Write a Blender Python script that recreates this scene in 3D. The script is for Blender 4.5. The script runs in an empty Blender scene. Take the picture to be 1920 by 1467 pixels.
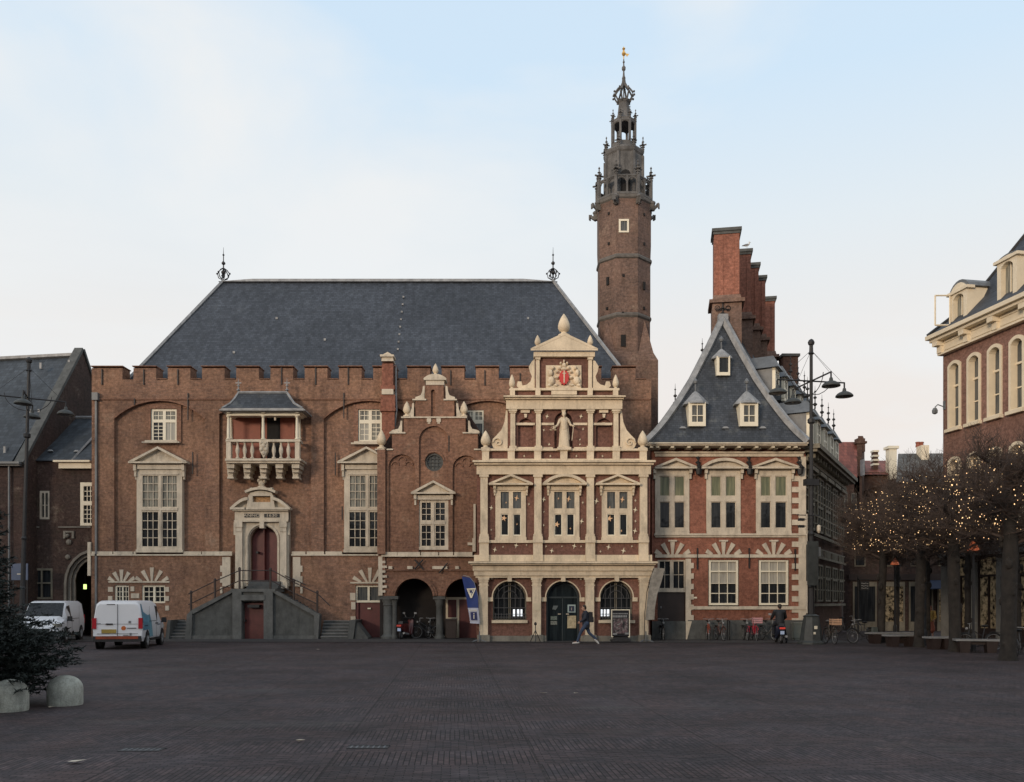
import bpy, bmesh, math, random
from mathutils import Vector, Matrix
from mathutils.geometry import tessellate_polygon
R = math.radians
random.seed(7)
S = bpy.context.scene
COL = S.collection
F = 1660.0; EYE = 1.85; HY = 1130.0          # focal length in photo pixels, eye height, horizon row

def W(px, py, Y): return Vector(((px-960)*Y/F, Y, EYE+(HY-py)*Y/F))
def G(px, py):                                # a point on the ground seen at that pixel
    Y = EYE*F/(py-HY); return Vector(((px-960)*Y/F, Y, 0))

# ---------------------------------------------------------------- materials
class NT:
    def __init__(s, name):
        s.m = bpy.data.materials.new(name); s.m.use_nodes = True
        s.n = s.m.node_tree.nodes; s.l = s.m.node_tree.links
        s.b = s.n['Principled BSDF']
    def node(s, t, **k):
        n = s.n.new(t)
        for a, v in k.items(): setattr(n, a, v)
        return n
    def inp(s, n, key, v):
        if isinstance(v, bpy.types.NodeSocket): s.l.new(v, n.inputs[key])
        else: n.inputs[key].default_value = v
    def math(s, op, a, b=0.0, c=0.0):
        n = s.node('ShaderNodeMath', operation=op)
        s.inp(n, 0, a); s.inp(n, 1, b); s.inp(n, 2, c); return n.outputs[0]
    def mix(s, f, a, b, mode='MIX'):
        n = s.node('ShaderNodeMix', data_type='RGBA', blend_type=mode)
        s.inp(n, 0, f); s.inp(n, 6, a); s.inp(n, 7, b); return n.outputs[2]
    def noise(s, vec, scale, detail=4, rough=.6, out=0):
        n = s.node('ShaderNodeTexNoise'); s.inp(n, 'Vector', vec)
        n.inputs['Scale'].default_value = scale; n.inputs['Detail'].default_value = detail
        n.inputs['Roughness'].default_value = rough; return n.outputs[out]
    def ramp(s, v, a, b, lo=0.0, hi=1.0):
        n = s.node('ShaderNodeMapRange'); s.inp(n, 0, v)
        for i, q in enumerate((a, b, lo, hi)): n.inputs[i+1].default_value = q
        return n.outputs[0]
    def bump(s, h, strength=.3, dist=.02):
        n = s.node('ShaderNodeBump'); s.inp(n, 'Height', h)
        n.inputs['Strength'].default_value = strength; n.inputs['Distance'].default_value = dist
        s.l.new(n.outputs[0], s.b.inputs['Normal'])
    def set(s, **k):
        for a, v in k.items(): s.inp(s.b, a, v)
def c4(c): return (c[0], c[1], c[2], 1)
def uvpos(t):
    """wall coordinates in metres: run along the wall, height"""
    g = t.node('ShaderNodeNewGeometry'); sp = t.node('ShaderNodeSeparateXYZ'); t.l.new(g.outputs['Position'], sp.inputs[0])
    sn = t.node('ShaderNodeSeparateXYZ'); t.l.new(g.outputs['Normal'], sn.inputs[0])
    side = t.math('GREATER_THAN', t.math('ABSOLUTE', sn.outputs[0]), .75)
    u = t.math('ADD', t.math('MULTIPLY', sp.outputs[0], t.math('SUBTRACT', 1, side)), t.math('MULTIPLY', sp.outputs[1], side))
    c = t.node('ShaderNodeCombineXYZ'); t.l.new(u, c.inputs[0]); t.l.new(sp.outputs[2], c.inputs[1])
    return g.outputs['Position'], c.outputs[0], sp
def mk(name, col, rough=.75, var=.2, scale=2.5, bump=0, metal=0, fine=True, emit=None, es=1, streak=0, obj=False, spec=.5):
    t = NT(name)
    if obj: p = t.node('ShaderNodeTexCoord').outputs['Object']
    else: p = t.node('ShaderNodeNewGeometry').outputs['Position']
    n1 = t.noise(p, scale, 5); f = t.ramp(n1, .3, .7, 1-var, 1+var)
    if fine: f = t.math('MULTIPLY', f, t.ramp(t.noise(p, scale*12, 3), .3, .7, 1-var*.5, 1+var*.5))
    if streak:
        mp = t.node('ShaderNodeMapping'); t.l.new(p, mp.inputs[0]); mp.inputs['Scale'].default_value = (1.3, 1.3, .4)
        f = t.math('MULTIPLY', f, t.ramp(t.noise(mp.outputs[0], 2.2, 6, .7), .48, .72, 1, 1-streak))
    vm = t.node('ShaderNodeVectorMath', operation='SCALE'); vm.inputs[0].default_value = col; t.l.new(f, vm.inputs['Scale'])
    t.set(Roughness=rough, Metallic=metal); t.b.inputs['Specular IOR Level'].default_value = spec
    t.l.new(vm.outputs[0], t.b.inputs['Base Color'])
    if bump: t.bump(t.noise(p, scale*10, 4), bump, .02)
    if emit: t.set(**{'Emission Color': c4(emit), 'Emission Strength': es})
    return t.m
def mk_brick(name, c1, c2, mortar, patch, bw=.23, bh=.075, moss=0, soot=.0, pal=.4, crs=.13):
    t = NT(name); p, uv, sp = uvpos(t)
    b = t.node('ShaderNodeTexBrick'); t.l.new(uv, b.inputs['Vector'])
    b.inputs['Scale'].default_value = 1; b.inputs['Brick Width'].default_value = bw; b.inputs['Row Height'].default_value = bh
    b.inputs['Mortar Size'].default_value = .008; b.inputs['Mortar Smooth'].default_value = .3; b.inputs['Bias'].default_value = 0
    b.inputs['Color1'].default_value = c4(c1); b.inputs['Color2'].default_value = c4(c2); b.inputs['Mortar'].default_value = c4(mortar)
    f0 = t.ramp(t.noise(p, .17, 3, .5), .38, .62, .84, 1.14); f1 = t.ramp(t.noise(p, .45, 6, .65), .42, .62)
    c = t.mix(t.math('MULTIPLY', f1, .75), b.outputs[0], c4(patch))
    f2 = t.ramp(t.noise(p, 7, 4, .7), .35, .68, .68, 1.3)
    f3 = t.ramp(t.noise(uv, 22, 2, .7), .35, .65, .85, 1.15)
    mq = t.node('ShaderNodeMapping'); t.l.new(uv, mq.inputs[0]); mq.inputs['Scale'].default_value = (1.1, 11, 1)
    f3 = t.math('MULTIPLY', f3, t.ramp(t.noise(mq.outputs[0], 1.3, 4, .7), .35, .65, 1-crs, 1+crs))
    pale = t.math('MULTIPLY', t.ramp(t.noise(p, .9, 8, .75), .57, .7), pal)
    c = t.mix(pale, c, (.3, .25, .2, 1))
    mp = t.node('ShaderNodeMapping'); t.l.new(p, mp.inputs[0]); mp.inputs['Scale'].default_value = (1.6, 1.6, .3)
    f4 = t.ramp(t.noise(mp.outputs[0], 1.5, 6, .7), .5, .75, 1, 1-soot)
    vm = t.node('ShaderNodeVectorMath', operation='SCALE'); t.l.new(c, vm.inputs[0])
    t.l.new(t.math('MULTIPLY', t.math('MULTIPLY', t.math('MULTIPLY', f2, f3), f4), f0), vm.inputs['Scale'])
    out = vm.outputs[0]
    if moss: out = t.mix(t.math('MULTIPLY', t.ramp(t.noise(p, 1.1, 6, .7), .55, .7), moss), out, (.05, .06, .03, 1))
    t.l.new(out, t.b.inputs['Base Color']); t.set(Roughness=.88); t.b.inputs['Specular IOR Level'].default_value = .25
    t.bump(b.outputs[1], -.35, .012)
    return t.m
def mk_slate(name, col, lich=(.2, .22, .22), amt=.5, bw=.3, bh=.2):
    t = NT(name); p, uv, sp = uvpos(t)
    b = t.node('ShaderNodeTexBrick'); t.l.new(uv, b.inputs['Vector']); b.inputs['Scale'].default_value = 1
    b.inputs['Brick Width'].default_value = bw; b.inputs['Row Height'].default_value = bh; b.inputs['Mortar Size'].default_value = .012
    b.inputs['Color1'].default_value = c4([v*.75 for v in col]); b.inputs['Color2'].default_value = c4([v*1.3 for v in col]); b.inputs['Mortar'].default_value = c4([v*.62 for v in col])
    n = t.noise(p, 1.3, 7, .72); c = t.mix(t.math('MULTIPLY', t.ramp(n, .55, .75), amt), b.outputs[0], c4(lich))
    mp = t.node('ShaderNodeMapping'); t.l.new(p, mp.inputs[0]); mp.inputs['Scale'].default_value = (3, 1, .25)
    f = t.math('MULTIPLY', t.ramp(t.noise(mp.outputs[0], 1.4, 6, .7), .35, .7, .75, 1.3), t.ramp(t.noise(p, .22, 5, .6), .36, .64, .82, 1.18))
    vm = t.node('ShaderNodeVectorMath', operation='SCALE'); t.l.new(c, vm.inputs[0]); t.l.new(f, vm.inputs['Scale'])
    t.l.new(vm.outputs[0], t.b.inputs['Base Color']); t.set(Roughness=.62); t.b.inputs['Specular IOR Level'].default_value = .35
    t.bump(b.outputs[1], -.5, .02); return t.m
def mk_glass(name, c1, c2, vert=True, emit=0, scale=2.0):
    """a window pane: dark room or a curtain close behind reflecting glass"""
    t = NT(name); p = t.node('ShaderNodeNewGeometry').outputs['Position']
    mp = t.node('ShaderNodeMapping'); t.l.new(p, mp.inputs[0]); mp.inputs['Scale'].default_value = (5, 5, .35) if vert else (.8, .8, .8)
    f = t.ramp(t.noise(mp.outputs[0], scale, 4), .38, .62)
    c = t.mix(f, c4(c1), c4(c2)); t.l.new(c, t.b.inputs['Base Color'])
    t.set(Roughness=.6, IOR=1.45); t.b.inputs['Specular IOR Level'].default_value = .05; t.b.inputs['Coat Weight'].default_value = .42; t.b.inputs['Coat Roughness'].default_value = .04
    if emit: t.l.new(c, t.b.inputs['Emission Color']); t.set(**{'Emission Strength': emit})
    bn = t.node('ShaderNodeBump'); t.inp(bn, 'Height', t.noise(p, 1.6, 2)); bn.inputs['Strength'].default_value = .25; bn.inputs['Distance'].default_value = .03
    t.l.new(bn.outputs[0], t.b.inputs['Coat Normal']); return t.m
M = {}
M['brick_hall'] = mk_brick('hall_brick', (.27, .145, .097), (.19, .106, .077), (.19, .145, .11), (.29, .165, .105), soot=.4, pal=.35, crs=.1)
M['brick_annex'] = mk_brick('annex_brick', (.26, .135, .088), (.195, .1, .07), (.19, .13, .1), (.26, .145, .094), soot=.3)
M['brick_log'] = mk_brick('loggia_brick', (.19, .095, .072), (.17, .085, .067), (.17, .095, .075), (.2, .098, .074), soot=.2, pal=.1, crs=.06)
M['brick_red'] = mk_brick('wing_brick', (.27, .112, .074), (.24, .098, .067), (.23, .11, .078), (.26, .112, .078), soot=.3, pal=.1, crs=.06)
M['brick_chimney'] = mk_brick('chimney_brick', (.3, .122, .082), (.25, .102, .07), (.23, .115, .085), (.28, .122, .085), soot=.25, pal=.1)
M['brick_tower'] = mk_brick('tower_brick', (.18, .112, .088), (.14, .09, .074), (.14, .115, .1), (.22, .135, .1), moss=.2, soot=.35)
M['brick_dark'] = mk_brick('dark_brick', (.066, .042, .036), (.05, .034, .03), (.05, .043, .04), (.07, .042, .035), moss=.25, soot=.35)  # base colour lowered to hold the shade on the left-hand houses
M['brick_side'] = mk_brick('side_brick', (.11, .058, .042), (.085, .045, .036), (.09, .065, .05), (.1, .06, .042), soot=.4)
M['brick_right'] = mk_brick('right_brick', (.26, .145, .112), (.225, .122, .095), (.18, .12, .1), (.22, .12, .095), soot=.15, pal=.15)
M['tile_red'] = mk_slate('red_tile', (.2, .062, .042), (.12, .05, .04), .4, .3, .33)
M['slate'] = mk_slate('hall_slate', (.042, .049, .062), (.1, .11, .12), .28, .22, .13)
M['slate2'] = mk_slate('wing_slate', (.042, .048, .058), (.15, .155, .145), .6, .2, .12)
M['slate3'] = mk_slate('left_slate', (.038, .046, .056), (.09, .1, .1), .35)
M['stone'] = mk('cream_stone', (.64, .53, .385), .8, .15, 1.1, .2, streak=.38)
M['stone_w'] = mk('pale_stone', (.56, .49, .39), .8, .13, 1.8, .2, streak=.4)
M['stone_g'] = mk('grey_stone', (.085, .088, .085), .85, .25, 2.2, .3, streak=.4)
M['stone_t'] = mk('tower_stone', (.12, .116, .113), .85, .35, 1.5, .3, streak=.6)
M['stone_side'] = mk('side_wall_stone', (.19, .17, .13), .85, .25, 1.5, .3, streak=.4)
M['lead'] = mk('lead_sheet', (.25, .255, .26), .55, .28, 3, .15, streak=.35)
M['lead_d'] = mk('lead_roofing', (.125, .135, .145), .5, .2, 3, .1, streak=.3)
M['white'] = mk('white_paint', (.74, .68, .54), .55, .06, 3, 0, fine=False)
M['cream'] = mk('cream_paint', (.71, .62, .47), .6, .08, 2, 0, fine=False)
M['maroon'] = mk('maroon_paint', (.115, .026, .024), .5, .2, 2.5, .05, streak=.2)
M['terra'] = mk('shutter_paint', (.235, .068, .038), .6, .12, 3, .05)
M['door_d'] = mk('dark_door_paint', (.028, .018, .016), .5, .2, 3)
M['iron'] = mk('black_iron', (.025, .025, .027), .55, .2, 6, 0, metal=.3)
M['bronze'] = mk('dark_green_metal', (.036, .04, .039), .6, .3, 5, .2)
M['gold'] = mk('gilt', (.85, .52, .16), .35, .1, 5, 0, metal=.7)
M['redpaint'] = mk('shield_red', (.5, .035, .03), .5, .1, 5)
M['glass'] = mk_glass('dark_glass', (.012, .014, .017), (.03, .033, .036))
M['glass_c'] = mk_glass('curtained_glass', (.1, .1, .09), (.3, .29, .24))
M['glass_g'] = mk_glass('green_blind_glass', (.1, .115, .07), (.2, .2, .12))
M['glass_w'] = mk_glass('white_blind_glass', (.3, .285, .25), (.4, .38, .33))
M['glass_b'] = mk_glass('smoky_glass', (.05, .058, .066), (.13, .13, .12))
M['dark'] = mk('dark_interior', (.012, .011, .011), .9, .2, 2)
M['shop'] = mk_glass('lit_shop_glass', (.004, .004, .004), (.3, .23, .14), False, .16, 6)
M['lamp_on'] = mk('lit_lamp', (1, .75, .4), .5, 0, 3, emit=(1, .62, .3), es=1.7)
M['screen'] = mk('lit_screen', (.8, .85, .9), .5, 0, 3, emit=(.9, .95, 1), es=.9)
# ---------------------------------------------------------------- mesh builder
ORG = {}
PIECES = dict(stone_trim='stone_block', pilasters='pilaster', wall_anchors='wall_anchor', iron_anchors='iron_anchor', brackets='bracket', star_lights='star_light', window_stars='window_star', spot_lamps='spot_lamp',
    lit_shelf_signs='shelf_sign', roof_hooks='roof_hook', snow_hooks='snow_hook', roof_vents='roof_vent', slit_windows='slit_window', string_courses='string_course', shutters='shutter', chimney_bands='chimney_band', chimney_pots='chimney_pot',
    side_bands='stone_band', sash='casement', plinth='plinth_block', cheek_wall='cheek_block', entablature='entablature_band', shop_piers='shop_pier', step_nosing='step_edge', brick_trim='brick_moulding', pilaster_strip='brick_strip')
class MB:
    def __init__(s): s.v = []; s.f = []; s.mi = []; s.cur = 0
    def add(s, vs, fs):
        s.ch = getattr(s, 'ch', []); s.ch.append((len(s.v), len(s.v)+len(vs), len(s.f), len(s.f)+len(fs)))
        o = len(s.v); s.v += [Vector(v) for v in vs]; s.f += [tuple(i+o for i in f) for f in fs]; s.mi += [s.cur]*len(fs)
    def hexa(s, p):       # 8 corners: 4 front, 4 back
        s.add(p, [(0,1,2,3), (7,6,5,4), (0,4,5,1), (1,5,6,2), (2,6,7,3), (3,7,4,0)])
    def box(s, x0, x1, y0, y1, z0, z1):
        s.hexa([(x0,y0,z0),(x1,y0,z0),(x1,y0,z1),(x0,y0,z1),(x0,y1,z0),(x1,y1,z0),(x1,y1,z1),(x0,y1,z1)])
    def cbox(s, c, d, rz=0, top=1.0):
        cs, sn = math.cos(rz), math.sin(rz); P = []
        for y in (-1, 1):
            for x, z in ((-1,-1),(1,-1),(1,1),(-1,1)):
                k = top if z > 0 else 1
                a, b = x*d[0]/2*k, y*d[1]/2*k; P.append((c[0]+a*cs-b*sn, c[1]+a*sn+b*cs, c[2]+z*d[2]/2))
        s.hexa(P)
    def prism(s, loops, fn, dv):
        """extrude a flat polygon (first loop outside, the rest holes); fn maps 2D to 3D, dv is the depth vector"""
        pts = [p for lp in loops for p in lp]; n = len(pts)
        tri = tessellate_polygon([[Vector((p[0], p[1], 0)) for p in lp] for lp in loops])
        A = [fn(*p) for p in pts]; B = [a+dv for a in A]
        fs = [tuple(t) for t in tri]+[tuple(i+n for i in reversed(t)) for t in tri]; o = 0
        for lp in loops:
            k = len(lp)
            for i in range(k):
                a, b = o+i, o+(i+1) % k; fs.append((a, b, b+n, a+n))
            o += k
        s.add(A+B, fs)
    def tube(s, pts, r, n=6, caps=True):
        pts = [Vector(p) for p in pts]; rs = r if isinstance(r, (list, tuple)) else [r]*len(pts); V = []; Fc = []
        for i, p in enumerate(pts):
            d = (pts[min(i+1, len(pts)-1)]-pts[max(i-1, 0)])
            if d.length < 1e-9: d = Vector((0,0,1))
            d.normalize(); u = d.cross(Vector((0,0,1)) if abs(d.z) < .95 else Vector((0,1,0))).normalized(); w = d.cross(u)
            for k in range(n):
                a = 2*math.pi*k/n; V.append(p+(u*math.cos(a)+w*math.sin(a))*rs[i])
        for i in range(len(pts)-1):
            for k in range(n):
                a, b = i*n+k, i*n+(k+1) % n; Fc.append((a, b, b+n, a+n))
        if caps: Fc += [tuple(range(n)), tuple(range(len(V)-1, len(V)-1-n, -1))]
        s.add(V, Fc)
    def lathe(s, c, prof, n=10, ph=0, sx=1, sy=1):
        V = []; Fc = []; m = len(prof)
        for r, z in prof:
            for k in range(n):
                a = 2*math.pi*(k+.5)/n+ph; V.append((c[0]+r*math.cos(a)*sx, c[1]+r*math.sin(a)*sy, c[2]+z))
        for i in range(m-1):
            for k in range(n):
                a, b = i*n+k, i*n+(k+1) % n; Fc.append((a, b, b+n, a+n))
        Fc += [tuple(reversed(range(n))), tuple(range((m-1)*n, m*n))]
        s.add(V, Fc)
    def ell(s, c, r, n=8, m=5):
        s.lathe(c, [(max(r[0]*math.sin(math.pi*i/m), r[0]*.02), -r[2]*math.cos(math.pi*i/m)) for i in range(m+1)], n, 0, 1, r[1]/r[0])
    def ring(s, c, rad, r, axis='x', n=18, k=5, M_=None, arc=(0, 2*math.pi)):
        pts = []
        for i in range(n+1):
            a = arc[0]+(arc[1]-arc[0])*i/n; u, w = rad*math.cos(a), rad*math.sin(a)
            pts.append(Vector(c)+(Vector((0,u,w)) if axis == 'x' else Vector((u,0,w)) if axis == 'y' else Vector((u,w,0))))
        s.tube(pts, r, k, caps=False)
    def build(s, name, mats, parent=None, smooth=False, label=None):
        if name in PIECES and parent:      # every separate piece becomes a part of its own
            B = [[min(v[i] for v in s.v[a:b])-.025 for i in range(3)]+[max(v[i] for v in s.v[a:b])+.025 for i in range(3)] for a, b, _, _ in s.ch]
            g = list(range(len(B)))
            def root(i):
                while g[i] != i: i = g[i]
                return i
            for i in range(len(B)):
                for j in range(i):
                    if all(B[i][k] <= B[j][k+3] and B[j][k] <= B[i][k+3] for k in range(3)): g[root(i)] = root(j)
            ob = None
            for r in sorted({root(i) for i in range(len(B))}):
                q = MB()
                for i, (a, b, c, d) in enumerate(s.ch):
                    if root(i) == r: q.add(s.v[a:b], [tuple(x-a for x in f) for f in s.f[c:d]])
                ob = q.build(PIECES[name], mats, parent, smooth, label)
            return ob
        if not isinstance(mats, (list, tuple)): mats = [mats]
        me = bpy.data.meshes.new(name); o0 = ORG.get(parent.name, Vector((0,0,0))) if parent else Vector((0,0,0))
        me.from_pydata([v-o0 for v in s.v], [], s.f); me.update()
        for i, q in enumerate(s.mi): me.polygons[i].material_index = q
        for m in mats: me.materials.append(M[m] if isinstance(m, str) else m)
        bm = bmesh.new(); bm.from_mesh(me); bmesh.ops.recalc_face_normals(bm, faces=bm.faces); bm.to_mesh(me); bm.free()
        if smooth:
            for p in me.polygons: p.use_smooth = True
            me.set_sharp_from_angle(angle=R(40))
        ob = bpy.data.objects.new(name, me); COL.objects.link(ob)
        if parent: ob.parent = parent; ORG[ob.name] = o0
        if label: ob['label'] = label
        return ob
def thing(name, label, cat, loc=(0,0,0), rz=0, group=None, local=False):
    o = bpy.data.objects.new(name, None); COL.objects.link(o); o.location = loc; o.rotation_euler = (0,0,rz); o.empty_display_size = .3
    o['label'] = label; o['category'] = cat
    if group: o['group'] = group
    ORG[o.name] = Vector((0,0,0)) if local else Vector(loc)
    return o
def tag(o, label, cat, group=None):
    o['label'] = label; o['category'] = cat
    if group: o['group'] = group
    return o
def struct(name, m, mat):
    o = m.build(name, mat); o['kind'] = 'structure'; return o
def kids(o): return [c for c in bpy.data.objects if c.parent == o]
def copy_tree(o, parent=None):
    c = o.copy(); COL.objects.link(c)
    if parent: c.parent = parent
    for ch in kids(o): copy_tree(ch, c)
    return c
def dup(o, loc, rz, label=None):
    c = copy_tree(o); c.location = loc; c.rotation_euler = (0,0,rz)
    if label: c['label'] = label
    return c
def text(s, name, parent, pos, size, mat, ext=.01, rot=(R(90),0,0), align='CENTER', sx=1):
    cu = bpy.data.curves.new(name, 'FONT'); cu.body = s; cu.size = size; cu.extrude = ext; cu.align_x = align; cu.align_y = 'CENTER'
    tmp = bpy.data.objects.new('tmp', cu); COL.objects.link(tmp); bpy.context.view_layer.update()
    me = bpy.data.meshes.new_from_object(tmp.evaluated_get(bpy.context.evaluated_depsgraph_get())); bpy.data.objects.remove(tmp)
    me.materials.clear(); me.materials.append(M[mat]); o = bpy.data.objects.new(name, me); COL.objects.link(o)
    o.location = Vector(pos)-(ORG.get(parent.name, Vector((0,0,0)))); o.rotation_euler = rot; o.scale = (sx,1,1); o.parent = parent
    return o
# ---------------------------------------------------------------- facade planes
def arch(x0, x1, yt, yb, rise=None, n=12):
    """closed loop in photo coordinates: opening with a round or segmental head"""
    w = (x1-x0)/2; cx = (x0+x1)/2
    if rise is None: rise = w
    rad = (w*w+rise*rise)/(2*rise); cy = yt+rad; a0 = math.asin(min(1, w/rad)); P = [(x0, yb)]
    for i in range(n+1):
        a = -a0+2*a0*i/n; P.append((cx+rad*math.sin(a), cy-rad*math.cos(a)))
    return P+[(x1, yb)]
def rect(x0, y0, x1, y1): return [(x0,y1),(x0,y0),(x1,y0),(x1,y1)]
class PL:
    """a vertical plane through (X0,Y0) running along (dx,dy); s runs along it, out points to the square"""
    def __init__(s, Y, X0=0.0, d=(1, 0)):
        L = math.hypot(*d); s.X0, s.Y0 = X0, Y; s.dx, s.dy = d[0]/L, d[1]/L; s.n = Vector((s.dy, -s.dx, 0))
    def p(s, px, py):
        a = (px-960)/F; q = (a*s.Y0-s.X0)/(s.dx-a*s.dy); t = s.Y0+q*s.dy; return q, EYE+(HY-py)/F*t
    def sz(s, q, z, out=0): return Vector((s.X0+q*s.dx, s.Y0+q*s.dy, z))+s.n*out
    def P(s, px, py, out=0):
        if out >= .6 and s.dx == 1: return Vector(((px-960)*(s.Y0-out)/F, s.Y0-out, EYE+(HY-py)*(s.Y0-out)/F))
        q, z = s.p(px, py); return s.sz(q, z, out)
    def bsz(s, m, s0, z0, s1, z1, out=0, back=0):
        m.hexa([s.sz(s0,z0,out), s.sz(s1,z0,out), s.sz(s1,z1,out), s.sz(s0,z1,out), s.sz(s0,z0,-back), s.sz(s1,z0,-back), s.sz(s1,z1,-back), s.sz(s0,z1,-back)])
    def box(s, m, x0, y0, x1, y1, out=0, back=0):
        if out >= .6 and s.dx == 1:
            a, b = s.P(x0, y1, out), s.P(x1, y0, out); m.box(a.x, b.x, s.Y0-out, s.Y0+back, a.z, b.z); return
        s0, z1 = s.p(x0, y0); s1, z0 = s.p(x1, y1); s.bsz(m, s0, z0, s1, z1, out, back)
    def poly(s, m, loops, out=0, back=0):
        if not isinstance(loops[0], list): loops = [loops]
        m.prism(loops, lambda x, y: s.P(x, y, out), s.n*(-(back+out)))
    def ground(s, m, x0, y0, x1, out=0, back=0):      # from row y0 down to the ground
        s0, z1 = s.p(x0, y0); s1, _ = s.p(x1, y0); s.bsz(m, s0, -.02, s1, z1, out, back)
    def band(s, m, x0, x1, y, h, out, back=0, lip=.6):   # moulding: slab with a smaller one under it
        s.box(m, x0, y, x1, y+h*lip, out, back); s.box(m, x0+1.2, y+h*lip, x1-1.2, y+h, out*.6, back)
def pediment(pl, m, x0, x1, yb, ya, out, seg=False, t=3.2):
    pl.box(m, x0, yb-t*.9, x1, yb, out); cx = (x0+x1)/2; h = yb-t-ya
    if seg:
        o = arch(x0, x1, ya, yb-t, h)[1:-1]; i = arch(x0+9, x1-9, ya+t+1.5, yb-t, h-t-1.5)[1:-1]
    else: o = [(x0, yb-t), (cx, ya), (x1, yb-t)]; i = [(x0+10, yb-t), (cx, ya+t+1), (x1-10, yb-t)]
    loop = o+list(reversed(i)); pl.poly(m, [loop], out); pl.poly(m, [[(x, y+.1) for x, y in i]], out*.4)
def window(pl, parent, fr, lights, out=.06, back=.1, fmat='white', glass='glass', mt=1.2, name='window', hook=None):
    """fr: frame rectangle; lights: (x0,y0,x1,y1,cols,rows[,glass]) — all in photo coordinates"""
    m = MB(); fl = fr if isinstance(fr, list) else rect(*fr)
    pl.poly(m, [fl]+[l[6] if len(l) > 6 and isinstance(l[6], list) else rect(*l[:4]) for l in lights], out, back)
    for l in lights:
        x0, y0, x1, y1, c, r = l[:6]
        for i in range(1, c):
            x = x0+(x1-x0)*i/c; pl.box(m, x-mt/2, y0, x+mt/2, y1, out-.035, -(out-.035)+.04)
        for i in range(1, r):
            y = y0+(y1-y0)*i/r; pl.box(m, x0, y-mt/2, x1, y+mt/2, out-.037, -(out-.037)+.036)
    w = m.build(name, fmat, parent); gs = {}
    for l in lights:
        g = l[-1] if isinstance(l[-1], str) else glass; gs.setdefault(g, []).append(l)
    for g, ls in gs.items():
        m = MB()
        for l in ls:
            if len(l) > 6 and isinstance(l[6], list): pl.poly(m, [l[6]], out-.09, back-.01)
            else: pl.box(m, l[0], l[1], l[2], l[3], out-.09, back-.01)
        m.build('pane', g, w)
    return w
def fan(pl, m, cx, cy, n, yb, r1, a, w0, w1, out, key=0):
    for i in range(n):
        r0 = (cy-yb)/math.cos(R(-a+2*a*i/(n-1)))
        t = R(-a+2*a*i/(n-1)); rr = r1+(key if i == n//2 else 0); sn, cs = math.sin(t), math.cos(t); px, py = cs, sn
        pl.poly(m, [[(cx+sn*r0-px*w0, cy-cs*r0-py*w0), (cx+sn*rr-px*w1, cy-cs*rr-py*w1), (cx+sn*rr+px*w1, cy-cs*rr+py*w1), (cx+sn*r0+px*w0, cy-cs*r0+py*w0)]], out)
def pine(m, pl, x, yb, yt, out=0, w=.28):
    """stone pine-cone finial standing on row yb"""
    b = pl.P(x, yb, out); h = pl.P(x, yt, out).z-b.z; r = w*h
    m.lathe(b, [(r*.95,0),(r*.95,.08*h),(r*.5,.12*h),(r*.45,.2*h),(r*.75,.24*h),(r*.98,.36*h),(r,.48*h),(r*.85,.62*h),(r*.6,.78*h),(r*.3,.91*h),(r*.06,h)], 10)
def iron_finial(m, b, h, r=.05):
    m.lathe(b, [(r,0),(r*.7,.1*h),(r*2.2,.16*h),(r*2.4,.2*h),(r*.7,.26*h),(r*.6,.42*h),(r*1.9,.46*h),(r*1.9,.5*h),(r*.5,.55*h),(r*.45,.72*h),(r*1.2,.75*h),(r*.3,.79*h),(r*.12,h)], 7)
def anchor(pl, m, x, y0, y1, out=.05): pl.box(m, x-.8, y0, x+.8, y1, out)
# ================================================================ great hall
H_ = PL(46.4)
hall = thing('town_hall', 'long brown brick hall with battlements, a huge slate hip roof and a small covered balcony', 'building', (H_.P(700,1130).x, 46.4, 0))
zb = 1200   # photo row safely below ground at this depth is clipped with ground(); walls use this
def gy(Y): return HY+EYE*F/Y      # row where the ground lies at depth Y
gh = gy(46.4)+.4
# outline of the wall with battlements
top = [(172, gh), (172, 688), (230, 688), (230, 711)]; x = 250
while x < 1180:
    top += [(x, 711), (x, 688), (x+43, 688), (x+43, 711)]; x += 64.2
top += [(1222, 711), (1222, gh)]
w1 = rect(280.6, 765.6, 329.4, 827.6); w2 = rect(670.6, 766.6, 715.4, 827.6); w3 = rect(873.6, 768.6, 906.4, 840.5)
b1 = rect(262, 880, 339, 1032); b2 = rect(650, 880, 727, 1032)
g1 = rect(215.6, 1097.6, 242.4, 1131); g2 = rect(266.6, 1097.6, 310.4, 1131); door = arch(469, 521, 988, 1096)
dr2 = rect(667, 1098, 716, gh-.2)
m = MB()
H_.poly(m, [top, w1, w2, w3, b1, b2, g1, g2, door, dr2], -.2, .9)
wallb = m.build('wall', 'brick_hall', hall)
m = MB(); m.box(H_.P(173,0).x, H_.P(1221,0).x, 47.31, 58.9, -.02, H_.p(0,716)[1]); m.build('rear_body', 'brick_hall', hall)
m = MB()      # raised face with shallow arched panels
front = [(172, 1036), (172, 690.5), (229.5, 690.5), (229.5, 712)]; x = 250.3
while x < 1180:
    front += [(x, 712), (x, 690.5), (x+42.4, 690.5), (x+42.4, 712)]; x += 64.2
front += [(1221, 712), (1221, 1036), (583, 1036)]+list(reversed(arch(411, 583, 760, 1036, 16)[1:-1]))+[(411, 1036)]
p1 = arch(214, 384, 752, 1035, 34); p1[0] = (214, 1035); p1[-1] = (384, 1035)
p2 = arch(411, 583, 760, 1035, 16); p3 = arch(607, 775, 752, 1035, 34); p4 = arch(838, 990, 752, 1035, 30)
H_.poly(m, [front, p1, p3, p4], 0, .2)
H_.poly(m, [[(172, gh), (172, 1041), (434, 1041), (434, gh)], g1, g2], .05, .25)
H_.poly(m, [[(549, gh), (549, 1041), (1221, 1041), (1221, gh)], dr2], .05, .25)
m.build('wall_face', 'brick_hall', hall)
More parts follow.
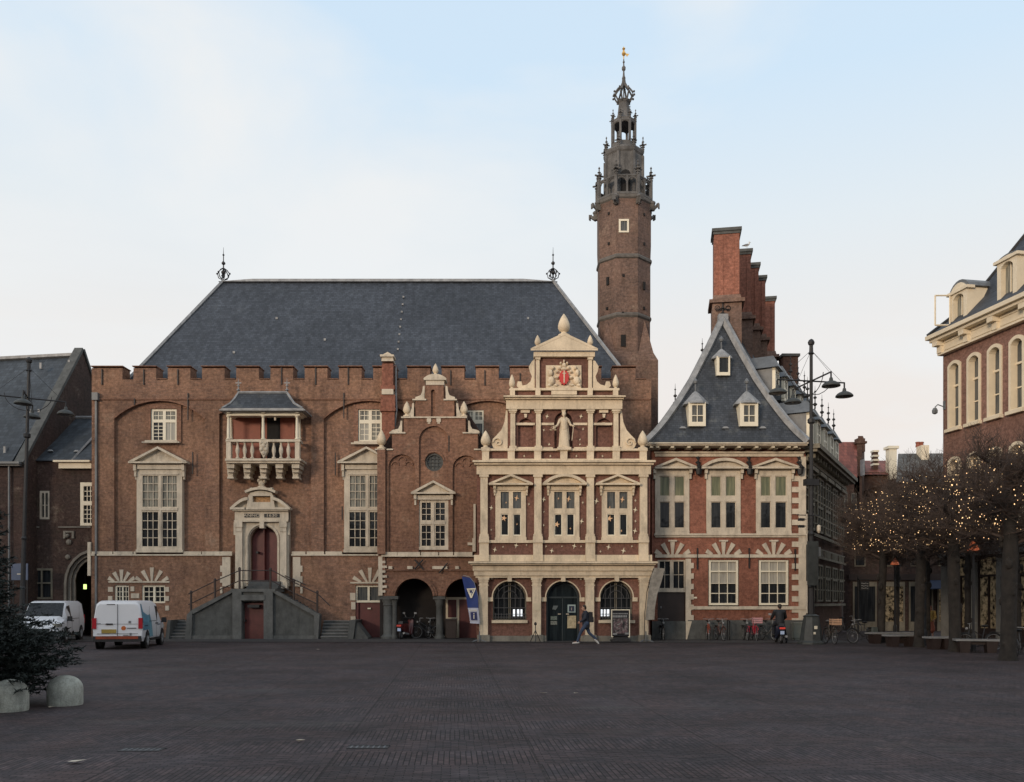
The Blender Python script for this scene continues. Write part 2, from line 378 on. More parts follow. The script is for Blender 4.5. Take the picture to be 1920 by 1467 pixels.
m = MB()
H_.band(m, 173, 1220, 747, 4, .06); x = 250
H_.box(m, 171, 686.5, 231.5, 688, .08, .95)
while x < 1180: H_.box(m, x-1.2, 686.5, x+44.2, 688, .08, .95); H_.box(m, x+44.2, 709.8, x+63, 711, .04, .9); x += 64.2
def ringarch(x0, x1, yt, rise, wd, out, mm, pl=H_, n=14, ybot=None):
    w = (x1-x0)/2; cx = (x0+x1)/2; rad = (w*w+rise*rise)/(2*rise); cy = yt+rad; a0 = math.asin(min(1, w/rad)); A = []; B = []
    for i in range(n+1):
        a = -a0+2*a0*i/n; A.append((cx+(rad+wd)*math.sin(a), cy-(rad+wd)*math.cos(a))); B.append((cx+rad*math.sin(a), cy-rad*math.cos(a)))
    if ybot: A = [(A[0][0], ybot)]+A+[(A[-1][0], ybot)]; B = [(B[0][0], ybot)]+B+[(B[-1][0], ybot)]
    pl.poly(mm, [A+list(reversed(B))], out)
ringarch(214, 384, 752, 34, 3, .03, m); ringarch(607, 775, 752, 34, 3, .03, m); ringarch(838, 990, 752, 30, 3, .03, m)
H_.poly(m, [rect(272, 757.5, 338, 829.5), w1], -.12, .15)
H_.poly(m, [rect(662, 758, 724, 829.5), w2], -.12, .15)
m.build('brick_trim', 'brick_annex', hall)
m = MB()     # pale string course in broken lengths, jamb blocks, sills
for a, b in ((173,212),(214,250),(252,256),(345,378),(380,413),(414,436),(548,573),(576,608),(611,642),(733,760)):
    H_.box(m, a, 1034.5, b, 1040, .1)
H_.box(m, 173, 1039.7, 436, 1042.5, .14); H_.box(m, 547, 1039.7, 780, 1042.5, .14)
for (a, b, s) in ((418,433,-1),(550,564,1)):
    H_.box(m, a, 1045, b, 1100, .12)
    for k in range(3):
        y = 1061+k*20; H_.box(m, a-4 if s < 0 else b, y, a if s < 0 else b+4, y+12, .118)
H_.box(m, 268, 829, 338, 831.5, .16); H_.box(m, 272, 826, 333, 829, .05)
H_.box(m, 659, 831, 716, 834, .16); H_.box(m, 664, 828, 716, 831, .05)
for cx, cy_, rr_, x0, x1 in ((229, 1098, 28, 207, 250), (286, 1101, 35, 253, 318)):
    fan(H_, m, cx, cy_, 5, 1090, rr_, 60, 1.8, 3.7, .1, 1.5); H_.box(m, x0-2, 1090, x1+1, 1093, .11)
for x0, x1, y in ((204,213,1101),(204,212,1118),(246,253,1100),(247,262,1113),(311,318,1101),(311,318,1118),(311,318,1136),(204,213,1136)): H_.box(m, x0, y, x1, y+9, .1)
fan(H_, m, 694, 1101, 5, 1091.5, 36, 60, 1.8, 3.7, .1, 0); H_.box(m, 657, 1091.5, 716, 1094.5, .12)
for y, w in ((1112, 10), (1129, 8), (1156, 9)): H_.box(m, 654+10-w+3, y, 667, y+14, .1)
H_.box(m, 166, 1017, 171.8, 1080, .12); H_.box(m, 700,727,719,746,.1) if False else None
m.build('stone_trim', 'stone_w', hall)
m = MB()
for x, y0, y1 in ((192,693,722),(270,693,722),(334,693,722),(353,738,788),(362,848,890),(528,690,722),(592,690,722),(653,690,722),(645,737,785),(629,850,892),(642,950,975),(845,695,723),(909,695,723),(975,700,740),(253,748,760),(1040,695,723)):
    anchor(H_, m, x, y0, y1, .08)
m.build('wall_anchors', 'iron', hall)
m = MB(); H_.box(m, 180, 752, 183.5, gh, .14, -.02); H_.box(m, 176, 738, 187, 752, .25, -.02); m.build('downpipe', 'lead_d', hall)
# hall windows
window(H_, hall, (280,765,330,828), [(285,770,302.5,785.5,2,2,'glass_c'),(308,770,326,785.5,2,2,'glass_c'),(285,791,302.5,824,2,5),(308,791,326,824,2,1,'glass_w')], -.2, .25)
window(H_, hall, (670,766,716,828), [(674,769,690,786,2,2,'glass_c'),(696,769,712,786,2,2,'glass_c'),(674,793,690,824,2,3,'glass_w'),(696,793,712,824,2,4,'glass_c')], -.2, .25)
window(H_, hall, (873,768,907,841), [(877,771,886,786,2,2,'glass_c'),(891,771,904,786,2,2,'glass_c'),(877,793,886,838,1,2,'glass_b'),(891,793,904,838,1,2,'glass_b')], -.2, .25)
def bigwin(x, par):
    w = window(H_, par, (x,878,x+85,1036), [(x+11,893,x+40,951,3,4,'glass_c'),(x+48,893,x+75,951,3,4,'glass_c'),(x+10,961,x+40,1025,3,4),(x+48,961,x+75,1025,3,4)], .12, .5, 'stone_w', mt=1.3)
    m = MB(); pediment(H_, m, x-11, x+98, 871, 840, .45); H_.box(m, x+2, 873, x+85, 881, .22); H_.box(m, x-2, 884, x+2, 896, .2, .2) if False else None
    for q in (x-4, x+86): H_.box(m, q, 873, q+5, 884, .3); H_.box(m, q+.6, 884, q+4.4, 895, .22); H_.box(m, q+1.4, 895, q+3.8, 900, .14)
    H_.box(m, x+7, 888.5, x+79, 891, .16); H_.box(m, x+42, 893, x+46, 1025, .16); H_.box(m, x+9, 953.5, x+77, 958, .165); H_.box(m, x-1, 1031, x+87, 1036.5, .17)
    m.build('pediment', 'stone_w', w)
bigwin(258, hall); bigwin(646, hall)
window(H_, hall, (215,1097,243,1131.5), [(219,1101,228.5,1128,2,3),(231,1101,240,1128,2,3)], -.02, .3)
window(H_, hall, (266,1097,311,1131.5), [(270,1101,287,1128,2,3),(291,1101,307.5,1128,2,3)], -.02, .3)
window(H_, hall, (667,1098,716,1130), [(670,1101,689,1126,1,1,'glass_b'),(693,1101,713,1126,1,1,'glass_b')], -.02, .3)
m = MB(); H_.box(m, 667, 1130, 672, gh-.2, .0, .3); H_.box(m, 672, 1130.5, 716, gh-.3, -.12, .3); d = m.build('door', 'maroon', hall)
m = MB(); H_.box(m, 689, 1140, 695, 1142.5, -.1); m.build('letter_plate', 'white', d)
# portal
pm = MB(); dl = arch(470, 520, 989, 1096.5)
H_.poly(pm, [[(443,1100),(443,957),(543,957),(543,1100)], arch(468.5,521.5,987,1100)], .18, .3)
for x in (445.5, 528): H_.box(pm, x, 998, x+12, 1100, .34); H_.box(pm, x-1.6, 1092, x+13.6, 1104, .38); H_.box(pm, x-1, 978, x+13, 990, .42); H_.box(pm, x, 990, x+12, 998, .38)
for x in (441, 541): H_.box(pm, x-.6, 980, x+4, 1004, .22)
H_.box(pm, 443, 960, 543, 977, .26); H_.box(pm, 443, 977, 543, 980, .4)
ringarch(467, 523, 985, 26, 3, .26, pm, ybot=1094)
H_.box(pm, 491, 980, 499, 992, .44)
for x0, x1 in ((436.5, 466), (464, 548)): H_.box(pm, x0, 953.5, x1, 957.5, .5)
H_.box(pm, 440, 957.5, 544, 960, .4)
for sg in (-1, 1):           # halves of the broken segmental pediment
    A = []; B = []
    for i in range(9):
        t = i/8; A.append((492+sg*(55-32*t), 953.5-19*math.sin(t*math.pi/2))); B.append((492+sg*(48-25*t), 953.5-13.5*math.sin(t*math.pi/2)))
    H_.poly(pm, [A+list(reversed(B))], .5); H_.poly(pm, [B+[(492+sg*23, 953.4)]], .2)
H_.poly(pm, [[(467,953.4),(470,930),(516,930),(519,953.4)], rect(478,932,511,943.5)], .42)
ringarch(466, 520, 920.5, 6.5, 4.5, .55, pm)
H_.poly(pm, [[(471,929.9),(473,926),(486,922.8),(493,922.4),(500,922.8),(513,926),(515,929.9)]], .4)
for q in ((493,917,9,6),(480,919,7,3),(506,919,7,3),(493,908,6,6),(488,903,3,4),(499,904,3,4),(493,899,4,3),(475,918,4,2.6),(512,918,4,2.6)):
    c = H_.P(q[0], q[1], .25); k = 46.4/F; pm.ell(c, (q[2]*k, .16, q[3]*k), 9, 6)
H_.box(pm, 489, 895, 501, 898, .4)
portal = pm.build('portal', 'stone_w', hall, smooth=False)
m = MB(); H_.poly(m, [dl], -.32, .5); H_.box(m, 494.3, 990, 495.7, 1096, -.29); dd = m.build('door', 'maroon', hall, label='arched maroon double door')
m = MB(); H_.box(m, 480, 1034, 484, 1038, -.27); m.build('handle', 'iron', dd)
m = MB()
for a, b in ((461,489),(498,527)): H_.box(m, a, 964.5, b, 971.5, .275)
m.build('inscription_panel', 'iron', portal)
text('ANNO', 'lettering', portal, H_.P(475, 968, .28), .2, 'stone_w', sx=1.4); text('1630', 'lettering', portal, H_.P(512, 968, .28), .2, 'stone_w', sx=1.5)
m = MB(); H_.box(m, 479, 932.5, 510, 943, .2); m.build('plaque', mk('orange_plaque', (.36, .2, .085), .7, .45, 12), portal)
# balcony
BZ = dict(out=1.15)
kb = H_
bp = thing  # alias kept short
m = MB()
H_.box(m, 422, 860, 564, 864, 1.25); H_.box(m, 424, 864, 562, 868.5, 1.15)
for x in (425, 456, 486.5, 516.5, 547):
    H_.poly(m, [[(x,868.5),(x+14,868.5),(x+13,886),(x+10,897),(x+3,897),(x+1,886)]], .6)
    H_.box(m, x, 868.5, x+14, 878, 1.0); H_.box(m, x+1, 878, x+13, 886, .78)
    H_.box(m, x+1, 894, x+13, 897.5, .64)
for x in (424, 553): H_.box(m, x, 828, x+8.5, 860, 1.15, -.9)
H_.box(m, 423, 824, 563, 828.5, 1.18, -.85)
for x in (424.5, 554): H_.box(m, x, 824, x+7, 828.5, .84); H_.box(m, x, 858, x+7, 860, .84)
balc = m.build('balcony', 'stone_w', hall)
zz = [H_.p(0, 860)[1], H_.p(0, 828.5)[1]]; hb = zz[1]-zz[0]
bal_prof = [(.1,0),(.1,.07*hb),(.055,.1*hb),(.06,.2*hb),(.105,.42*hb),(.1,.55*hb),(.05,.8*hb),(.05,.88*hb),(.09,.92*hb),(.09,hb)]
for x in (445.5, 459, 473, 513.5, 527, 541):
    m = MB(); b = H_.P(x, 860, 1.02); m.lathe(b, bal_prof, 8); m.build('baluster', 'stone_w', balc, True)
m = MB(); H_.poly(m, [[(486,828.5),(502,828.5),(501,846),(494,859.5),(487,846)]], 1.22, -.95)
for q in ((494,836,5),(490,843,4),(498,843,4),(494,850,4),(490,831,3),(498,831,3)):
    m.ell(H_.P(q[0],q[1],1.2), (q[2]*.028,.09,q[2]*.028), 8, 5)
m.build('carved_shield', 'stone_w', balc)
m = MB()
def column(mm, pl, x, y0, y1, out, r=.075):
    b = pl.P(x, y1, out); h = pl.P(x, y0, out).z-b.z; mm.lathe(b, [(r*1.5,0),(r*1.5,.04*h),(r*1.1,.06*h),(r*1.15,.3*h),(r*.85,.9*h),(r*1.2,.92*h),(r*1.5,.95*h),(r*1.5,h)], 10)
for x in (428.5, 493.5, 557): column(m, H_, x, 779, 824, 1.05)
for x in (434, 562): column(m, H_, x, 779, 824, .1)
H_.box(m, 425, 774.5, 562, 779.5, 1.15, -.95)
for x in (427, 555.5): H_.box(m, x-1, 774.5, x+6, 779.5, .9)
for x in (428.5, 493.5, 557): H_.box(m, x-3.4, 770.5, x+3.4, 774.5, 1.3, 0)
H_.box(m, 421, 770.2, 566, 774.5, 1.2, -.0)
m.build('balcony_frame', 'white', balc)
m = MB(); H_.box(m, 411, 767.5, 572, 770, 1.55); H_.box(m, 414, 765.5, 569, 767.5, 1.45)
m.build('eave', 'lead', balc)
m = MB()           # hipped, bell-cast little roof
prev = None; V = []
for t, x0, x1, y, o in ((0,416,567,765.6,1.42),(.3,431,552,757,1.08),(.62,440,545,747,.8),(1,447,538,736.5,.62)):
    V.append([H_.P(x0,y,o), H_.P(x1,y,o), H_.P(x1,y,-.05), H_.P(x0,y,-.05)])
for a, b in zip(V, V[1:]): m.add(a+b, [(0,1,5,4),(1,2,6,5),(2,3,7,6),(3,0,4,7)])
m.add(V[-1], [(0,1,2,3)]); m.build('balcony_roof', 'slate2', balc)
m = MB()
for i in (0, 1): m.tube([v[i] for v in V], .06, 5)
m.tube([V[-1][0], V[-1][1]], .07, 5); m.build('lead_hip', 'lead', balc)
for i in (0, 1):
    m = MB(); iron_finial(m, V[-1][i], .75, .045); b = V[-1][i]; m.cbox(b+Vector((0,0,.5)), (.3,.02,.05)); m.build('finial', 'lead', balc)
m = MB(); H_.box(m, 437, 779, 489, 825, .05); H_.box(m, 497, 779, 501, 860, .05); H_.box(m, 526, 779, 553, 825, .055); H_.box(m, 437, 825, 489, 860, .045); H_.box(m, 526, 825, 553, 860, .045)
m.build('shutters', 'terra', balc)
m = MB(); H_.box(m, 501, 779, 526, 860, .03); m.build('doorway', 'dark', balc)
m = MB(); m.cbox(H_.P(516, 785, .9), (.09,.09,.2)); m.cbox(H_.P(516, 780, .9), (.02,.02,.15)); m.build('lantern', 'stone_w', balc)
# hall roof
RY = 53.2; e = 715
rl, rr = W(419, 528, RY), W(1037, 531, RY); rr.z = rl.z
el, er = W(238, e, 47.3), W(1182, e, 47.3); dl_, dr_ = 2*(RY-47.3), 0
bl, br = el+Vector((0,dl_,0)), er+Vector((0,dl_,0))
m = MB(); m.add([el, er, br, bl, rl, rr], [(0,1,5,4),(1,2,5),(2,3,4,5),(3,0,4),(3,2,1,0)])
roof = m.build('roof', 'slate', hall)
m = MB(); m.cbox((rl+rr)/2+Vector((0,0,.02)), ((rr-rl).length+.5, .4, .17), 0, .8)
for a, b in ((el, rl), (er, rr)):
    m.tube([a+Vector((0,-.02,.03)), b+Vector((0,-.02,.05))], .1, 5)
m.build('ridge_lead', 'lead', roof)
m = MB()
for i in range(8):
    c = W(757-i*1.5, 560+i*14, 53.2-(560+i*14-528)/187*5.9)+Vector((0,-.1,.05)); m.cbox(c, (.1,.12,.1))
for x, y in ((440,664),(610,640),(990,600),(520,600)): m.cbox(W(x, y, 53.2-(y-528)/187*5.9)+Vector((0,-.1,.05)), (.12,.12,.12))
m.build('roof_hooks', 'lead', roof)
for b, lab in ((rl, 0), (rr, 1)):
    m = MB(); b = b+Vector((0,0,.1))
    iron_finial(m, b+Vector((0,0,.1)), 1.85, .06)
    for k in range(6):
        a = k*math.pi/3; m.tube([b+Vector((math.cos(a)*r, math.sin(a)*r, z)) for r, z in ((.08,.0),(.3,.12),(.36,.36),(.22,.56),(.05,.68))], .03, 5)
        m.ell(b+Vector((math.cos(a)*.38, math.sin(a)*.38, .36)), (.06,.06,.06), 6, 4)
    m.build('roof_finial', 'iron', roof)
# chimney standing against the hall wall
m = MB(); CH = PL(45.9)
for x0, x1, y0, y1, o in ((716,737,682,733,.0),(714,740,723,731,.08),(714,741,741,770,.1),(713,742,766,772,.16),(716,740,772,846,.05)): CH.box(m, x0, y0, x1, y1, o, .62)
chim = m.build('chimney', 'brick_red', hall)
m = MB(); CH.box(m, 713, 666, 739, 670, .12, .7); CH.box(m, 715.5, 675, 738, 678, .08, .66); CH.poly(m, [[(717,666),(727,660.5),(736,666)]], .05, .6); CH.box(m, 716.5, 731, 738, 741, .16, .62)
CH.box(m, 716, 670, 737, 675, .02, .6); m.build('chimney_cap', 'stone_w', chim)
m = MB(); m.tube([CH.P(741, 685, -.3), CH.P(741, 735, -.3), CH.P(743, 770, -.1), CH.P(740, 800, -.1), CH.P(740, 842, -.1)], .05, 6); m.build('flue_pipe', 'lead', chim)
# ================================================================ double stair in front of the portal
S_ = PL(44.5); gs_ = gy(44.5)+.3
stair = thing('stone_staircase', 'grey stone double flight of steps rising to the maroon arched portal door', 'stairs', (S_.P(480,1130).x, 44.5, 0))
m = MB()
S_.poly(m, [[(437,gs_),(437,1110),(512,1110),(512,gs_)], rect(455,1128,495,gs_-.1)], 0, 1.7)
S_.poly(m, [[(354,gs_),(354,1153),(362,1149),(437,1111),(437,gs_)]], -.06, .3); S_.poly(m, [[(512,gs_),(512,1111),(590,1152),(597,1156),(597,gs_)]], -.06, .3)
m.build('wall', 'stone_g', stair)
m = MB()
S_.box(m, 433, 1104.5, 517, 1110, .12, 1.75)
S_.poly(m, [[(352,1152),(362,1143),(437,1105),(437,1111),(364,1151),(352,1158)]], .08, .35); S_.poly(m, [[(512,1105),(588,1146),(600,1152),(600,1158),(588,1154),(512,1111)]], .08, .35)
for x in (437, 495.5): S_.box(m, x, 1110, x+17, gs_, .12)
S_.box(m, 452, 1116, 498, 1126, .16); S_.poly(m, [[(348,gs_),(352,1152),(362,1148),(360,gs_)]], .12, .4); S_.poly(m, [[(590,gs_),(590,1150),(600,1154),(597,gs_)]], .12, .4)
S_.box(m, 354, 1192, 437, gs_, .06); S_.box(m, 512, 1192, 596, gs_, .06)
m.build('coping', mk('worn_grey_stone', (.11,.112,.108), .8, .25, 2.5, .3, streak=.4), stair)
m = MB()
for i in range(6): # flights running down to both sides, then short flights forward of them
    y = 1165+i*5.8; S_.box(m, 600+.2*i, y, 655-i*.1, gs_, -.9+.18*i, 1.9-.1*i); S_.box(m, 318+.1*i, y, 350-i*.3, gs_, -.9+.18*i, 1.9-.1*i)
nose = MB()  # paler tread edges: shading between the steps put into the colour
for i in range(6):
    y = 1165+i*5.8; S_.box(nose, 600+.2*i, y-.6, 655-i*.1, y+.9, -.86+.18*i, 1.1-.1*i); S_.box(nose, 318+.1*i, y-.6, 350-i*.3, y+.9, -.86+.18*i, 1.1-.1*i)
nose.build('step_nosing', mk('lit_step_edge', (.17,.17,.165), .8, .2), stair)
for i in range(11):
    t = i/11; S_.box(m, 362+t*75, 1152-t*43, 369.5+t*75, 1156-t*43, -.35, 1.7); S_.box(m, 579.5-t*67, 1152-t*43, 586.5-t*67, 1156-t*43, -.35, 1.7)
for i in range(4): S_.box(m, 452, 1103-i*4.6, 512, 1105-i*4.6+3, -.7-.22*i, 1.7)
m.build('steps', mk('step_stone', (.075,.08,.082), .8, .25, 3, .3), stair)
m = MB(); S_.poly(m, [[(652,gs_),(656,1163),(668,1163),(663,gs_)]], .15, 1.9); S_.poly(m, [[(312,gs_),(316,1163),(322,1163),(319,gs_)]], .15, 1.9)
S_.poly(m, [[(668,1168),(690,1196),(690,gs_),(664,gs_)]], .0, 1.2); m.build('cheek_wall', 'stone_g', stair)
m = MB(); S_.box(m, 455, 1130, 495, gs_-.1, -.35, .45); d = m.build('cellar_door', 'maroon', stair)
m = MB(); S_.box(m, 464, 1134, 486, 1139.5, -.33); S_.box(m, 457, 1162, 459, 1166, -.32); m.build('door_grille', 'iron', d)
m = MB()
def rail(pts, oo=0.0): m.tube([S_.P(x, y, o+oo) for x, y, o in pts], .028, 5)
for x, yt, yb_ in ((357,1112,1148),(402,1089,1127),(448,1068,1105),(506,1069,1105),(550,1090,1127),(594,1112,1150)):
    m.tube([S_.P(x, yb_, -.1), S_.P(x, yt, -.1)], .055, 6); m.ell(S_.P(x, yt-1, -.1), (.075,.075,.1), 8, 5)
for dy in (0, 20):
    rail([(352,1114+dy,-.1),(357,1112+dy,-.1),(402,1090+dy,-.1),(448,1070+dy*.95,-.1),(506,1070+dy*.95,-.1),(512,1071+dy,-.1),(550,1092+dy,-.1),(594,1113+dy,-.1)])
rail([(594,1113,-.1),(618,1136,-.1)])
m.tube([S_.P(520, 1078, -1.5), S_.P(560, 1096, -1.5)], .025, 5)
m.build('railing', mk('rusty_iron', (.04,.027,.024), .6, .3, 6), stair)
# ================================================================ arcade annex
A_ = PL(44.6); ga = gy(44.6)+.3
ann = thing('arcade_gable_house', 'brick stepped gable house with round window above an open arcade, left of the cream loggia', 'building', (A_.P(800,1130).x, 44.6, 0))
a1 = arch(741, 812, 1085, ga); a1 = [(741,ga)]+arch(741, 812, 1085, 1118)[1:-1]+[(812,ga)]
a1 = [(741,1118)]+arch(741,812,1085,1118)[1:-1]+[(812,1118)]
OUT = [(709,1118),(709,845),(735,845),(735,814),(757,814),(757,785),(779,785),(779,752),(799,752),(799,723),(833,723),(833,752),(853,752),(853,785),(874,785),(874,814),(897,814),(897,845),(930,845),(930,1118),
       (905,1118)]+list(reversed(arch(835,905,1085,1118)[1:-1]))+[(835,1118),(812,1118)]+list(reversed(arch(741,812,1085,1118)[1:-1]))+[(741,1118)]
rw = [(814+17*math.cos(i*math.pi/10), 867+17*math.sin(i*math.pi/10)) for i in range(20)]
wn = rect(785, 934, 842, 1028)
m = MB(); A_.poly(m, [OUT, rw, wn], 0, .55)
for x0, x1, y0 in ((709,724,845),): A_.box(m, x0, y0, x1, 1040, .3, -.003); A_.box(m, x0+1, 1040, x1-1.5, 1070, .12, -.002)
# raised frame so the blind arches read as recesses
def arcz(x0, x1, yt, yb): return arch(x0, x1, yt, yb)
A_.poly(m, [[(725,1036),(725,846.2),(736,846.2),(736,815),(758,815),(758,786),(780,786),(780,753),(800,753),(800,724),(832,724),(832,753),(852,753),(852,786),(873,786),(873,815),(896,815),(896,846.2),(928,846.2),(928,1036)],
            arcz(729,779,853,1035.5), arcz(786,841,800,1035.5), arcz(849,899,855,1035.5), arch(808.5,816,732,782)], .14, -.001)
ringarch(741, 812, 1085, 32.8, 8, .08, m, A_, 16); ringarch(835, 905, 1085, 32.8, 8, .08, m, A_, 16); ringarch(741, 812, 1085, 32.8, 4, .14, m, A_, 16); ringarch(835, 905, 1085, 32.8, 4, .14, m, A_, 16)
A_.box(m, 721, 1068, 930, 1070.5, .1)
for x0, x1, yt in ((729,779,853),(849,899,855)):      # lobed tracery under the blind arches
    for c in (x0+12, x0+25, x0+38): ringarch(c-6.2, c+6.2, yt+(14 if c != x0+25 else 5), 6, 2, .06, m, A_, 6)
m.build('wall', 'brick_annex', ann)
m = MB() # added dark lining inside the arcade, its shade put into the colour
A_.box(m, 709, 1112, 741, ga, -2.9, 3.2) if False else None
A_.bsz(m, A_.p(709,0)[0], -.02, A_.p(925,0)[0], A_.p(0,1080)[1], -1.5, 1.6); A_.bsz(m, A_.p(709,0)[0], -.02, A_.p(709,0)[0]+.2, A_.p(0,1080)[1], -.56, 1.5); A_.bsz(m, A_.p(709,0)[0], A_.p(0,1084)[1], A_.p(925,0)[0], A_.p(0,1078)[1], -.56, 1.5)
m.build('arcade_shade_lining', mk('arcade_shade_dark', (.022,.018,.017), .9, .3, 2), ann)
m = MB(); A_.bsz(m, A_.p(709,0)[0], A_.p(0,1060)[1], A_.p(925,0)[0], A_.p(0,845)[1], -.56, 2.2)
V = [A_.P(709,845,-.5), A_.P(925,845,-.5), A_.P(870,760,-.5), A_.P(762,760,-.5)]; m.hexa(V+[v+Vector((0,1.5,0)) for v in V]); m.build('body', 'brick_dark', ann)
m = MB()
def xcol(x, r, y0=1118, pl=A_, o=-.28):
    b = pl.P(x, 0, o); h = pl.p(0, y0)[1]; b = Vector((b.x, b.y, 0))
    m.lathe(b, [(r*1.5,0),(r*1.5,.12),(r*1.15,.2),(r,.25),(r*.96,h-.5),(r*1.1,h-.46),(r*1.05,h-.36),(r*1.45,h-.16)], 12); m.cbox(b+Vector((0,0,h-.08)), (r*3.3, .56, .16))
xcol(823.5, .19); m.build('column', 'stone_g', ann, True); m = MB(); xcol(727, .26); m.build('column', 'stone_g', ann, True); m = MB(); xcol(739.5, .12, o=-.1); m.build('column', 'stone_g', ann, True)
m = MB()
for x0, x1, y, h in ((797,835,714,9),): A_.box(m, x0+2, y, x1-2, 723, .12, .6)
A_.poly(m, [arch(795,837,703,714.5,8)], .2, .65)
for x0, x1, y in ((774,800,750),(832,857,750),(753,876,783),(731,761,812),(868,899,812),(704,722,843),(726,738,843),(889,930,843)): A_.box(m, x0, y, x1, y+2.6, .22, .6)
for s in (-1, 1):        # small carved scrolls beside each step
    for x0, yb_, hh in ((816+s*20, 749, 25), (816+s*40, 782, 26), (816+s*62, 811, 22)):
        A_.poly(m, [[(x0,yb_),(x0-s*.5,yb_-hh),(x0+s*3,yb_-hh+1),(x0+s*4,yb_-hh*.6),(x0+s*7,yb_-hh*.3),(x0+s*13,yb_-5),(x0+s*17,yb_-4),(x0+s*17,yb_)]], .05, .25)
    A_.poly(m, [arch(816+s*76-8, 816+s*76+8, 807, 812, 5)], .15, .4)
for x in (805, 823): A_.box(m, x-4, 786, x+4, 793, .2); A_.box(m, x-2.5, 793, x+2.5, 796, .17)
for a, b in ((716,745),(746,788),(790,822),(824,850),(852,886)): A_.box(m, a, 1035.8, b, 1042.5, .16)
A_.box(m, 716, 1042, 890, 1044.5, .21)
A_.box(m, 710, 1044, 717.5, 1117, .13, -.002)
for i, y in enumerate((1052,1061,1070,1079,1088,1098,1107)): A_.box(m, 717.5, y, 723+(i%2)*3, y+4.5, .128, -.002)
for a, b in ((729,736),(764,774),(811,839),(854,861)): A_.box(m, a, 1062, b, 1067.5, .13)
for y0, y1, x0, x1 in ((946,1010,888,892),(1010,1035,886,892),(1018,1023,877,886)): A_.box(m, x0, y0, x1, y1, .17)
m.build('stone_trim', 'stone_w', ann)
for x, yb_, yt, o in ((816,703,680,-.2),(763,782,753,.0),(870,782,753,.0),(715,842,806,-.05)):
    m = MB(); pine(m, A_, x, yb_, yt, o, .25); m.build('finial', 'stone', ann, True)
w = window(A_, ann, (782,930,845,1031), [(791,943,808,976,2,3),(817,943,834,976,2,3),(791,986,808,1024,2,3),(817,986,834,1024,2,3)], .06, .4, 'stone_w')
m = MB(); pediment(A_, m, 772, 855, 928, 903, .42); A_.box(m, 781, 930, 846, 938, .2)
for q in (777, 845): A_.box(m, q, 929, q+5, 937, .3); A_.box(m, q+.8, 937, q+4.2, 948, .2)
A_.box(m, 781, 1026, 846, 1031.5, .12); A_.box(m, 810.5, 943, 814.5, 1024, .1); A_.box(m, 790, 978.5, 835, 983.5, .105)
m.build('pediment', 'stone_w', w)
m = MB(); rw2 = [(814+13.6*math.cos(i*math.pi/10), 867+13.6*math.sin(i*math.pi/10)) for i in range(20)]
A_.poly(m, [rw, rw2], -.05, .3)
for k in (-7, 0, 7):
    q = math.sqrt(13.6**2-k*k); A_.box(m, 814+k-.6, 867-q, 814+k+.6, 867+q, -.1, .14); A_.box(m, 814-q, 867+k-.6, 814+q, 867+k+.6, -.102, .14)
w = m.build('round_window', 'stone_g', ann); m = MB(); A_.poly(m, [rw2], -.16, .3); m.build('pane', 'glass_b', w)
m = MB(); ringarch(797, 831, 848.5, 18, 3, .07, m, A_, 14); m.build('round_window_hood', 'brick_annex', ann)
m = MB(); c = A_.P(786, 1059, .16); kk = .027
for a, b in (((-8,-9),(8,9)),((8,-9),(-8,9))): m.tube([c+Vector((a[0]*kk,0,a[1]*kk)), c+Vector((b[0]*kk,-.02,b[1]*kk))], .04, 5)
m.tube([A_.P(824,1075,.16), A_.P(840,1056,.16)], .035, 5); anchor(A_, m, 842, 818, 848, .18); anchor(A_, m, 896, 935, 948, .1)
m.build('iron_anchors', 'iron', ann)
BK = PL(46.08)   # doorway inside the arcade
m = MB(); BK.poly(m, [rect(836,1120,898,gy(46.08)), rect(840,1125,856,1158), rect(840,1162,856,gy(46.08)-.3), rect(861,1124,894,gy(46.08)-.3)], .06)
d = m.build('arcade_door_frame', 'cream', ann); m = MB(); BK.box(m, 840, 1125, 856, gy(46.08)-.3, .02); BK.box(m, 861, 1124, 894, gy(46.08)-.3, .03); m.build('arcade_door', 'maroon', d)
# ================================================================ cream loggia front
L_ = PL(42.0); gl = gy(42.0)+.3
log = thing('loggia_house', 'cream and brick ornate gabled front with star decorations and a statue in its niche', 'building', (L_.P(1057,1130).x, 42, 0))
o1 = [(924,1163)]+arch(924,987,1090,1163)[1:]; o1 = arch(924,987,1090,1163); o3 = arch(1125,1186,1090,1163); o2 = arch(1024,1087,1090,gl)
cut = [(894,gl),(894,868),(1219,868),(1219,gl),(1087,gl)]+list(reversed(arch(1024,1087,1090,1122)[1:-1]))+[(1024,gl)]
ww = [rect(931,921,984,1010), rect(1031,921,1083,1010), rect(1129,921,1183,1010)]
m = MB(); L_.poly(m, [cut, o1, o3]+ww, 0, .6)
L_.poly(m, [[(905,862),(905,844),(1212,844),(1212,862)]], -.1, .4)
up = [(951,842),(951,767),(1167,767),(1167,842)]
n1, n2, n3 = arch(971,1000,783,842.5), arch(1040,1074,771,841.8), arch(1118,1148,783,842.5)
L_.poly(m, [[(951,841.9),(951,767),(1167,767),(1167,841.9)], arch(971,1000,783,841.5), n2[:0] or arch(1040,1074,771,841.5), arch(1118,1148,783,841.5)], -.25, .75)
L_.box(m, 951, 767, 1167, 842, -.45, 1.0)
L_.box(m, 957, 731, 1161, 744, -.3, .7)
L_.box(m, 1004, 666, 1113, 730, -.4, .9)
m.build('wall', 'brick_log', log)
m = MB()   # solid body behind the front with a small roof
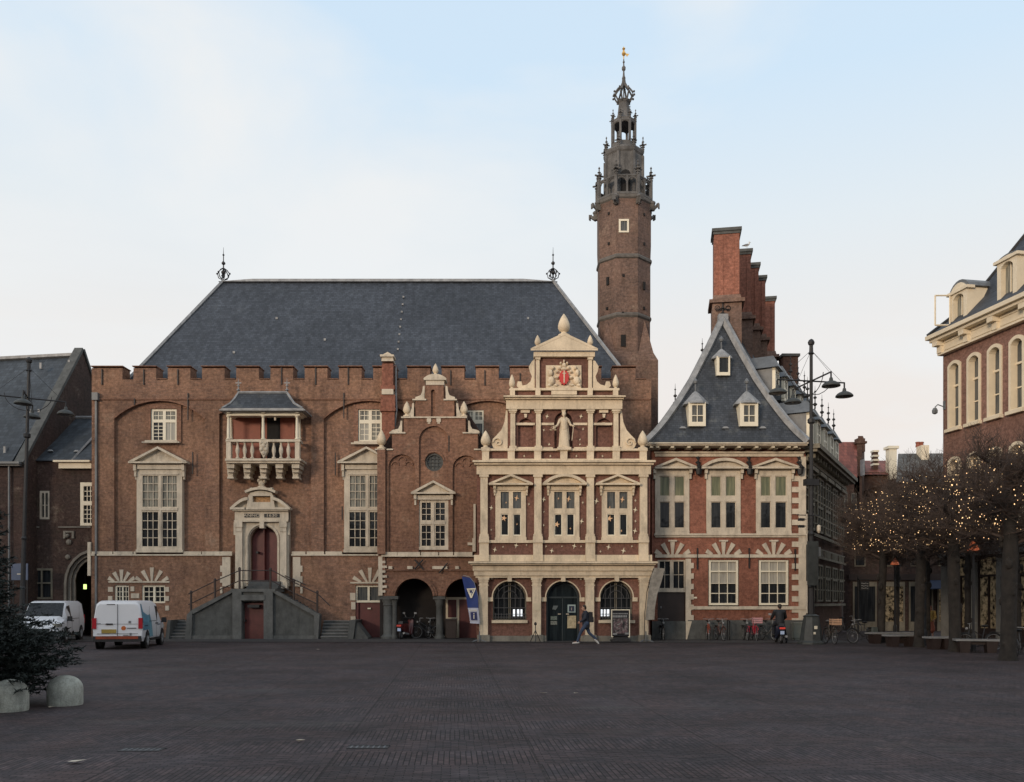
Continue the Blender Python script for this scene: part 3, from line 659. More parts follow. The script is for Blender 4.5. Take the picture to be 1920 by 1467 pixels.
L_.box(m, 894, 870, 1219, 1085, -.61, 4.3); L_.box(m, 894, 1085, 921, gl, -.61, 4.3); L_.box(m, 1189, 1085, 1219, gl, -.61, 4.3); L_.bsz(m, L_.p(894,0)[0], -.02, L_.p(1219,0)[0], L_.p(0,1085)[1], -2.2, 4.3)
m.build('body', 'brick_side', log)
m = MB(); rb = [L_.P(905,842,-1.2), L_.P(1210,842,-1.2), L_.P(1057,700,-1.2)]; m.add(rb+[v+Vector((0,3.3,0)) for v in rb], [(0,1,2),(5,4,3),(0,2,5,3),(1,4,5,2),(0,3,4,1)]); m.build('roof', 'slate2', log)
m = MB()
# --- entablatures, cornices and bands
L_.box(m, 878, 1053, 1234, 1056.5, .75, .05); L_.box(m, 882, 1056.5, 1230, 1059.5, .62, .05); L_.box(m, 887, 1059.5, 1224, 1071, .42, .05); L_.box(m, 889, 1071, 1222, 1080, .34, .05); L_.box(m, 892, 1080, 1219, 1084, .27, .05)
L_.box(m, 889, 1041, 1222, 1053, .12, .05)
L_.box(m, 887, 866.5, 1226, 870, .55, .3); L_.box(m, 890, 870, 1223, 874, .42, .1); L_.box(m, 894, 874, 1219, 891, .26, .05)
L_.box(m, 899, 1013.5, 1214, 1018.5, .14); L_.box(m, 905, 861, 1212, 866.5, .1, .35); L_.box(m, 905, 842, 1212, 846, .12, .45)
L_.box(m, 944, 744, 1172, 746.5, .25, .6); L_.box(m, 947, 746.5, 1169, 749.5, .12, .6); L_.box(m, 949, 749.5, 1167, 767, -.02, .7)
L_.box(m, 953, 741, 1165, 744, -.05, .6); L_.box(m, 956, 727, 1162, 731, -.1, .7)
L_.box(m, 1001, 657.5, 1116, 667, -.15, .8)
for x0, x1 in ((967,1003),(1014,1039),(1075,1102),(1112,1149)): L_.box(m, x0, 791.5, x1, 796, -.18, .3)
for x0, x1 in ((966,1004),(1014,1037),(1077,1102),(1112,1150)): L_.box(m, x0, 837.5, x1, 842, -.15, .3)
m.build('entablature', 'stone', log)
m = MB()   # --- pilasters
for x in (898, 997, 1096, 1197):
    L_.box(m, x+1, 1092, x+17, 1193, .3); L_.box(m, x-1.5, 1084, x+19.5, 1088, .36, 0); L_.box(m, x, 1088, x+18, 1092, .33); L_.box(m, x-.4, 1097, x+18.4, 1099, .32)
for x in (900.5, 1001, 1099, 1198.5):
    L_.box(m, x+.5, 896, x+14, 1002, .2); L_.box(m, x-1.5, 891, x+16, 896, .25); L_.box(m, x-1, 1002, x+15.5, 1007, .23); L_.box(m, x-2, 1007, x+16.5, 1013.5, .26)
    L_.box(m, x-1.5, 1018.5, x+16, 1041, .22); L_.box(m, x-2.5, 1013.6, x+17, 1018.4, .28); L_.box(m, x-2, 1041, x+16.5, 1052.9, .26)
for x in (904, 952, 1001.5, 1050.5, 1100, 1148.5, 1199): L_.box(m, x, 847, x+13, 866.4, .14, .4); L_.box(m, x-1.2, 842, x+14.2, 846.8, .17, .45)
for x in (956, 1004, 1102, 1150):
    L_.box(m, x+1, 774, x+10, 836, -.08, .4); L_.box(m, x-2.5, 768, x+13.5, 771, 0, .4); L_.box(m, x-1, 771, x+12, 774, -.04, .4); L_.box(m, x-1.5, 836, x+12.5, 842, -.02, .4)
    L_.box(m, x, 731, x+9.5, 744, -.05, .5)
for x in (1004, 1103): L_.box(m, x+1, 672, x+8, 727, -.25, .5); L_.box(m, x-.5, 667, x+9.5, 672, -.2, .5); L_.box(m, x-1, 727, x+10, 731, -.06, .5)
m.build('pilasters', 'stone', log)
m = MB()   # --- ground floor arch trims
for x0, x1 in ((924,987),(1024,1087),(1125,1186)):
    L_.box(m, (x0+x1)/2-4, 1080, (x0+x1)/2+4, 1091, .3)
    for a, b in ((x0-9, x0+.5), (x1-.5, x1+9)): L_.box(m, a, 1120.5, b, 1128, .1)
    q = ringarch(x0-.2, x1+.2, 1089.8, (x1-x0)/2, 2.2, .05, m, L_, 16, ybot=1121)
for x0, x1 in ((922,989),(1122,1190)): L_.box(m, x0, 1163, x1, 1168.5, .14, .3)
L_.box(m, 976-.5, 767.5, 993, 772, -.05, .2) if False else None
for x in (985.5, 1133): L_.box(m, x-9, 767.6, x+8, 773, -.12, .2); L_.poly(m, [[(x-3,775),(x+3,775),(x+2,782),(x-2,782)]], -.14, .2); L_.poly(m, [arch(x-7,x+8,789,793,4)], -.4, .5)
L_.poly(m, [[(1053,767.5),(1061,767.5),(1059.5,775),(1054.5,775)]], -.08, .2)
L_.box(m, 1034, 731.5, 1082, 739, -.12, .2)
L_.poly(m, [[(1024,727),(1024,682),(1091,682),(1091,727)]], -.3, .5)
m.build('stone_trim', 'stone', log)
m = MB()
for x0, x1 in ((896,996.5),(1088,1220)): L_.box(m, x0, 1192.5, x1, gl, .2)
for x in (895.5, 995, 1094, 1194.5): L_.box(m, x, 1190.5, x+23, gl, .42)
m.box(*[L_.P(997,0).x, L_.P(1024,0).x], 41.75, 42.05, 0, .28); m.build('plinth', mk('base_stone', (.2,.185,.155), .85, .25, 2, .3, streak=.3), log)
m = MB(); pediment(L_, m, 995, 1121, 657.6, 624, .02, t=4); m.build('gable_pediment', 'stone', log)
for s in (-1, 1):
    m = MB()
    cx = 1057.8
    A = [(cx+s*109, 768), (cx+s*112, 790), (cx+s*118, 805), (cx+s*127, 815), (cx+s*134, 822), (cx+s*136.5, 830), (cx+s*133, 838), (cx+s*127, 841), (cx+s*137, 842), (cx+s*137, 844.5), (cx+s*106, 844.5), (cx+s*106, 768)]
    L_.poly(m, [A], -.2, .5)
    for t in range(0, 14):
        a = t*.62; r = 11-t*.72; L_.poly(m, [[(cx+s*(124+r*math.cos(a)), 829-r*math.sin(a)), (cx+s*(124+(r-2)*math.cos(a)), 829-(r-2)*math.sin(a)), (cx+s*(124+(r-2.6)*math.cos(a+.62)), 829-(r-2.6)*math.sin(a+.62)), (cx+s*(124+(r-.7)*math.cos(a+.62)), 829-(r-.7)*math.sin(a+.62))]], -.12, .2)
    B = [(cx+s*55, 670), (cx+s*60, 674), (cx+s*66, 684), (cx+s*64, 694), (cx+s*60, 702), (cx+s*63, 712), (cx+s*70, 718), (cx+s*78, 720), (cx+s*80, 712), (cx+s*87, 712), (cx+s*89, 720), (cx+s*84, 726.5), (cx+s*55, 726.5)]
    L_.poly(m, [B], -.4, .35)
    c = L_.P(cx+s*84, 717, .42-.85); m.ring(c, .09, .035, 'y', 10, 5)
    m.build('volute', 'stone', log)
for x, yb_, yt, o, wd in ((910.5,842,807,-.1,.27),(1205.5,842,807,-.1,.27),(960,730,700,-.25,.2),(1155.5,730,700,-.25,.2),(1008.5,648,624,-.4,.24),(1108,648,624,-.4,.24),(1058,628,585,-.3,.27)):
    m = MB(); pine(m, L_, x, yb_, yt, o, wd); m.build('finial', 'stone', log, True)
# --- crest relief
m = MB(); rnd = random.Random(3); m.cbox(L_.P(1058,724,-.25), (1.6,.12,.12)); kk = 42/F
for q in ((1034,712,7,9),(1033,697,5,7),(1037,688,3.4,4),(1082,712,7,9),(1083,697,5,7),(1079,688,3.4,4),(1045,706,5,3),(1071,706,5,3),(1058,690,7,4),(1050,688,4,4),(1066,688,4,4),(1058,683,5,5),(1052,679,2.4,3),(1064,679,2.4,3),(1058,676,2,4),(1030,721,5,4),(1086,721,5,4),(1043,721,6,3),(1073,721,6,3),(1045,695,3,3),(1071,695,3,3)):
    m.ell(L_.P(q[0],q[1],-.27), (q[2]*kk,.16,q[3]*kk), 8, 6)
crest = m.build('crest_relief', 'stone', log, True)
m = MB(); pts = []
for i in range(24):
    a = i*math.pi/12; r = 1+.08*(-1)**i; pts.append((1058+9*r*math.cos(a), 705+(11.5 if math.sin(a) < 0 else 15)*r*math.sin(a)))
L_.poly(m, [pts], -.12, .4); m.build('crest_shield', 'redpaint', crest)
m = MB(); L_.box(m, 1056.9, 694, 1059.1, 717, -.09, .2); L_.box(m, 1054.5, 698.5, 1061.5, 700, -.092, .2); m.build('sword_emblem', 'stone', crest)
# --- first floor windows
for i, x in enumerate((929, 1029, 1128)):
    w = window(L_, log, (x,915,x+57,1012), [(x+10,923,x+25,954,1,1,'glass_b'),(x+33,923,x+48,954,1,1,'glass_b'),(x+10,964,x+25,1005,1,1),(x+33,964,x+48,1005,1,1)], .1, .45, 'stone')
    m = MB(); pediment(L_, m, x-12, x+70, 911.5, 891, .45, seg=(i == 1), t=3.5); L_.box(m, x+1, 912, x+56, 920, .17)
    for q in (x-4, x+56): L_.box(m, q, 912, q+5, 918, .3); L_.box(m, q+.6, 918, q+4.4, 925, .22); L_.box(m, q+1.2, 925, q+4, 930, .16)
    L_.box(m, x-1, 1008, x+58, 1013.4, .13); m.build('pediment', 'stone', w)
    m = MB()
    for a, b in ((x+10, x+25), (x+33, x+48)): L_.poly(m, [rect(a,964,b,1005), rect(a+1.7,965.5,b-1.7,1003)], .06, 0)
    m.build('sash', 'white', w)
def star(mm, pl, x, y, r, out, n=4, tilt=.2):
    pts = []
    for i in range(n*2):
        a = tilt+i*math.pi/n; q = r if i % 2 == 0 else r*.24*(1.6 if n == 5 else 1)
        if n == 4 and i % 4 == 2: q = r*.75
        pts.append((x+q*math.sin(a), y-q*math.cos(a)))
    pl.poly(mm, [pts], out, -out+.02)
m = MB(); k = 370/1920
for x, y, r in ((265,480,24),(265,695,10),(632,445,14),(775,400,26),(778,520,10),(775,650,13),(1155,430,14),(1143,612,28),(1287,415,30),(1290,575,8),(1667,410,15),(1665,500,28),(1667,610,15),(1662,705,28),(300,888,26),(380,860,11),(508,845,28),(608,842,11),(798,855,14),(853,898,26),(952,855,10),(1072,852,28),(1138,855,11),(1327,905,13),(1405,862,28),(1550,898,30),(1632,855,12)):
    star(m, L_, 870+x*k, 860+y*k, r*k*1.15, .05)
for x, y, r in ((1026,779,5),(1090,779,5),(1020,805,3),(1094,803,3),(1030,832,3.4),(1088,832,3),(1088,823,2.6),(983,855,3),(1032,855,3),(1081,855,3),(1130,855,3)):
    star(m, L_, x, y, r, -.22 if y < 842 else -.07)
m.build('star_lights', mk('pale_star', (.75,.66,.48), .5, 0), log)
m = MB()
for x, y, r, n in ((512,385,30,4),(388,582,28,5),(515,640,11,4),(410,430,11,4),(1017,395,30,4),(918,390,13,4),(903,642,28,5),(1035,682,13,4),(1540,400,30,4),(1415,585,30,5),(1417,475,12,4),(1530,705,14,4)):
    star(m, L_, 870+x*k, 860+y*k, r*k*1.1, .04, n)
m.build('window_stars', mk('amber_star', (.8,.5,.28), .5, 0), log)
# --- ground floor windows with grilles
for x0, x1 in ((924,987),(1125,1186)):
    cx = (x0+x1)/2; m = MB(); op = arch(x0,x1,1090,1163)
    L_.poly(m, [op, arch(x0+3,cx-1.5,1094,1161,28)[:0] or arch(x0+2.5,x1-2.5,1093,1161)], -.25, .35); L_.box(m, cx-2.2, 1092, cx-.7, 1162, -.22, .3); L_.box(m, cx+.7, 1092, cx+2.2, 1162, -.22, .3)
    w = m.build('arched_window', 'stone_side', log); m = MB(); L_.poly(m, [arch(x0+2,x1-2,1092,1162)], -.33, .45); m.build('pane', 'glass', w)
    m = MB()
    for i in range(1, 12): x = x0+(x1-x0)*i/12; L_.box(m, x-.45, 1150, x+.45, 1163, .02, 0); 
    for i in (2, 4, 8, 10):
        x = x0+(x1-x0)*i/12; h = math.sqrt(max(1, 31**2-(x-cx)**2)); L_.box(m, x-.4, 1122-h, x+.4, 1150, -.1, .13)
    for y in (1122, 1140, 1152): L_.box(m, x0, y-.5, x1, y+.5, -.095, .13)
    L_.box(m, x0-1, 1157, x1+1, 1158, .05, 0)
    for r in (14, 24):
        pts = [L_.P(cx+r*math.sin(a*math.pi/12), 1122-r*math.cos(a*math.pi/12), -.1) for a in range(-6, 7)]; m.tube(pts, .018, 4)
    m.build('grille', mk('grille_iron', (.07,.07,.072), .5, .1), w)
for x0 in (963, 971, 976, 1126, 1134, 1139):
    pass
m = MB()
for a in (962, 969.5, 975.5, 1127, 1133.5, 1139.5): L_.box(m, a, 1143, a+4, 1156, -.3, .32)
m.build('lit_shelf_signs', 'screen', log)
m = MB(); L_.poly(m, [o2[:0] or arch(1026,1085,1092,gl-.3)], -.35, .4); d = m.build('entrance_door', mk_glass('door_glass', (.008,.012,.015), (.02,.028,.032)), log)
m = MB(); L_.poly(m, [arch(1024,1087,1090,gl-.2), arch(1028,1083,1094,gl-.3)], -.3, .34); L_.box(m, 1054.5, 1120, 1056.5, gl-.3, -.3, .34); L_.box(m, 1028, 1119, 1083, 1122, -.3, .34); m.build('door_frame', mk('teal_black_paint', (.02,.03,.034), .5, .1), d)
def sheet(name, x0, y0, x1, y1, out, mat, par=d): q = MB(); L_.box(q, x0, y0, x1, y1, out, -out+.01); return q.build(name, mat, par)
sheet('notice', 1065, 1134, 1080, 1149, -.3, mk('notice_grey', (.32,.4,.4), .6, .1)); sheet('notice', 1067.5, 1136.5, 1077.5, 1147, -.285, mk('notice_navy', (.02,.03,.06), .6, .1))
text('i', 'lettering', d, L_.P(1072.5, 1142, -.28), .24, 'stone_w')
sheet('map_sheet', 1064.5, 1155, 1081, 1178.5, -.3, mk('map_paper', (.42,.35,.22), .6, .35, 9)); sheet('notice', 1033, 1156, 1045, 1163, -.3, mk('notice_dim', (.11,.14,.12), .6, .6, 14)); sheet('notice', 1033, 1165, 1045, 1172, -.3, mk('notice_dim2', (.16,.17,.15), .6, .6, 14))
sheet('handle', 1046.5, 1151, 1052, 1152.6, -.26, 'stone_w'); sheet('handle', 1062, 1151, 1067.5, 1152.6, -.26, 'stone_w')
m = MB(); pts = [(1036,1143),(1038,1136),(1047,1136),(1045.5,1140),(1042,1144.5),(1039,1143)]; L_.poly(m, [pts], -.29, .3); m.build('sticker', mk('sticker_grey', (.1,.12,.125), .5, .1), d)
m = MB(); L_.box(m, 1000, 1131, 1012, 1145, .33); m.build('name_plate', mk('brass_plate', (.55,.47,.33), .5, .05), log)
m = MB()
for x, y in ((922,1085),(1108-19,1086),(1081.5,1084)): m.ell(L_.P(x,y,.05), (.06,.06,.06), 8, 5)
m.build('spot_lamps', 'stone_w', log)
# ================================================================ tower
T = 54.0; tx = (1169.5-960)*T/F; kt = T/F
def tz(py): return EYE+(HY-py)*kt
tower = thing('clock_spire_tower', 'tall octagonal brick tower with an openwork stone spire topped by a gold vane', 'tower', (tx, T, 0))
def octa(mm, prof):   # profile of (half width across flats in px, row); faces square to the viewer
    mm.lathe((tx, T, 0), [(w*kt/math.cos(math.pi/8), tz(y)) for w, y in prof], 8)
m = MB(); octa(m, [(46.5,720),(46.5,606),(47,604),(47,500),(47,498),(48,470),(48,400),(49.5,392)])
# square foot with sloping broaches
def sq(hw, hb, y): return [Vector((tx-hw*kt, T-hb*kt, tz(y))), Vector((tx+hw*kt, T-hb*kt, tz(y))), Vector((tx+hw*kt, T+hb*kt, tz(y))), Vector((tx-hw*kt, T+hb*kt, tz(y)))]
a, b = sq(56, 52, 1200), sq(56, 52, 712); c = sq(56, 52, 690); d_ = sq(46.5, 46.5, 672)
m.add(a+c, [(0,1,5,4),(1,2,6,5),(2,3,7,6),(3,0,4,7)]); m.add(c+d_, [(0,1,5,4),(1,2,6,5),(2,3,7,6),(3,0,4,7),(4,5,6,7)])
for sx in (-1, 1):      # corner broaches climbing to the string course
    for sy in (-1, 1):
        p = [Vector((tx+sx*46.5*kt, T+sy*20*kt, tz(680))), Vector((tx+sx*20*kt, T+sy*46.5*kt, tz(680))), Vector((tx+sx*(50)*kt, T+sy*50*kt, tz(684))), Vector((tx+sx*34*kt, T+sy*34*kt, tz(612)))]
        m.add(p, [(0,1,2),(0,2,3),(1,3,2),(0,3,1)])
        if sx < 0: 
            p = [Vector((tx-56*kt, T+sy*46*kt, tz(700))), Vector((tx-30*kt, T+sy*52*kt, tz(700))), Vector((tx-50*kt, T+sy*40*kt, tz(640))), Vector((tx-36*kt, T+sy*46*kt, tz(616)))]
for w_, y0, y1 in ((50,640,690),): pass
m.build('shaft', 'brick_tower', tower)
m = MB(); octa(m, [(47,503),(49.5,501),(49.5,497),(47.2,494)]); octa(m, [(46.6,610),(48.8,607),(48.8,604),(47,601)]); octa(m, [(48,396),(51,392),(51,387),(47,384)])
for k in range(8):    # corner ribs of the upper shaft and their brackets
    a = math.pi/8+k*math.pi/4; r = 49.5*kt/math.cos(math.pi/8); p = Vector((tx+r*math.cos(a), T+r*math.sin(a), 0))
    m.cbox(p+Vector((0,0,tz(397))), (.3,.25,.5), a)
m.build('string_courses', mk('tower_string', (.11,.1,.09), .85, .3, 3, .2), tower)
m = MB()
for k in range(8):   # gargoyle brackets
    a = math.pi/8+k*math.pi/4; d = Vector((math.cos(a), math.sin(a), 0)); r = 50*kt/math.cos(math.pi/8); c = Vector((tx,T,0))
    m.tube([c+d*r+Vector((0,0,tz(404))), c+d*(r+.28)+Vector((0,0,tz(398))), c+d*(r+.34)+Vector((0,0,tz(393)))], [.12,.09,.06], 5); m.tube([c+d*(r+.05)+Vector((0,0,tz(397))), c+d*(r+.42)+Vector((0,0,tz(397)))], .05, 5)
    m.cbox(c+d*(r+.4)+Vector((0,0,tz(398))), (.07,.22,.3), a); m.ell(c+d*(r+.02)+Vector((0,0,tz(391))), (.2,.2,.14), 7, 5)
m.build('brackets', 'stone_t', tower)
stage = MB()
# gallery: floor, corner posts, arches, rail
octa(stage, [(48,390),(51,386),(51,382.5),(38,382)]); 
def gallery(mm, hw, y0, y1, th, px_, pinh, mid=True, arc_=True, ab=.5, ah=.36):
    R_ = hw*kt/math.cos(math.pi/8); c = Vector((tx,T,0))
    P = [c+Vector((R_*math.cos(math.pi/8+k*math.pi/4), R_*math.sin(math.pi/8+k*math.pi/4), 0)) for k in range(8)]
    for k in range(8):
        a = math.pi/8+k*math.pi/4; p = P[k]; q = P[(k+1) % 8]
        mm.cbox(p+Vector((0,0,(tz(y0)+tz(y1))/2)), (px_,px_,tz(y0)-tz(y1)), a)
        mm.tube([p+Vector((0,0,tz(y0)-th/2)), q+Vector((0,0,tz(y0)-th/2))], th*.55, 6)
        n = 2 if mid else 1
        for j in range(n):
            u, v = p.lerp(q, j/n), p.lerp(q, (j+1)/n); hh = tz(y0)-tz(y1)
            if j: mm.cbox(u+Vector((0,0,(tz(y0)+tz(y1))/2)), (px_*.6,px_*.6,hh), a+math.pi/8)
            if arc_:
                pts = [u.lerp(v, .5-.5*math.cos(i*math.pi/8))+Vector((0,0,tz(y1)+hh*(ab+ah*math.sin(i*math.pi/8)))) for i in range(9)]; mm.tube(pts, px_*.3, 5)
                for i in (1, 2, 6, 7): mm.tube([pts[i], Vector((pts[i].x, pts[i].y, tz(y0)-th/2))], px_*.22, 4)
        if pinh:
            b = p+Vector((0,0,tz(y0))); h = pinh*kt
            mm.lathe(b, [(px_*.75,0),(px_*.75,.04*h),(px_*.45,.12*h),(px_*.4,.3*h),(px_*1.1,.36*h),(px_*.4,.42*h),(px_*.3,.55*h),(px_*.7,.6*h),(px_*.25,.66*h),(px_*.2,.84*h),(px_*.42,.88*h),(px_*.06,h)], 6)
            for t in (0, math.pi/2): mm.cbox(b+Vector((0,0,.37*h)), (px_*3.3,px_*.4,px_*.5), a+t); mm.cbox(b+Vector((0,0,.2*h)), (px_*1.6,px_*.6,px_*.5), a+t)
gallery(stage, 48, 350, 383, .12, .17, 27)
octa(stage, [(33,383),(33,300),(35,297),(36,292),(34,288),(24,286)])
for k in range(8):    # ribs and blind panels of the drum
    a = math.pi/8+k*math.pi/4; r = 33.6*kt/math.cos(math.pi/8); stage.cbox((tx+r*math.cos(a), T+r*math.sin(a), (tz(300)+tz(383))/2), (.15,.15,tz(300)-tz(383)), a)
gallery(stage, 34, 289, 293, .06, .13, 25, False, False)
octa(stage, [(24,288),(22,278),(21,273)]); octa(stage, [(21,273),(0.5,271)])
gallery(stage, 20.5, 234, 273, .1, .12, 0, False, True, .74, .2)
octa(stage, [(19,238),(21,235),(21.5,231),(18,228),(13.5,224),(11,214),(9,195),(9,190)]); gallery(stage, 21, 230, 233, .05, .1, 20, False, False)
octa(stage, [(9,196),(11,193),(11,190),(8,188)])
gallery(stage, 11.5, 190, 194, .05, .07, 0, False, False)
for k in range(8):    # the open crown
    a = math.pi/8+k*math.pi/4; c = Vector((tx,T,0)); d = Vector((math.cos(a), math.sin(a), 0))
    pts = [c+d*(w*kt)+Vector((0,0,tz(y))) for w, y in ((10,192),(14,188),(17.5,182),(17,176),(12,169),(6,164),(3,157))]; stage.tube(pts, .055, 5)
    for i, rr in ((2,.07),(3,.07),(5,.06)): q = pts[i]+d*.09; stage.ell(q, (rr,rr,rr), 6, 4)
stage.lathe((tx,T,0), [(1.2*kt,tz(192)),(1.2*kt,tz(166)),(5*kt,tz(162)),(3.2*kt,tz(150)),(3.6*kt,tz(147)),(2*kt,tz(143)),(1.4*kt,tz(134)),(3.6*kt,tz(131)),(3.8*kt,tz(127)),(1.5*kt,tz(124)),(1.1*kt,tz(119)),(2.2*kt,tz(117)),(1*kt,tz(114)),(.5*kt,tz(98))], 8)
spire = stage.build('stone_spire', 'stone_t', tower)
m = MB(); octa(m, [(27,383.5),(27,380)])
for s, x, y0, y1 in ((0,0,312,372),): pass
PT = PL(T-33*kt)
m = MB(); PT.poly(m, [arch(1164,1182,318,372,8)], .02, .0); m.build('opening', 'dark', spire)
m = MB(); c = Vector((tx,T,tz(103))); m.lathe((tx,T,0), [(.03,tz(114)),(.03,tz(106)),(.09,tz(104)),(.13,tz(101)),(.09,tz(98)),(.04,tz(95)),(.1,tz(92)),(.02,tz(88))], 8)
m.add([c+Vector((.05,0,.1)), c+Vector((.34,0,.05)), c+Vector((.2,0,-.12)), c+Vector((.05,.02,.1)), c+Vector((.34,.02,.05)), c+Vector((.2,.02,-.12))], [(0,1,2),(5,4,3),(0,3,4,1),(1,4,5,2),(2,5,3,0)])
m.build('weather_vane', 'gold', tower, True)
m = MB(); PS = PL(T-47.6*kt)
for x, y in ((1169,517),(1168,587),): PS.box(m, x-2.2, y-2.5, x+2.2, y+2.5, .02, 0)
PS.box(m, 1164, 628, 1173, 650, .03, -.01)
for sg, lst in ((-1, ((1136,540,4,9),(1135,590,3,3),(1138,417,3,3),(1138,472,3,3))), (1, ((1202,549,4,9),(1202,590,3,3),(1202,418,3,3),(1202,472,3,3)))):
    a = -math.pi/2+sg*math.pi/4; n = Vector((math.cos(a), math.sin(a), 0)); r = 48*kt
    for x, y, w, h in lst:
        X = (x-960)*T/F-tx; t = (X-n.x*r)/(-n.y*1.0) if False else None
        tang = Vector((-n.y, n.x, 0)); k_ = (X-n.x*r)/tang.x; p = Vector((tx,T,tz(y)))+n*(r+.0)+tang*k_; m.cbox(p, (w*kt*1.2, .12, h*kt*1.6), math.atan2(tang.y, tang.x))
m.build('slit_windows', 'dark', tower)
m = MB(); PS.poly(m, [rect(1160,412,1179,437), rect(1163.5,415.5,1175.5,434)], .08, -.01); w = m.build('window', 'white', tower); m = MB(); PS.box(m, 1163.5, 415.5, 1175.5, 434, .03, 0); m.build('pane', 'glass_b', w)
# ================================================================ red corner wing
R_ = PL(44.2); gr = gy(44.2)+.3
wing = thing('corner_wing', 'red brick corner house with cream window surrounds under a steep slate roof with dormers', 'building', (R_.P(1365,1130).x, 44.2, 0))
K = .54
cx0, cx1 = R_.P(1222,0).x, R_.P(1510,0).x
PX = [(1228,888,1292,1000),(1324,888,1388,1000),(1417,888,1483,1000)]
holes = [rect(x0+2,888,x1-2,998) for x0,_,x1,_ in PX]+[rect(1329,1051,1384,1135), rect(1423,1051,1478,1135), rect(1233,1050,1286,gr-.2)]
m = MB(); R_.poly(m, [rect(1222,836,1510,gr)]+holes, 0, .5); m.build('wall', 'brick_red', wing)
m = MB(); q0 = Vector((cx0,44.71,-.02)); q1 = Vector((cx1-.02,44.71,-.02)); LEN = 12.0; dv = Vector((K*LEN,LEN,0)); up = Vector((0,0,9.62))
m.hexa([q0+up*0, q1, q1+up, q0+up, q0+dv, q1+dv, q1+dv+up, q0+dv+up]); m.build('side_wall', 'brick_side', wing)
m = MB(); R_.box(m, 1222, 1165, 1510, gr, .13) ; R_.poly(m, [rect(1289,1163,1512,gr)], .14); m.build('plinth', 'stone_g', wing)
m = MB()
R_.box(m, 1226, 848, 1506, 851, .2); R_.box(m, 1228, 851, 1505, 857, .12)
R_.box(m, 1226, 1001, 1512, 1004.5, .16); R_.box(m, 1228, 1004.5, 1510, 1008, .09); R_.box(m, 1228, 1040, 1509, 1046, .1)
R_.box(m, 1296, 1137, 1511, 1143, .12)
for cx in (1260.5, 1356, 1450): 
    fan(R_, m, cx, 1052, 5, 1040, 37, 60, 2.2, 4.4, .09, 1); R_.box(m, cx-8, 1013, cx+8, 1016, .13)
R_.box(m, 1497, 857.1, 1510.4, 1165, .08, .0)
for i in range(14):
    y = 893+i*20.5
    if y < 1160 and not (1000 < y+5 < 1012) and not (1036 < y+5 < 1048): R_.box(m, 1484.5, y, 1497, y+10, .078)
    if 1050 < y < 1130: pass
R_.box(m, 1285, 1048, 1295, 1165, .1)
for i in range(6): R_.box(m, 1295, 1056+i*19.5, 1300, 1066+i*19.5, .098)
R_.poly(m, [[(1285,gr),(1285,1165),(1296,1165),(1287,gr)]], .16)
for x in range(1225, 1235, 20): pass
m.build('stone_trim', 'stone_w', wing)
m = MB()
for x0, x1 in ((1231,1307),(1311,1400),(1405,1496)): 
    pass
for i, (x0,y0,x1,y1) in enumerate(PX):
    w = window(R_, wing, (x0,880,x1,1001), [(x0+8.5,893,x0+28,931,1,1,'glass_g'),(x0+36,893,x1-8.5,931,1,1,'glass_g'),(x0+8.5,941,x0+28,991,1,1,'glass'),(x0+36,941,x1-8.5,991,1,1,'glass')], .07, .4, 'stone_w')
    m = MB(); pediment(R_, m, x0-12 if i else x0-2, x1+12, 881, 861, .42, seg=(i == 1), t=4)
    for q in (x0-4, x1-1): R_.box(m, q, 881, q+5, 889, .28); R_.box(m, q+.7, 889, q+4.3, 899, .18)
    R_.box(m, x0, 996, x1, 1001, .12); m.build('pediment', 'stone_w', w)
    m = MB()
    for a, b in ((x0+8.5, x0+28), (x0+36, x1-8.5)): R_.poly(m, [rect(a,893,b,931), rect(a+1.4,894.4,b-1.4,929.6)], .02, 0); R_.poly(m, [rect(a,941,b,991), rect(a+1.4,942.4,b-1.4,989.5)], .02, 0)
    m.build('sash', 'stone_w', w)
for x0 in (1328, 1422):
    gl_ = []
    window(R_, wing, (x0,1050,x0+57,1137), [(x0+5,1053.5,x0+52,1070.5,3,1,'glass_w'),(x0+5,1073,x0+52,1094,3,1,'glass_w'),(x0+5,1094.8,x0+52,1131,3,2,'glass')], .0, .4, 'white', mt=1.5)
w = window(R_, wing, (1232,1050,1287,1110.5), [(1237,1053,1256.5,1103,2,2),(1263,1053,1282.5,1103,2,2)], -.02, .4, 'stone_w')
m = MB(); R_.box(m, 1232, 1110.5, 1237, gr-.3, -.02, .4); R_.box(m, 1237, 1111, 1285, gr-.3, -.12, .4); d = m.build('door', 'door_d', wing)
m = MB(); R_.box(m, 1238.5, 1137, 1240.5, 1141, -.08); m.build('handle', 'lead', d)
m = MB(); R_.box(m, 1299.5, 1119.5, 1306.5, 1122.5, .04); m.build('name_plate', 'white', wing)
m = MB()   # cornice, brackets, gutter
R_.box(m, 1209, 829.5, 1516, 832, 1.0, .3); R_.box(m, 1211, 832, 1514, 835.5, .9, .3)
m.build('eaves_cornice', 'stone_w', wing)
m = MB()
for x in (1222,1233,1261,1292,1325.5,1355,1386,1419,1450,1479.5,1492.5): R_.box(m, x-3, 835.5, x+3, 839.5, .8); R_.box(m, x-2.6, 839.5, x+2.6, 845, .5)
m.build('brackets', 'white', wing)
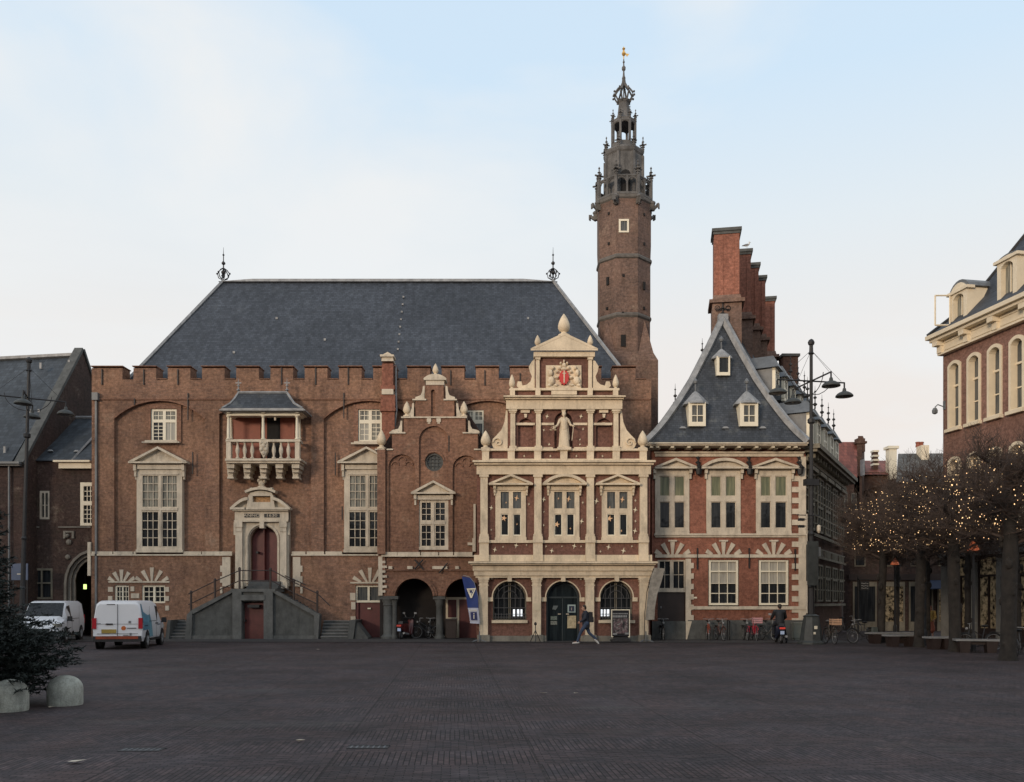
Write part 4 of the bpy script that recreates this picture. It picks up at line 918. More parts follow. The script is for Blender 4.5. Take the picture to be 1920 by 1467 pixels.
# bell-cast roof
def prof(t):   # t from 0 eave to 1 ridge: half width fraction
    pts = [(0,1.0),(.05,.915),(.16,.77),(.31,.60),(.5,.41),(.75,.2),(1,0)]
    for (a, u), (b, v) in zip(pts, pts[1:]):
        if t <= b+1e-9: return u+(v-u)*(t-a)/(b-a)
    return 0
ze = 1.85+300*43.3/F; za = W(1355,598,46.2).z; xa = W(1355,598,46.2).x; xl, xr = W(1210,830,43.3).x, W(1515,830,43.3).x
xm = (xl+xr)/2; rows = []
N = 12
for i in range(N+1):
    t = i/N; h = prof(t); Y = 43.3+(46.2-43.3)*(1-h); mid = xm+(xa-xm)*(1-h); z = ze+(za-ze)*t; rows.append((Vector((mid-(xr-xl)/2*h, Y, z)), Vector((mid+(xr-xl)/2*h, Y, z))))
m = MB(); RL = 18.5
def back(v): d = (56-v.y); return Vector((v.x+K*d, 56, v.z))
for (a, b), (c, d) in zip(rows, rows[1:]):
    m.add([a, b, d, c], [(0,1,2,3)]); m.add([b, back(b), back(d), d], [(0,1,2,3)]); m.add([a, c, back(c), back(a)], [(0,1,2,3)])
A, B = rows[0]; m.add([A, B, back(B), back(A)], [(0,3,2,1)]); m.add([back(r[0]) for r in rows]+[back(r[1]) for r in reversed(rows[:-1])], [tuple(range(2*N+1))])
roof = m.build('roof', 'slate2', wing)
m = MB()
for i in (0, 1): m.tube([r[i]+Vector((0,-.03,.02)) for r in rows], .2, 5)
m.cbox(rows[-1][0]+Vector((0,0,.05)), (.5,.4,.3))
m.build('hip_lead', 'lead', roof)
m = MB(); iron_finial(m, rows[-1][0]+Vector((0,0,.1)), .95, .05); c = rows[-1][0]+Vector((0,0,.5)); m.tube([c-Vector((.35,0,0)), c+Vector((.35,0,0))], .025, 5); m.ring(c+Vector((.28,0,.05)), .13, .02, 'y', 10, 4); m.ring(c-Vector((.28,0,-.05)), .13, .02, 'y', 10, 4)
m.build('roof_finial', 'iron', wing)
m = MB()
for x, y in ((1280,802),(1360,802),(1430,802)): m.cbox(W(x,y,43.75), (.35,.15,.1), 0, .5)
m.build('snow_hooks', 'lead', roof)
def roofY(py):
    z = 1.85  # find depth of the front slope on that row
    best = None
    for i in range(200):
        t = i/199; h = prof(t); Y = 43.3+2.9*(1-h); zz_ = ze+(za-ze)*t; p = HY-(zz_-EYE)*F/Y
        if best is None or abs(p-py) < best[0]: best = (abs(p-py), Y)
    return best[1]
def front_dormer(x, yt, ye, yb, w, lights):
    Y = roofY(yb)-.12; pl = PL(Y); d = MB()
    pl.poly(d, [rect(x-w/2,ye,x+w/2,yb)]+[rect(*l[:4]) for l in lights], .1, 1.4)
    D = d.build('dormer', 'white', wing)
    q = MB()
    for l in lights: pl.box(q, *l[:4], .02, .2)
    q.build('pane', 'glass_b' if len(lights) > 1 else 'glass', D)
    q = MB()
    b0 = pl.P(x, ye, 0); hw = (w/2+5)*Y/F; ht = (ye-yt)*Y/F; q.lathe(b0+Vector((0,.35,0)), [(hw*1.18,-.06),(hw*1.12,.05),(hw*.75,ht*.42),(hw*.3,ht*.85),(.04,ht)], 8, math.pi/8*0)
    q.build('dormer_roof', 'lead', D)
    q = MB(); q.lathe(b0+Vector((0,.35,ht)), [(.035,0),(.03,.35),(.1,.4),(.12,.5),(.07,.6),(.01,.66)], 7); q.build('finial', 'lead_d', D)
front_dormer(1355.5, 651, 669, 705, 25, [(1348,672,1365,699)])
front_dormer(1306.5, 731, 755, 800, 32, [(1297,761,1306,779.5),(1307.5,761,1317.5,779.5),(1297,781,1306,792),(1307.5,781,1317.5,792)])
front_dormer(1403.5, 731, 755, 800, 34, [(1394,761,1403,779.5),(1404.5,761,1414.5,779.5),(1394,781,1403,792),(1404.5,781,1414.5,792)])
# side dormers, both rows, both slopes
def side_dormer(x, y, z, sgn, w=1.1, h=1.5, L=1.8, fin=True, arched=False):
    d = Vector((K,1,0)).normalized(); o = Vector((d.y,-d.x,0))*sgn; c = Vector((x,y,z)); q = MB()
    def bx(a0,a1,b0,b1,z0,z1):
        P = [c+d*a+o*b+Vector((0,0,zz_)) for b in (b1,b0) for a, zz_ in ((a0,z0),(a1,z0),(a1,z1),(a0,z1))]; q.hexa(P)
    bx(-w/2,w/2,-L,0,0,h); D = q.build('side_dormer', 'lead_d', wing)
    q = MB(); bx(-w/2-.05,-w/2+.12,-.1,.06,0,h); bx(w/2-.12,w/2+.05,-.1,.06,0,h); bx(-w/2-.05,w/2+.05,-.1,.06,h-.15,h); bx(-w/2-.05,w/2+.05,-.1,.07,-.08,.08); bx(-.05,.05,-.1,.05,0,h); bx(-w/2,w/2,-.1,.045,h*.5,h*.56); q.build('frame', 'white', D)
    q = MB(); bx(-w/2+.12,w/2-.12,-.1,.02,.08,h-.15); q.build('pane', 'glass_b', D)
    q = MB(); e = [c+d*a+o*b+Vector((0,0,h)) for a, b in ((-w/2-.2,.25),(w/2+.2,.25),(w/2+.2,-L),(-w/2-.2,-L))]; r = [c+o*(-.15)+Vector((0,0,h+.75)), c+o*(-L)+Vector((0,0,h+.75))]
    q.add(e+r, [(0,1,4),(1,2,5,4),(2,3,5),(3,0,4,5),(0,3,2,1)]); q.build('dormer_roof', 'lead_d', D)
    if fin: q = MB(); iron_finial(q, r[0], 1.25, .05); q.build('finial', 'iron', D)
hwid = (xr-xl)/2
def slope_pt(Y, t, sgn):   # point on the side slope at depth Y and height fraction t
    h = prof(t); return (xm+(xa-xm)*(1-h)+sgn*hwid*h+K*(Y-(43.3+2.9*(1-h))), Y, ze+(za-ze)*t)
for Y in (46.5, 48.5, 50.5, 52.5, 54.3):
    p = slope_pt(Y, .08, 1); side_dormer(p[0]+.1, p[1], p[2], 1)
    p = slope_pt(Y, .46, 1); side_dormer(p[0]+.45, p[1], p[2], 1, .9, 1.2, 1.6, fin=Y > 49)
p = slope_pt(46.6, .05, -1); side_dormer(p[0]-.05, p[1]+.3, p[2], -1, 1.1, 1.4, 2)
p = slope_pt(47.6, .44, -1); side_dormer(p[0]-.3, p[1], p[2]+.2, -1, .9, 1.1, 1.6)
# chimneys along the ridge: each one a tall shaft on a moulded base
def wing_chimney(x, Y, w, ztop):
    m = MB(); h = w/2; zb_ = za-3
    a = math.atan2(-K, 1)*0.35
    m.cbox((x,Y,(zb_+ztop)/2), (w,w,ztop-zb_), a); zc = za+.95
    c = m.build('ridge_chimney', 'brick_chimney', wing)
    for k in (-1, 1): pass
    q = MB(); q.cbox((x,Y,zc-1.6), (w+.2,w+.2,3.1), a); q.cbox((x,Y,zc), (w+.5,w+.5,.18), a); q.cbox((x,Y,zc+.2), (w+.22,w+.22,.3), a, .9); q.build('chimney_base', 'brick_tower', c)
    q = MB(); q.cbox((x,Y,ztop-.05), (w+.22,w+.22,.16), a); q.cbox((x,Y,ztop-.2), (w+.1,w+.1,.14), a); q.build('chimney_cap', 'stone_g', c)
    q = MB()
    for k in (-1, 1): q.cbox((x+k*w*.32*math.cos(a),Y-w/2+k*w*.32*math.sin(a),(zc+ztop)/2), (.22,.1,ztop-zc-.7), a)
    q.build('pilaster_strip', 'brick_chimney', c)
ZT = 1.85+702*47/F-.3
for x, Y, w in ((11.36,47,1.3),(12.73,49.8,1.25),(13.72,51.8,1.25),(14.68,53.8,1.25),(16.35,57.4,1.2)): wing_chimney(x, Y, w, ZT)
m = MB(); c = W(1487,0,56.5); c.x = c.x; zq = W(0,670,56.5).z; m.cbox((c.x-.3,56.5,zq-2.5), (.95,.95,5)); q = m.build('low_chimney', 'brick_side', wing); m = MB(); m.cbox((c.x-.3,56.5,zq), (1.15,1.15,.16)); m.build('chimney_cap', 'stone_g', q)
# lanterns fixed between the windows
for x in (1308, 1403, 1497):
    m = MB(); m.tube([R_.P(x,852,.06), R_.P(x,890,.06)], .035, 5); c = R_.P(x,880,.28); m.lathe(c+Vector((0,0,-.35)), [(.03,0),(.13,.05),(.18,.35),(.22,.38),(.1,.5),(.03,.62)], 6); m.tube([R_.P(x,862,.06), R_.P(x,862,.28), c], .03, 5)
    m.ell(R_.P(x,858,.08), (.1,.05,.12), 7, 4); m.ell(R_.P(x,868,.1), (.14,.05,.07), 7, 4); m.build('iron_lantern', 'iron', wing)
m = MB()
for x, y0, y1 in ((1307,1028,1068),(1404,1028,1066),(1490,1030,1070)): anchor(R_, m, x, y0, y1, .12)
m.build('wall_anchors', 'iron', wing)
# side street face
Q_ = PL(44.25, cx1, (K,1)); sl = math.hypot(K,1)*11.9
m = MB()
Q_.bsz(m, -.2, 9.5, sl+.5, 9.72, .75, .3); Q_.bsz(m, -.1, 9.35, sl+.4, 9.5, .6)
for z, o, h in ((8.95,.14,.2),(5.3,.14,.16),(4.2,.12,.12),(1.65,.1,.14),(7.2,.06,.09),(6.4,.06,.09)): Q_.bsz(m, 0, z, sl, z+h, o)
for z in (7.6,8.2,6.0,4.7,3.2,2.5): Q_.bsz(m, 0.1, z, sl, z+.07, .04)
for i in range(int(sl/.85)): Q_.bsz(m, .3+i*.85, 9.1, .42+i*.85, 9.35, .45)
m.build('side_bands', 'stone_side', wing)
for i in range(5):
    s0 = .7+i*2.6
    m = MB(); o = .08
    for a, b, c_, d_ in ((0,.14,5.6,8.6),(.86,.96,5.6,8.6),(1.66,1.8,5.6,8.6)): Q_.bsz(m, s0+a, c_, s0+b, d_, o)
    for z in (5.6,6.9,8.45): Q_.bsz(m, s0+.14, z, s0+.86, z+.13, o); Q_.bsz(m, s0+.96, z, s0+1.66, z+.13, o)
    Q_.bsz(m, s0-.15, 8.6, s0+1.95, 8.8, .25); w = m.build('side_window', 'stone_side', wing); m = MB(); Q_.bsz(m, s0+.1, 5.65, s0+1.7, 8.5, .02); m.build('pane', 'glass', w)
    m = MB(); z0 = 1.9
    for a, b, c_, d_ in ((0,.12,z0,3.9),(1.6,1.72,z0,3.9),(.8,.9,z0,3.9)): Q_.bsz(m, s0+a, c_, s0+b, d_, o)
    for z in (z0,3.1,3.8): Q_.bsz(m, s0+.12, z, s0+.8, z+.1, o); Q_.bsz(m, s0+.9, z, s0+1.6, z+.1, o)
    for k in range(5): Q_.bsz(m, s0-.1+k*.42, 4.32, s0+.12+k*.42, 4.7, .07)
    w = m.build('side_window', 'stone_side', wing); m = MB(); Q_.bsz(m, s0+.1, z0+.05, s0+1.62, 3.85, .02); m.build('pane', 'glass', w)
# ================================================================ left neighbours
XG = -25.9
lb = thing('gabled_building', 'dark brick building at the left edge, big slate roof with stone gable coping', 'building', (XG-4, 47, 0))
zr = W(155,668,53.4).z; zel = W(45,868,47).z
m = MB(); P = [(XG,47),(XG-.45,47)]
m.prism([[(47,0),(59.8,0),(59.8,zel),(53.4,zr+.25),(47,zel)]], lambda a,b: Vector((XG,a,b)), Vector((-.5,0,0)))
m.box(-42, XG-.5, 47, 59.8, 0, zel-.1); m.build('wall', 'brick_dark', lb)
m = MB(); 
for (y0,z0),(y1,z1) in (((46.9,zel-.1),(53.4,zr+.35)),((59.9,zel-.1),(53.4,zr+.35))):
    v = Vector((0,y1-y0,z1-z0)); n = Vector((0,-v.z,v.y)).normalized()*.18*(1 if y0 < 50 else -1)
    a = Vector((XG+.08,y0,z0)); b = Vector((XG+.08,y1,z1)); w = Vector((-.5,0,0)); m.hexa([a,b,b+n,a+n,a+w,b+w,b+n+w,a+n+w])
m.build('gable_coping', 'stone_g', lb)
m = MB(); dz = .1
m.add([Vector((XG-.5,46.7,zel)), Vector((-42,46.9,zel)), Vector((-42,56,zr+.0)), Vector((XG-.5,53.4,zr)), Vector((XG-.5,60,zel)), Vector((-42,62,zel))], [(0,1,2,3),(3,2,5,4),(0,3,4),(1,5,2),(0,4,5,1)])
rf = m.build('roof', 'slate3', lb)
m = MB(); m.tube([Vector((XG-.5,53.3,zr+.06)), Vector((-42,55.9,zr+.06))], .14, 5); m.build('ridge_lead', 'lead', rf)
m = MB(); LW = PL(47)
for x, y, Y in ((80,688,52.3),(133,683,52.6),(60,775,49.9),(77,775,49.9),(13,845,47.6)): m.cbox(W(x,y,Y)+Vector((0,-.1,0)), (.12,.3,.35))
m.build('roof_vents', 'lead', rf)
m = MB(); LW.box(m, -60, 868, 44, 872, .45, .2); LW.box(m, -60, 872, 42, 875, .3, .1); m.tube([LW.P(20,872,.15), Vector((LW.P(20,0).x,46.85,0))], .06, 6); m.build('gutter', 'lead_d', lb)
m = MB(); GP = [(157,742,157.8,775)]; m.box(XG+.0,XG+.03,56.2,56.5,W(0,775,55).z,W(0,735,55).z); m.build('gable_slit', 'stone_w', lb)
lo = thing('gatehouse', 'low dark brick gatehouse with a pointed stone archway beside the battlemented hall', 'building', (-26, 48.3, 0))
E_ = PL(48.3); ge = gy(48.3)+.3
gate = [(122,ge)]+[(122,1095),(124,1078),(130,1062),(140,1048),(152,1038),(166,1032),(180,1038),(192,1048),(202,1062),(208,1078),(210,1095)]+[(210,ge)]
wnL = rect(76,922,92,973); wnR = rect(152,905,175,987); wnB = rect(58,1067,98,1124)
outl = [(40,ge),(40,864),(215,864),(215,ge),(210,ge)]+list(reversed(gate[1:-1]))+[(122,ge)]
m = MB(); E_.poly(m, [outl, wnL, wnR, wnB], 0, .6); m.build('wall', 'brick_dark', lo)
m = MB(); E_.box(m, 40, 866, 215, 1020, -.62, 5); E_.box(m, 40, 1020, 118, ge, -.62, 5); E_.bsz(m, E_.p(118,0)[0], 0, E_.p(215,0)[0], E_.p(0,1020)[1], -3, 5); m.build('body', 'dark', lo)
m = MB(); a0, a1_ = W(50,864,48.1), W(215,864,48.1); t0, t1 = W(100,785,52.6), W(215,785,52.6); m.add([a0,a1_,t1,t0,a0+Vector((0,9,0)),a1_+Vector((0,9,0))], [(0,1,2,3),(3,2,5,4),(0,3,4),(1,5,2),(0,4,5,1)]); rf = m.build('roof', 'slate3', lo)
m = MB(); m.tube([t0+Vector((0,-.02,.05)), t1+Vector((0,-.02,.05))], .1, 5); u = a0.lerp(a1_, .5); v = W(172,822,50.1); m.tube([W(134,864,48.15), v], .07, 4)
for x, y in ((95,845),(144,846)): m.cbox(W(x,y,48.95), (.28,.2,.09), 0, .5)
m.build('flashing', 'lead', rf)
m = MB(); E_.box(m, 108, 865.5, 176, 869, .5, .1); E_.box(m, 115, 869, 176, 880, .3, .1); m.build('cornice', 'cream', lo)
m = MB()
ga_o = gate[1:-1]
def shrink(L, d): 
    o = []
    for x, y in L: dx, dy = x-166, y-1110; r = math.hypot(dx, dy); o.append((166+dx*(r-d)/r, 1110+dy*(r-d)/r))
    return o
G0 = [(122,ge)]+ga_o+[(210,ge)]; 
for d0, d1, o in ((0,5,.14),(5,11,-.05),(11,17,-.2)):
    A = shrink(ga_o, d0); B = shrink(ga_o, d1); E_.poly(m, [[(122+d0,ge)]+A+[(210-d0,ge),(210-d1,ge)]+list(reversed(B))+[(122+d1,ge)]], o, .3)
for a, b in ((44,74),(110,171)): E_.box(m, a, 987.5, b, 990, .08)
E_.box(m, 120, 996, 124, 1010, .1); E_.box(m, 136, 996, 140, 1010, .1); E_.box(m, 122, 996, 138, 999, .08)
for x, y, r in ((130,1017,5.5),(128,1045,5),(127,1005,4)): m.ell(E_.P(x,y,.05), (r*.029,.12,r*.029), 8, 5)
m.build('stone_trim', mk('dim_stone', (.2,.185,.16), .85, .2, 2, .2, streak=.3), lo)
window(E_, lo, (75,921,93,974), [(78.5,925,83,970,1,2),(85.5,925,90,970,1,2)], .03, .3, 'stone_w')
window(E_, lo, (151,905,180,986), [(157,912,176,940,3,3),(157,948,176,981,3,4)], .03, .3, 'white')
window(E_, lo, (57,1066,99,1124), [(60.5,1070,77,1092,1,1),(79.5,1070,95.5,1092,1,1),(60.5,1095,77,1120,1,1),(79.5,1095,95.5,1120,1,1)], .03, .3, 'stone_side')
EX = PL(49.5)
ex = thing('exit_light', 'small lit yellow-green lamp hanging under the pointed stone archway', 'lamp', EX.P(160,1100,0)); m = MB(); EX.box(m, 158, 1096, 162.5, 1105, .1); m.build('lamp_glass', mk('green_lamp', (.8,1,.4), .5, 0, emit=(.75,1,.3), es=1.6), ex); m = MB(); EX.box(m, 159.5, 1040, 161, 1096, .05); EX.box(m, 157, 1094.5, 163.5, 1096, .13, .03); m.build('lamp_bracket', 'iron', ex)
bs = PL(46.6); b0 = bs.P(42,1130); sg = thing('notice_board', 'blue board on two posts behind the dark fir at the left edge', 'sign', (b0.x,46.6,0))
m = MB(); bs.box(m, 22, 1057, 53, 1088, .05); m.build('panel', mk('faded_blue', (.07,.1,.17), .5, .15), sg); m = MB(); bs.ground(m, 24, 1057, 26, .02, .03); bs.ground(m, 50, 1057, 52, .02, .03); m.build('post', 'iron', sg); m = MB(); bs.box(m, 33, 1076, 40, 1077.5, .06); m.build('caption', 'white', sg)
# ================================================================ right-hand building
Rb_ = PL(46, 22.4, (.18,-1))
rb = thing('corner_shop_building', 'tall plum brick building with cream arched windows, deep cornice and dormers at the right edge', 'building', (22.4,46,0))
LZ = 22; S1 = 17.0; zc = 15.5
def win_s(px0, px1): return Rb_.p(px0, 700)[0], Rb_.p(px1, 700)[0]
wins = [win_s(1780,1805), win_s(1815,1842), win_s(1853,1884), win_s(1895,1929)]
dS = wins[3][0]-wins[2][0]; wd = .5*(wins[2][1]-wins[2][0]+wins[1][1]-wins[1][0])
st = [wins[0][0]+i*(wins[3][0]-wins[0][0])/3 for i in range(8)]; wd = sum(b-a for a,b in wins)/4*.8
zt, zs = Rb_.p(1793, 677)[1], Rb_.p(1793, 803)[1]
def arcs(s0, s1, z0, z1, rise=.22, n=8):
    w = (s1-s0)/2; c = (s0+s1)/2; r = (w*w+rise*rise)/2/rise; a0 = math.asin(w/r)
    return [(s0,z0)]+[(c+r*math.sin(-a0+2*a0*i/n), z1-r+r*math.cos(-a0+2*a0*i/n)) for i in range(n+1)]+[(s1,z0)]
def psz(m, loops, out, back): m.prism(loops, lambda a,b: Rb_.sz(a,b,out), Rb_.n*(-(out+back)))
fl = [(zs, zt), (zs-5.0, zt-4.9)]
holes = [arcs(s, s+wd, z0, z1) for s in st for z0, z1 in fl]
m = MB(); psz(m, [[(0,4.6),(0,zc-.5),(S1,zc-.5),(S1,4.6)]]+holes, 0, .4); 
w = m.build('wall', 'brick_right', rb)
m = MB(); Rb_.bsz(m, 0, 4.5, S1, zc-.5, -.41, 9); psz(m, [[(0,4.5),(0,zc-.5),(0.01,zc-.5),(.01,4.5)]], 0, .4); m.build('body', 'brick_right', rb)
for s in st:
    for z0, z1 in fl:
        m = MB(); o = arcs(s-.06, s+wd+.06, z0-.02, z1+.06); i1 = arcs(s+.07, s+wd-.07, z0+.1, z1-.1); psz(m, [o, i1], .07, .35)
        c = s+wd/2; zm = z0+(z1-z0)*.66; zl = z0+(z1-z0)*.33
        Rb_.bsz(m, c-.03, z0+.1, c+.03, z1-.1, -.25, .33); Rb_.bsz(m, s+.07, zm-.05, s+wd-.07, zm+.05, -.22, .33); Rb_.bsz(m, s+.07, zl-.03, s+wd-.07, zl+.03, -.25, .33)
        Rb_.bsz(m, s-.12, z0-.14, s+wd+.12, z0+.02, .22)
        w = m.build('window', 'cream', rb); m = MB(); psz(m, [i1], -.3, .38); m.build('pane', 'glass_b' if z0 > 8 else 'glass_c', w)
m = MB(); Rb_.bsz(m, -.35, zc, S1, zc+.2, .8, .2); Rb_.bsz(m, -.25, zc-.15, S1, zc, .62, .2); Rb_.bsz(m, -.03, zc-.75, S1, zc-.15, .2, .2); Rb_.bsz(m, -.05, zc-.85, S1, zc-.75, .3)
for i in range(9):
    s = -.02+i*2.05*.98; Rb_.bsz(m, s, zc-.75, s+.3, zc-.15, .36); Rb_.bsz(m, s-.04, zc-.4, s+.34, zc-.15, .6)
    Rb_.bsz(m, s+.42, zc-.68, s+1.85, zc-.62, .25); Rb_.bsz(m, s+.42, zc-.3, s+1.85, zc-.24, .25)
m.build('cornice', 'cream', rb)
m = MB()   # mansard
def rp(s, o, z): return Rb_.sz(s, z, o)
V = [rp(-.3,.7,zc+.2), rp(S1,.7,zc+.2), rp(S1,-9,zc+.2), rp(-.3,-9,zc+.2), rp(1.2,-.6,zc+1.5), rp(S1,-.6,zc+1.5), rp(S1,-8,zc+1.5), rp(1.2,-8,zc+1.5), rp(3.6,-2.2,zc+4.6), rp(S1,-2.2,zc+4.6), rp(S1,-6.5,zc+4.6), rp(3.6,-6.5,zc+4.6)]
m.add(V, [(0,1,5,4),(1,2,6,5),(2,3,7,6),(3,0,4,7),(4,5,9,8),(5,6,10,9),(6,7,11,10),(7,4,8,11),(8,9,10,11)]); rf = m.build('roof', 'slate', rb)
m = MB(); m.tube([V[0]+Vector((0,0,.03)),V[4],V[8],V[9]], .1, 5); m.cbox(V[8]+Vector((0,0,.25)), (.5,.5,.6)); m.ell(V[8]+Vector((0,0,.65)), (.3,.3,.2), 8, 5); m.build('roof_lead', 'iron', rf)
for s, arched in ((1.0, True), (4.35, False), (8, True), (11.5, True)):
    z0 = zc+.25; wd_ = 1.25; hh = 1.75 if arched else 2.1
    m = MB(); o = arcs(s, s+wd_, z0, z0+hh+(.35 if arched else .1), .45 if arched else .1); i1 = arcs(s+.25, s+wd_-.25, z0+.12, z0+hh-.2, .2)
    psz(m, [o, i1], .35, 2.2); Rb_.bsz(m, s-.15, z0+hh-.12, s+wd_+.15, z0+hh+.02, .45)
    Rb_.bsz(m, s+wd_/2-.03, z0+.1, s+wd_/2+.03, z0+hh-.2, .15, 0)
    D = m.build('dormer', 'cream', rb); m = MB(); psz(m, [i1], .1, .3); m.build('pane', 'glass_c', D)
    m = MB(); psz(m, [arcs(s-.12, s+wd_+.12, z0+hh, z0+hh+(.5 if arched else .2), .48 if arched else .15)], .3, 2.4); m.build('dormer_roof', 'lead_d', D)
m = MB(); a = rp(1.0,.4,zc+.4); 
for u, v in (((0,0),(-.75,0)),((-.75,0),(-.75,1.5)),((-.75,1.5),(0,1.5)),((0,0),(0,1.5))): m.tube([a+Vector((u[0],-.1,u[1])), a+Vector((v[0],-.1,v[1]))], .045, 4)
m.build('open_casement', 'cream', rb)
m = MB()  # ground floor shopfronts between stone piers
for i in range(9): s = -.02+i*2.0; Rb_.bsz(m, s, 0, s+.55, 4.2, .12, .5)
Rb_.bsz(m, -.05, 4.15, S1, 4.65, .3, .4)
m.build('shop_piers', mk('pier_stone', (.19,.185,.17), .8, .2, 2, .2), rb)
for i in range(8):
    s = .53+i*2.0; m = MB(); psz(m, [[(s,0),(s,4.15),(s+1.45,4.15),(s+1.45,0)], [(s+.07,.6),(s+.07,3.1),(s+.69,3.1),(s+.69,.6)], [(s+.76,.6),(s+.76,3.1),(s+1.38,3.1),(s+1.38,.6)], [(s+.07,3.2),(s+.07,4.05),(s+1.38,4.05),(s+1.38,3.2)]], -.05, .2)
    w = m.build('shop_window', 'door_d', rb); m = MB(); Rb_.bsz(m, s+.05, .5, s+1.4, 4.1, -.14, .2); m.build('pane', 'shop', w)
m = MB()
a = Rb_.sz(0,0,0)
m.tube([a+Vector((-.02,-.1,12.0)), a+Vector((-.35,-.15,12.1)), a+Vector((-.5,-.15,11.95))], .03, 5); m.lathe(a+Vector((-.5,-.15,11.6)), [(.05,0),(.13,.05),(.14,.2),(.08,.32)], 8); m.box(a.x-.02,a.x+.1,a.y-.2,a.y-.02,11.85,12.3); m.build('security_camera', 'lead_d', rb)
# ================================================================ far end of the street
def block(name, label, x0, y0, x1, Y, depth, mat, roofmat=None, ridge=None, cat='building'):
    pl = PL(Y); o = pl.P((x0+x1)/2, 1130); t = thing(name, label, cat, (o.x, Y, 0)); m = MB(); a, zt_ = pl.p(x0, y0); b, _ = pl.p(x1, y0); m.box(a, b, Y, Y+depth, 0, zt_); m.build('wall', mat, t)
    return t, pl, a, b, zt_
t, pl, a, b, z = block('tiled_gable_house', 'red tiled roof house with a stepped gable end at the far end of the street', 1556, 893, 1616, 76, 9, 'brick_side')
m = MB(); V = [W(1550,896,75.6), W(1607,896,75.6), W(1607,829,80), W(1550,829,80)]; m.add(V+[V[0]+Vector((4.2,9,0)), V[1]+Vector((4.2,9,0))], [(0,1,2,3),(3,2,5,4),(0,3,4),(1,5,2)]); m.build('roof', 'tile_red', t)
m = MB(); m.prism([[(76,0),(85,0),(85,z),(84,z),(84,z+1),(83,z+1),(83,z+2),(82,z+2),(82,z+3.2),(81,z+3.2),(81,z+4.2),(80,z+4.2),(80,z+3.2),(79,z+3.2),(79,z+2),(78,z+2),(78,z+1),(77,z+1),(77,z),(76,z)]], lambda u,v: Vector((W(1607,0,79).x+(u-79)*.47,u,v)), Vector((.45,0,0))); x = W(1612,0,79.6).x; m.cbox((x,79.6,pl.p(0,822)[1]), (.7,.7,1.2)); m.cbox((x,79.6,pl.p(0,817)[1]), (.95,.95,.2)); m.build('stepped_gable', 'brick_side', t)
m = MB(); pl.box(m, 1614.5, 863, 1617, 893, .5, .2); m.build('downpipe', 'lead', t)
for i in range(3): 
    window(pl, t, (1562+i*17,925,1572+i*17,960), [(1563.5+i*17,927,1570.5+i*17,958,2,3)], .05, 0, 'stone_side')
t, pl, a, b, z = block('row_house', 'lower brick house with red roof and a banded chimney at the far end', 1617, 886, 1684, 82, 9, 'brick_side')
m = MB(); V = [W(1617,890,81.6), W(1666,890,81.6), W(1666,864,86), W(1617,864,86)]; m.add(V+[V[0]+Vector((4.2,9,0)), V[1]+Vector((4.2,9,0))], [(0,1,2,3),(3,2,5,4),(0,3,4),(1,5,2)]); m.build('roof', 'tile_red', t)
m = MB(); pl.box(m, 1646, 842, 1655, 888, -1, 1.5); c = m.build('chimney', 'brick_side', t); m = MB()
for y in (841, 850, 858, 866): pl.box(m, 1645, y, 1656, y+3.5, -.9, 1.6)
m.build('chimney_bands', 'white', c)
m = MB(); pl.box(m, 1664, 843, 1678, 900, .4, .4); pl.box(m, 1661, 838, 1681, 843, .55, .55); m.build('rendered_chimney', 'white', t)
for i in range(3): window(pl, t, (1624+i*19,925,1635+i*19,958), [(1625.5+i*19,927,1633.5+i*19,956,2,2)], .05, 0, 'stone_side')
t, pl, a, b, z = block('grey_roof_house', 'dim house with a wide grey roof behind the bare trees', 1684, 900, 1800, 74, 9, 'brick_side')
m = MB(); V = [W(1680,905,73.6), W(1800,905,73.6), W(1800,850,78), W(1684,851,78)]; m.add(V+[V[0]+Vector((4.2,9,0)), V[1]+Vector((4.2,9,0))], [(0,1,2,3),(3,2,5,4),(0,3,4),(1,5,2)]); m.build('roof', mk_slate('far_roof', (.09,.088,.082), (.12,.12,.11), .3), t)
m = MB(); pl.box(m, 1759, 823, 1774, 860, -3, 4); c = m.build('chimney', 'cream', t); m = MB(); 
for x in (1762, 1769): p = pl.P(x, 823, -4); m.lathe(p, [(.2,0),(.16,.3),(.2,.35),(.2,.45)], 8)
m.build('chimney_pots', 'terra', c)
for i in range(5): window(pl, t, (1692+i*17,930,1704+i*17,965), [(1694+i*17,932,1702+i*17,963,2,2)], .05, 0, 'stone_side')
# street-level shops under those houses
def hsign():
    pl = PL(52); o = pl.P(1621,1130); t = thing('hanging_sign', 'black square shop sign with pale wavy lettering hanging over the street before the trees', 'sign', (o.x,52,0))
    m = MB(); pl.box(m, 1612, 1090, 1629, 1107, .08, .08); m.build('panel', 'iron', t); m = MB()
    for y in (1094, 1098.5, 1103):
        for i in range(4): pl.box(m, 1614+i*3.4, y-.8+(i%2)*.8, 1616.6+i*3.4, y+.6+(i%2)*.8, .1)
    m.build('lettering', 'lead', t); m = MB(); pl.box(m, 1619.5, 1080, 1621.5, gy(52)+.2, .02, .1) if False else pl.box(m, 1608, 1086, 1630, 1088, .03); pl.ground(m, 1608, 1080, 1610.5, .03, .06); m.build('post', 'iron', t)
hsign()
SH = PL(58, W(1590,0,58).x, (1,-.12))
t = thing('dark_shopfront', 'row of dim shopfronts with a hanging black sign and blue awning behind the tree trunks', 'building', (SH.P(1680,1130).x,58,0))
m = MB(); SH.bsz(m, -.3, -.02, 8.0, 7.6, 0, 5); m.build('wall', 'brick_dark', t)
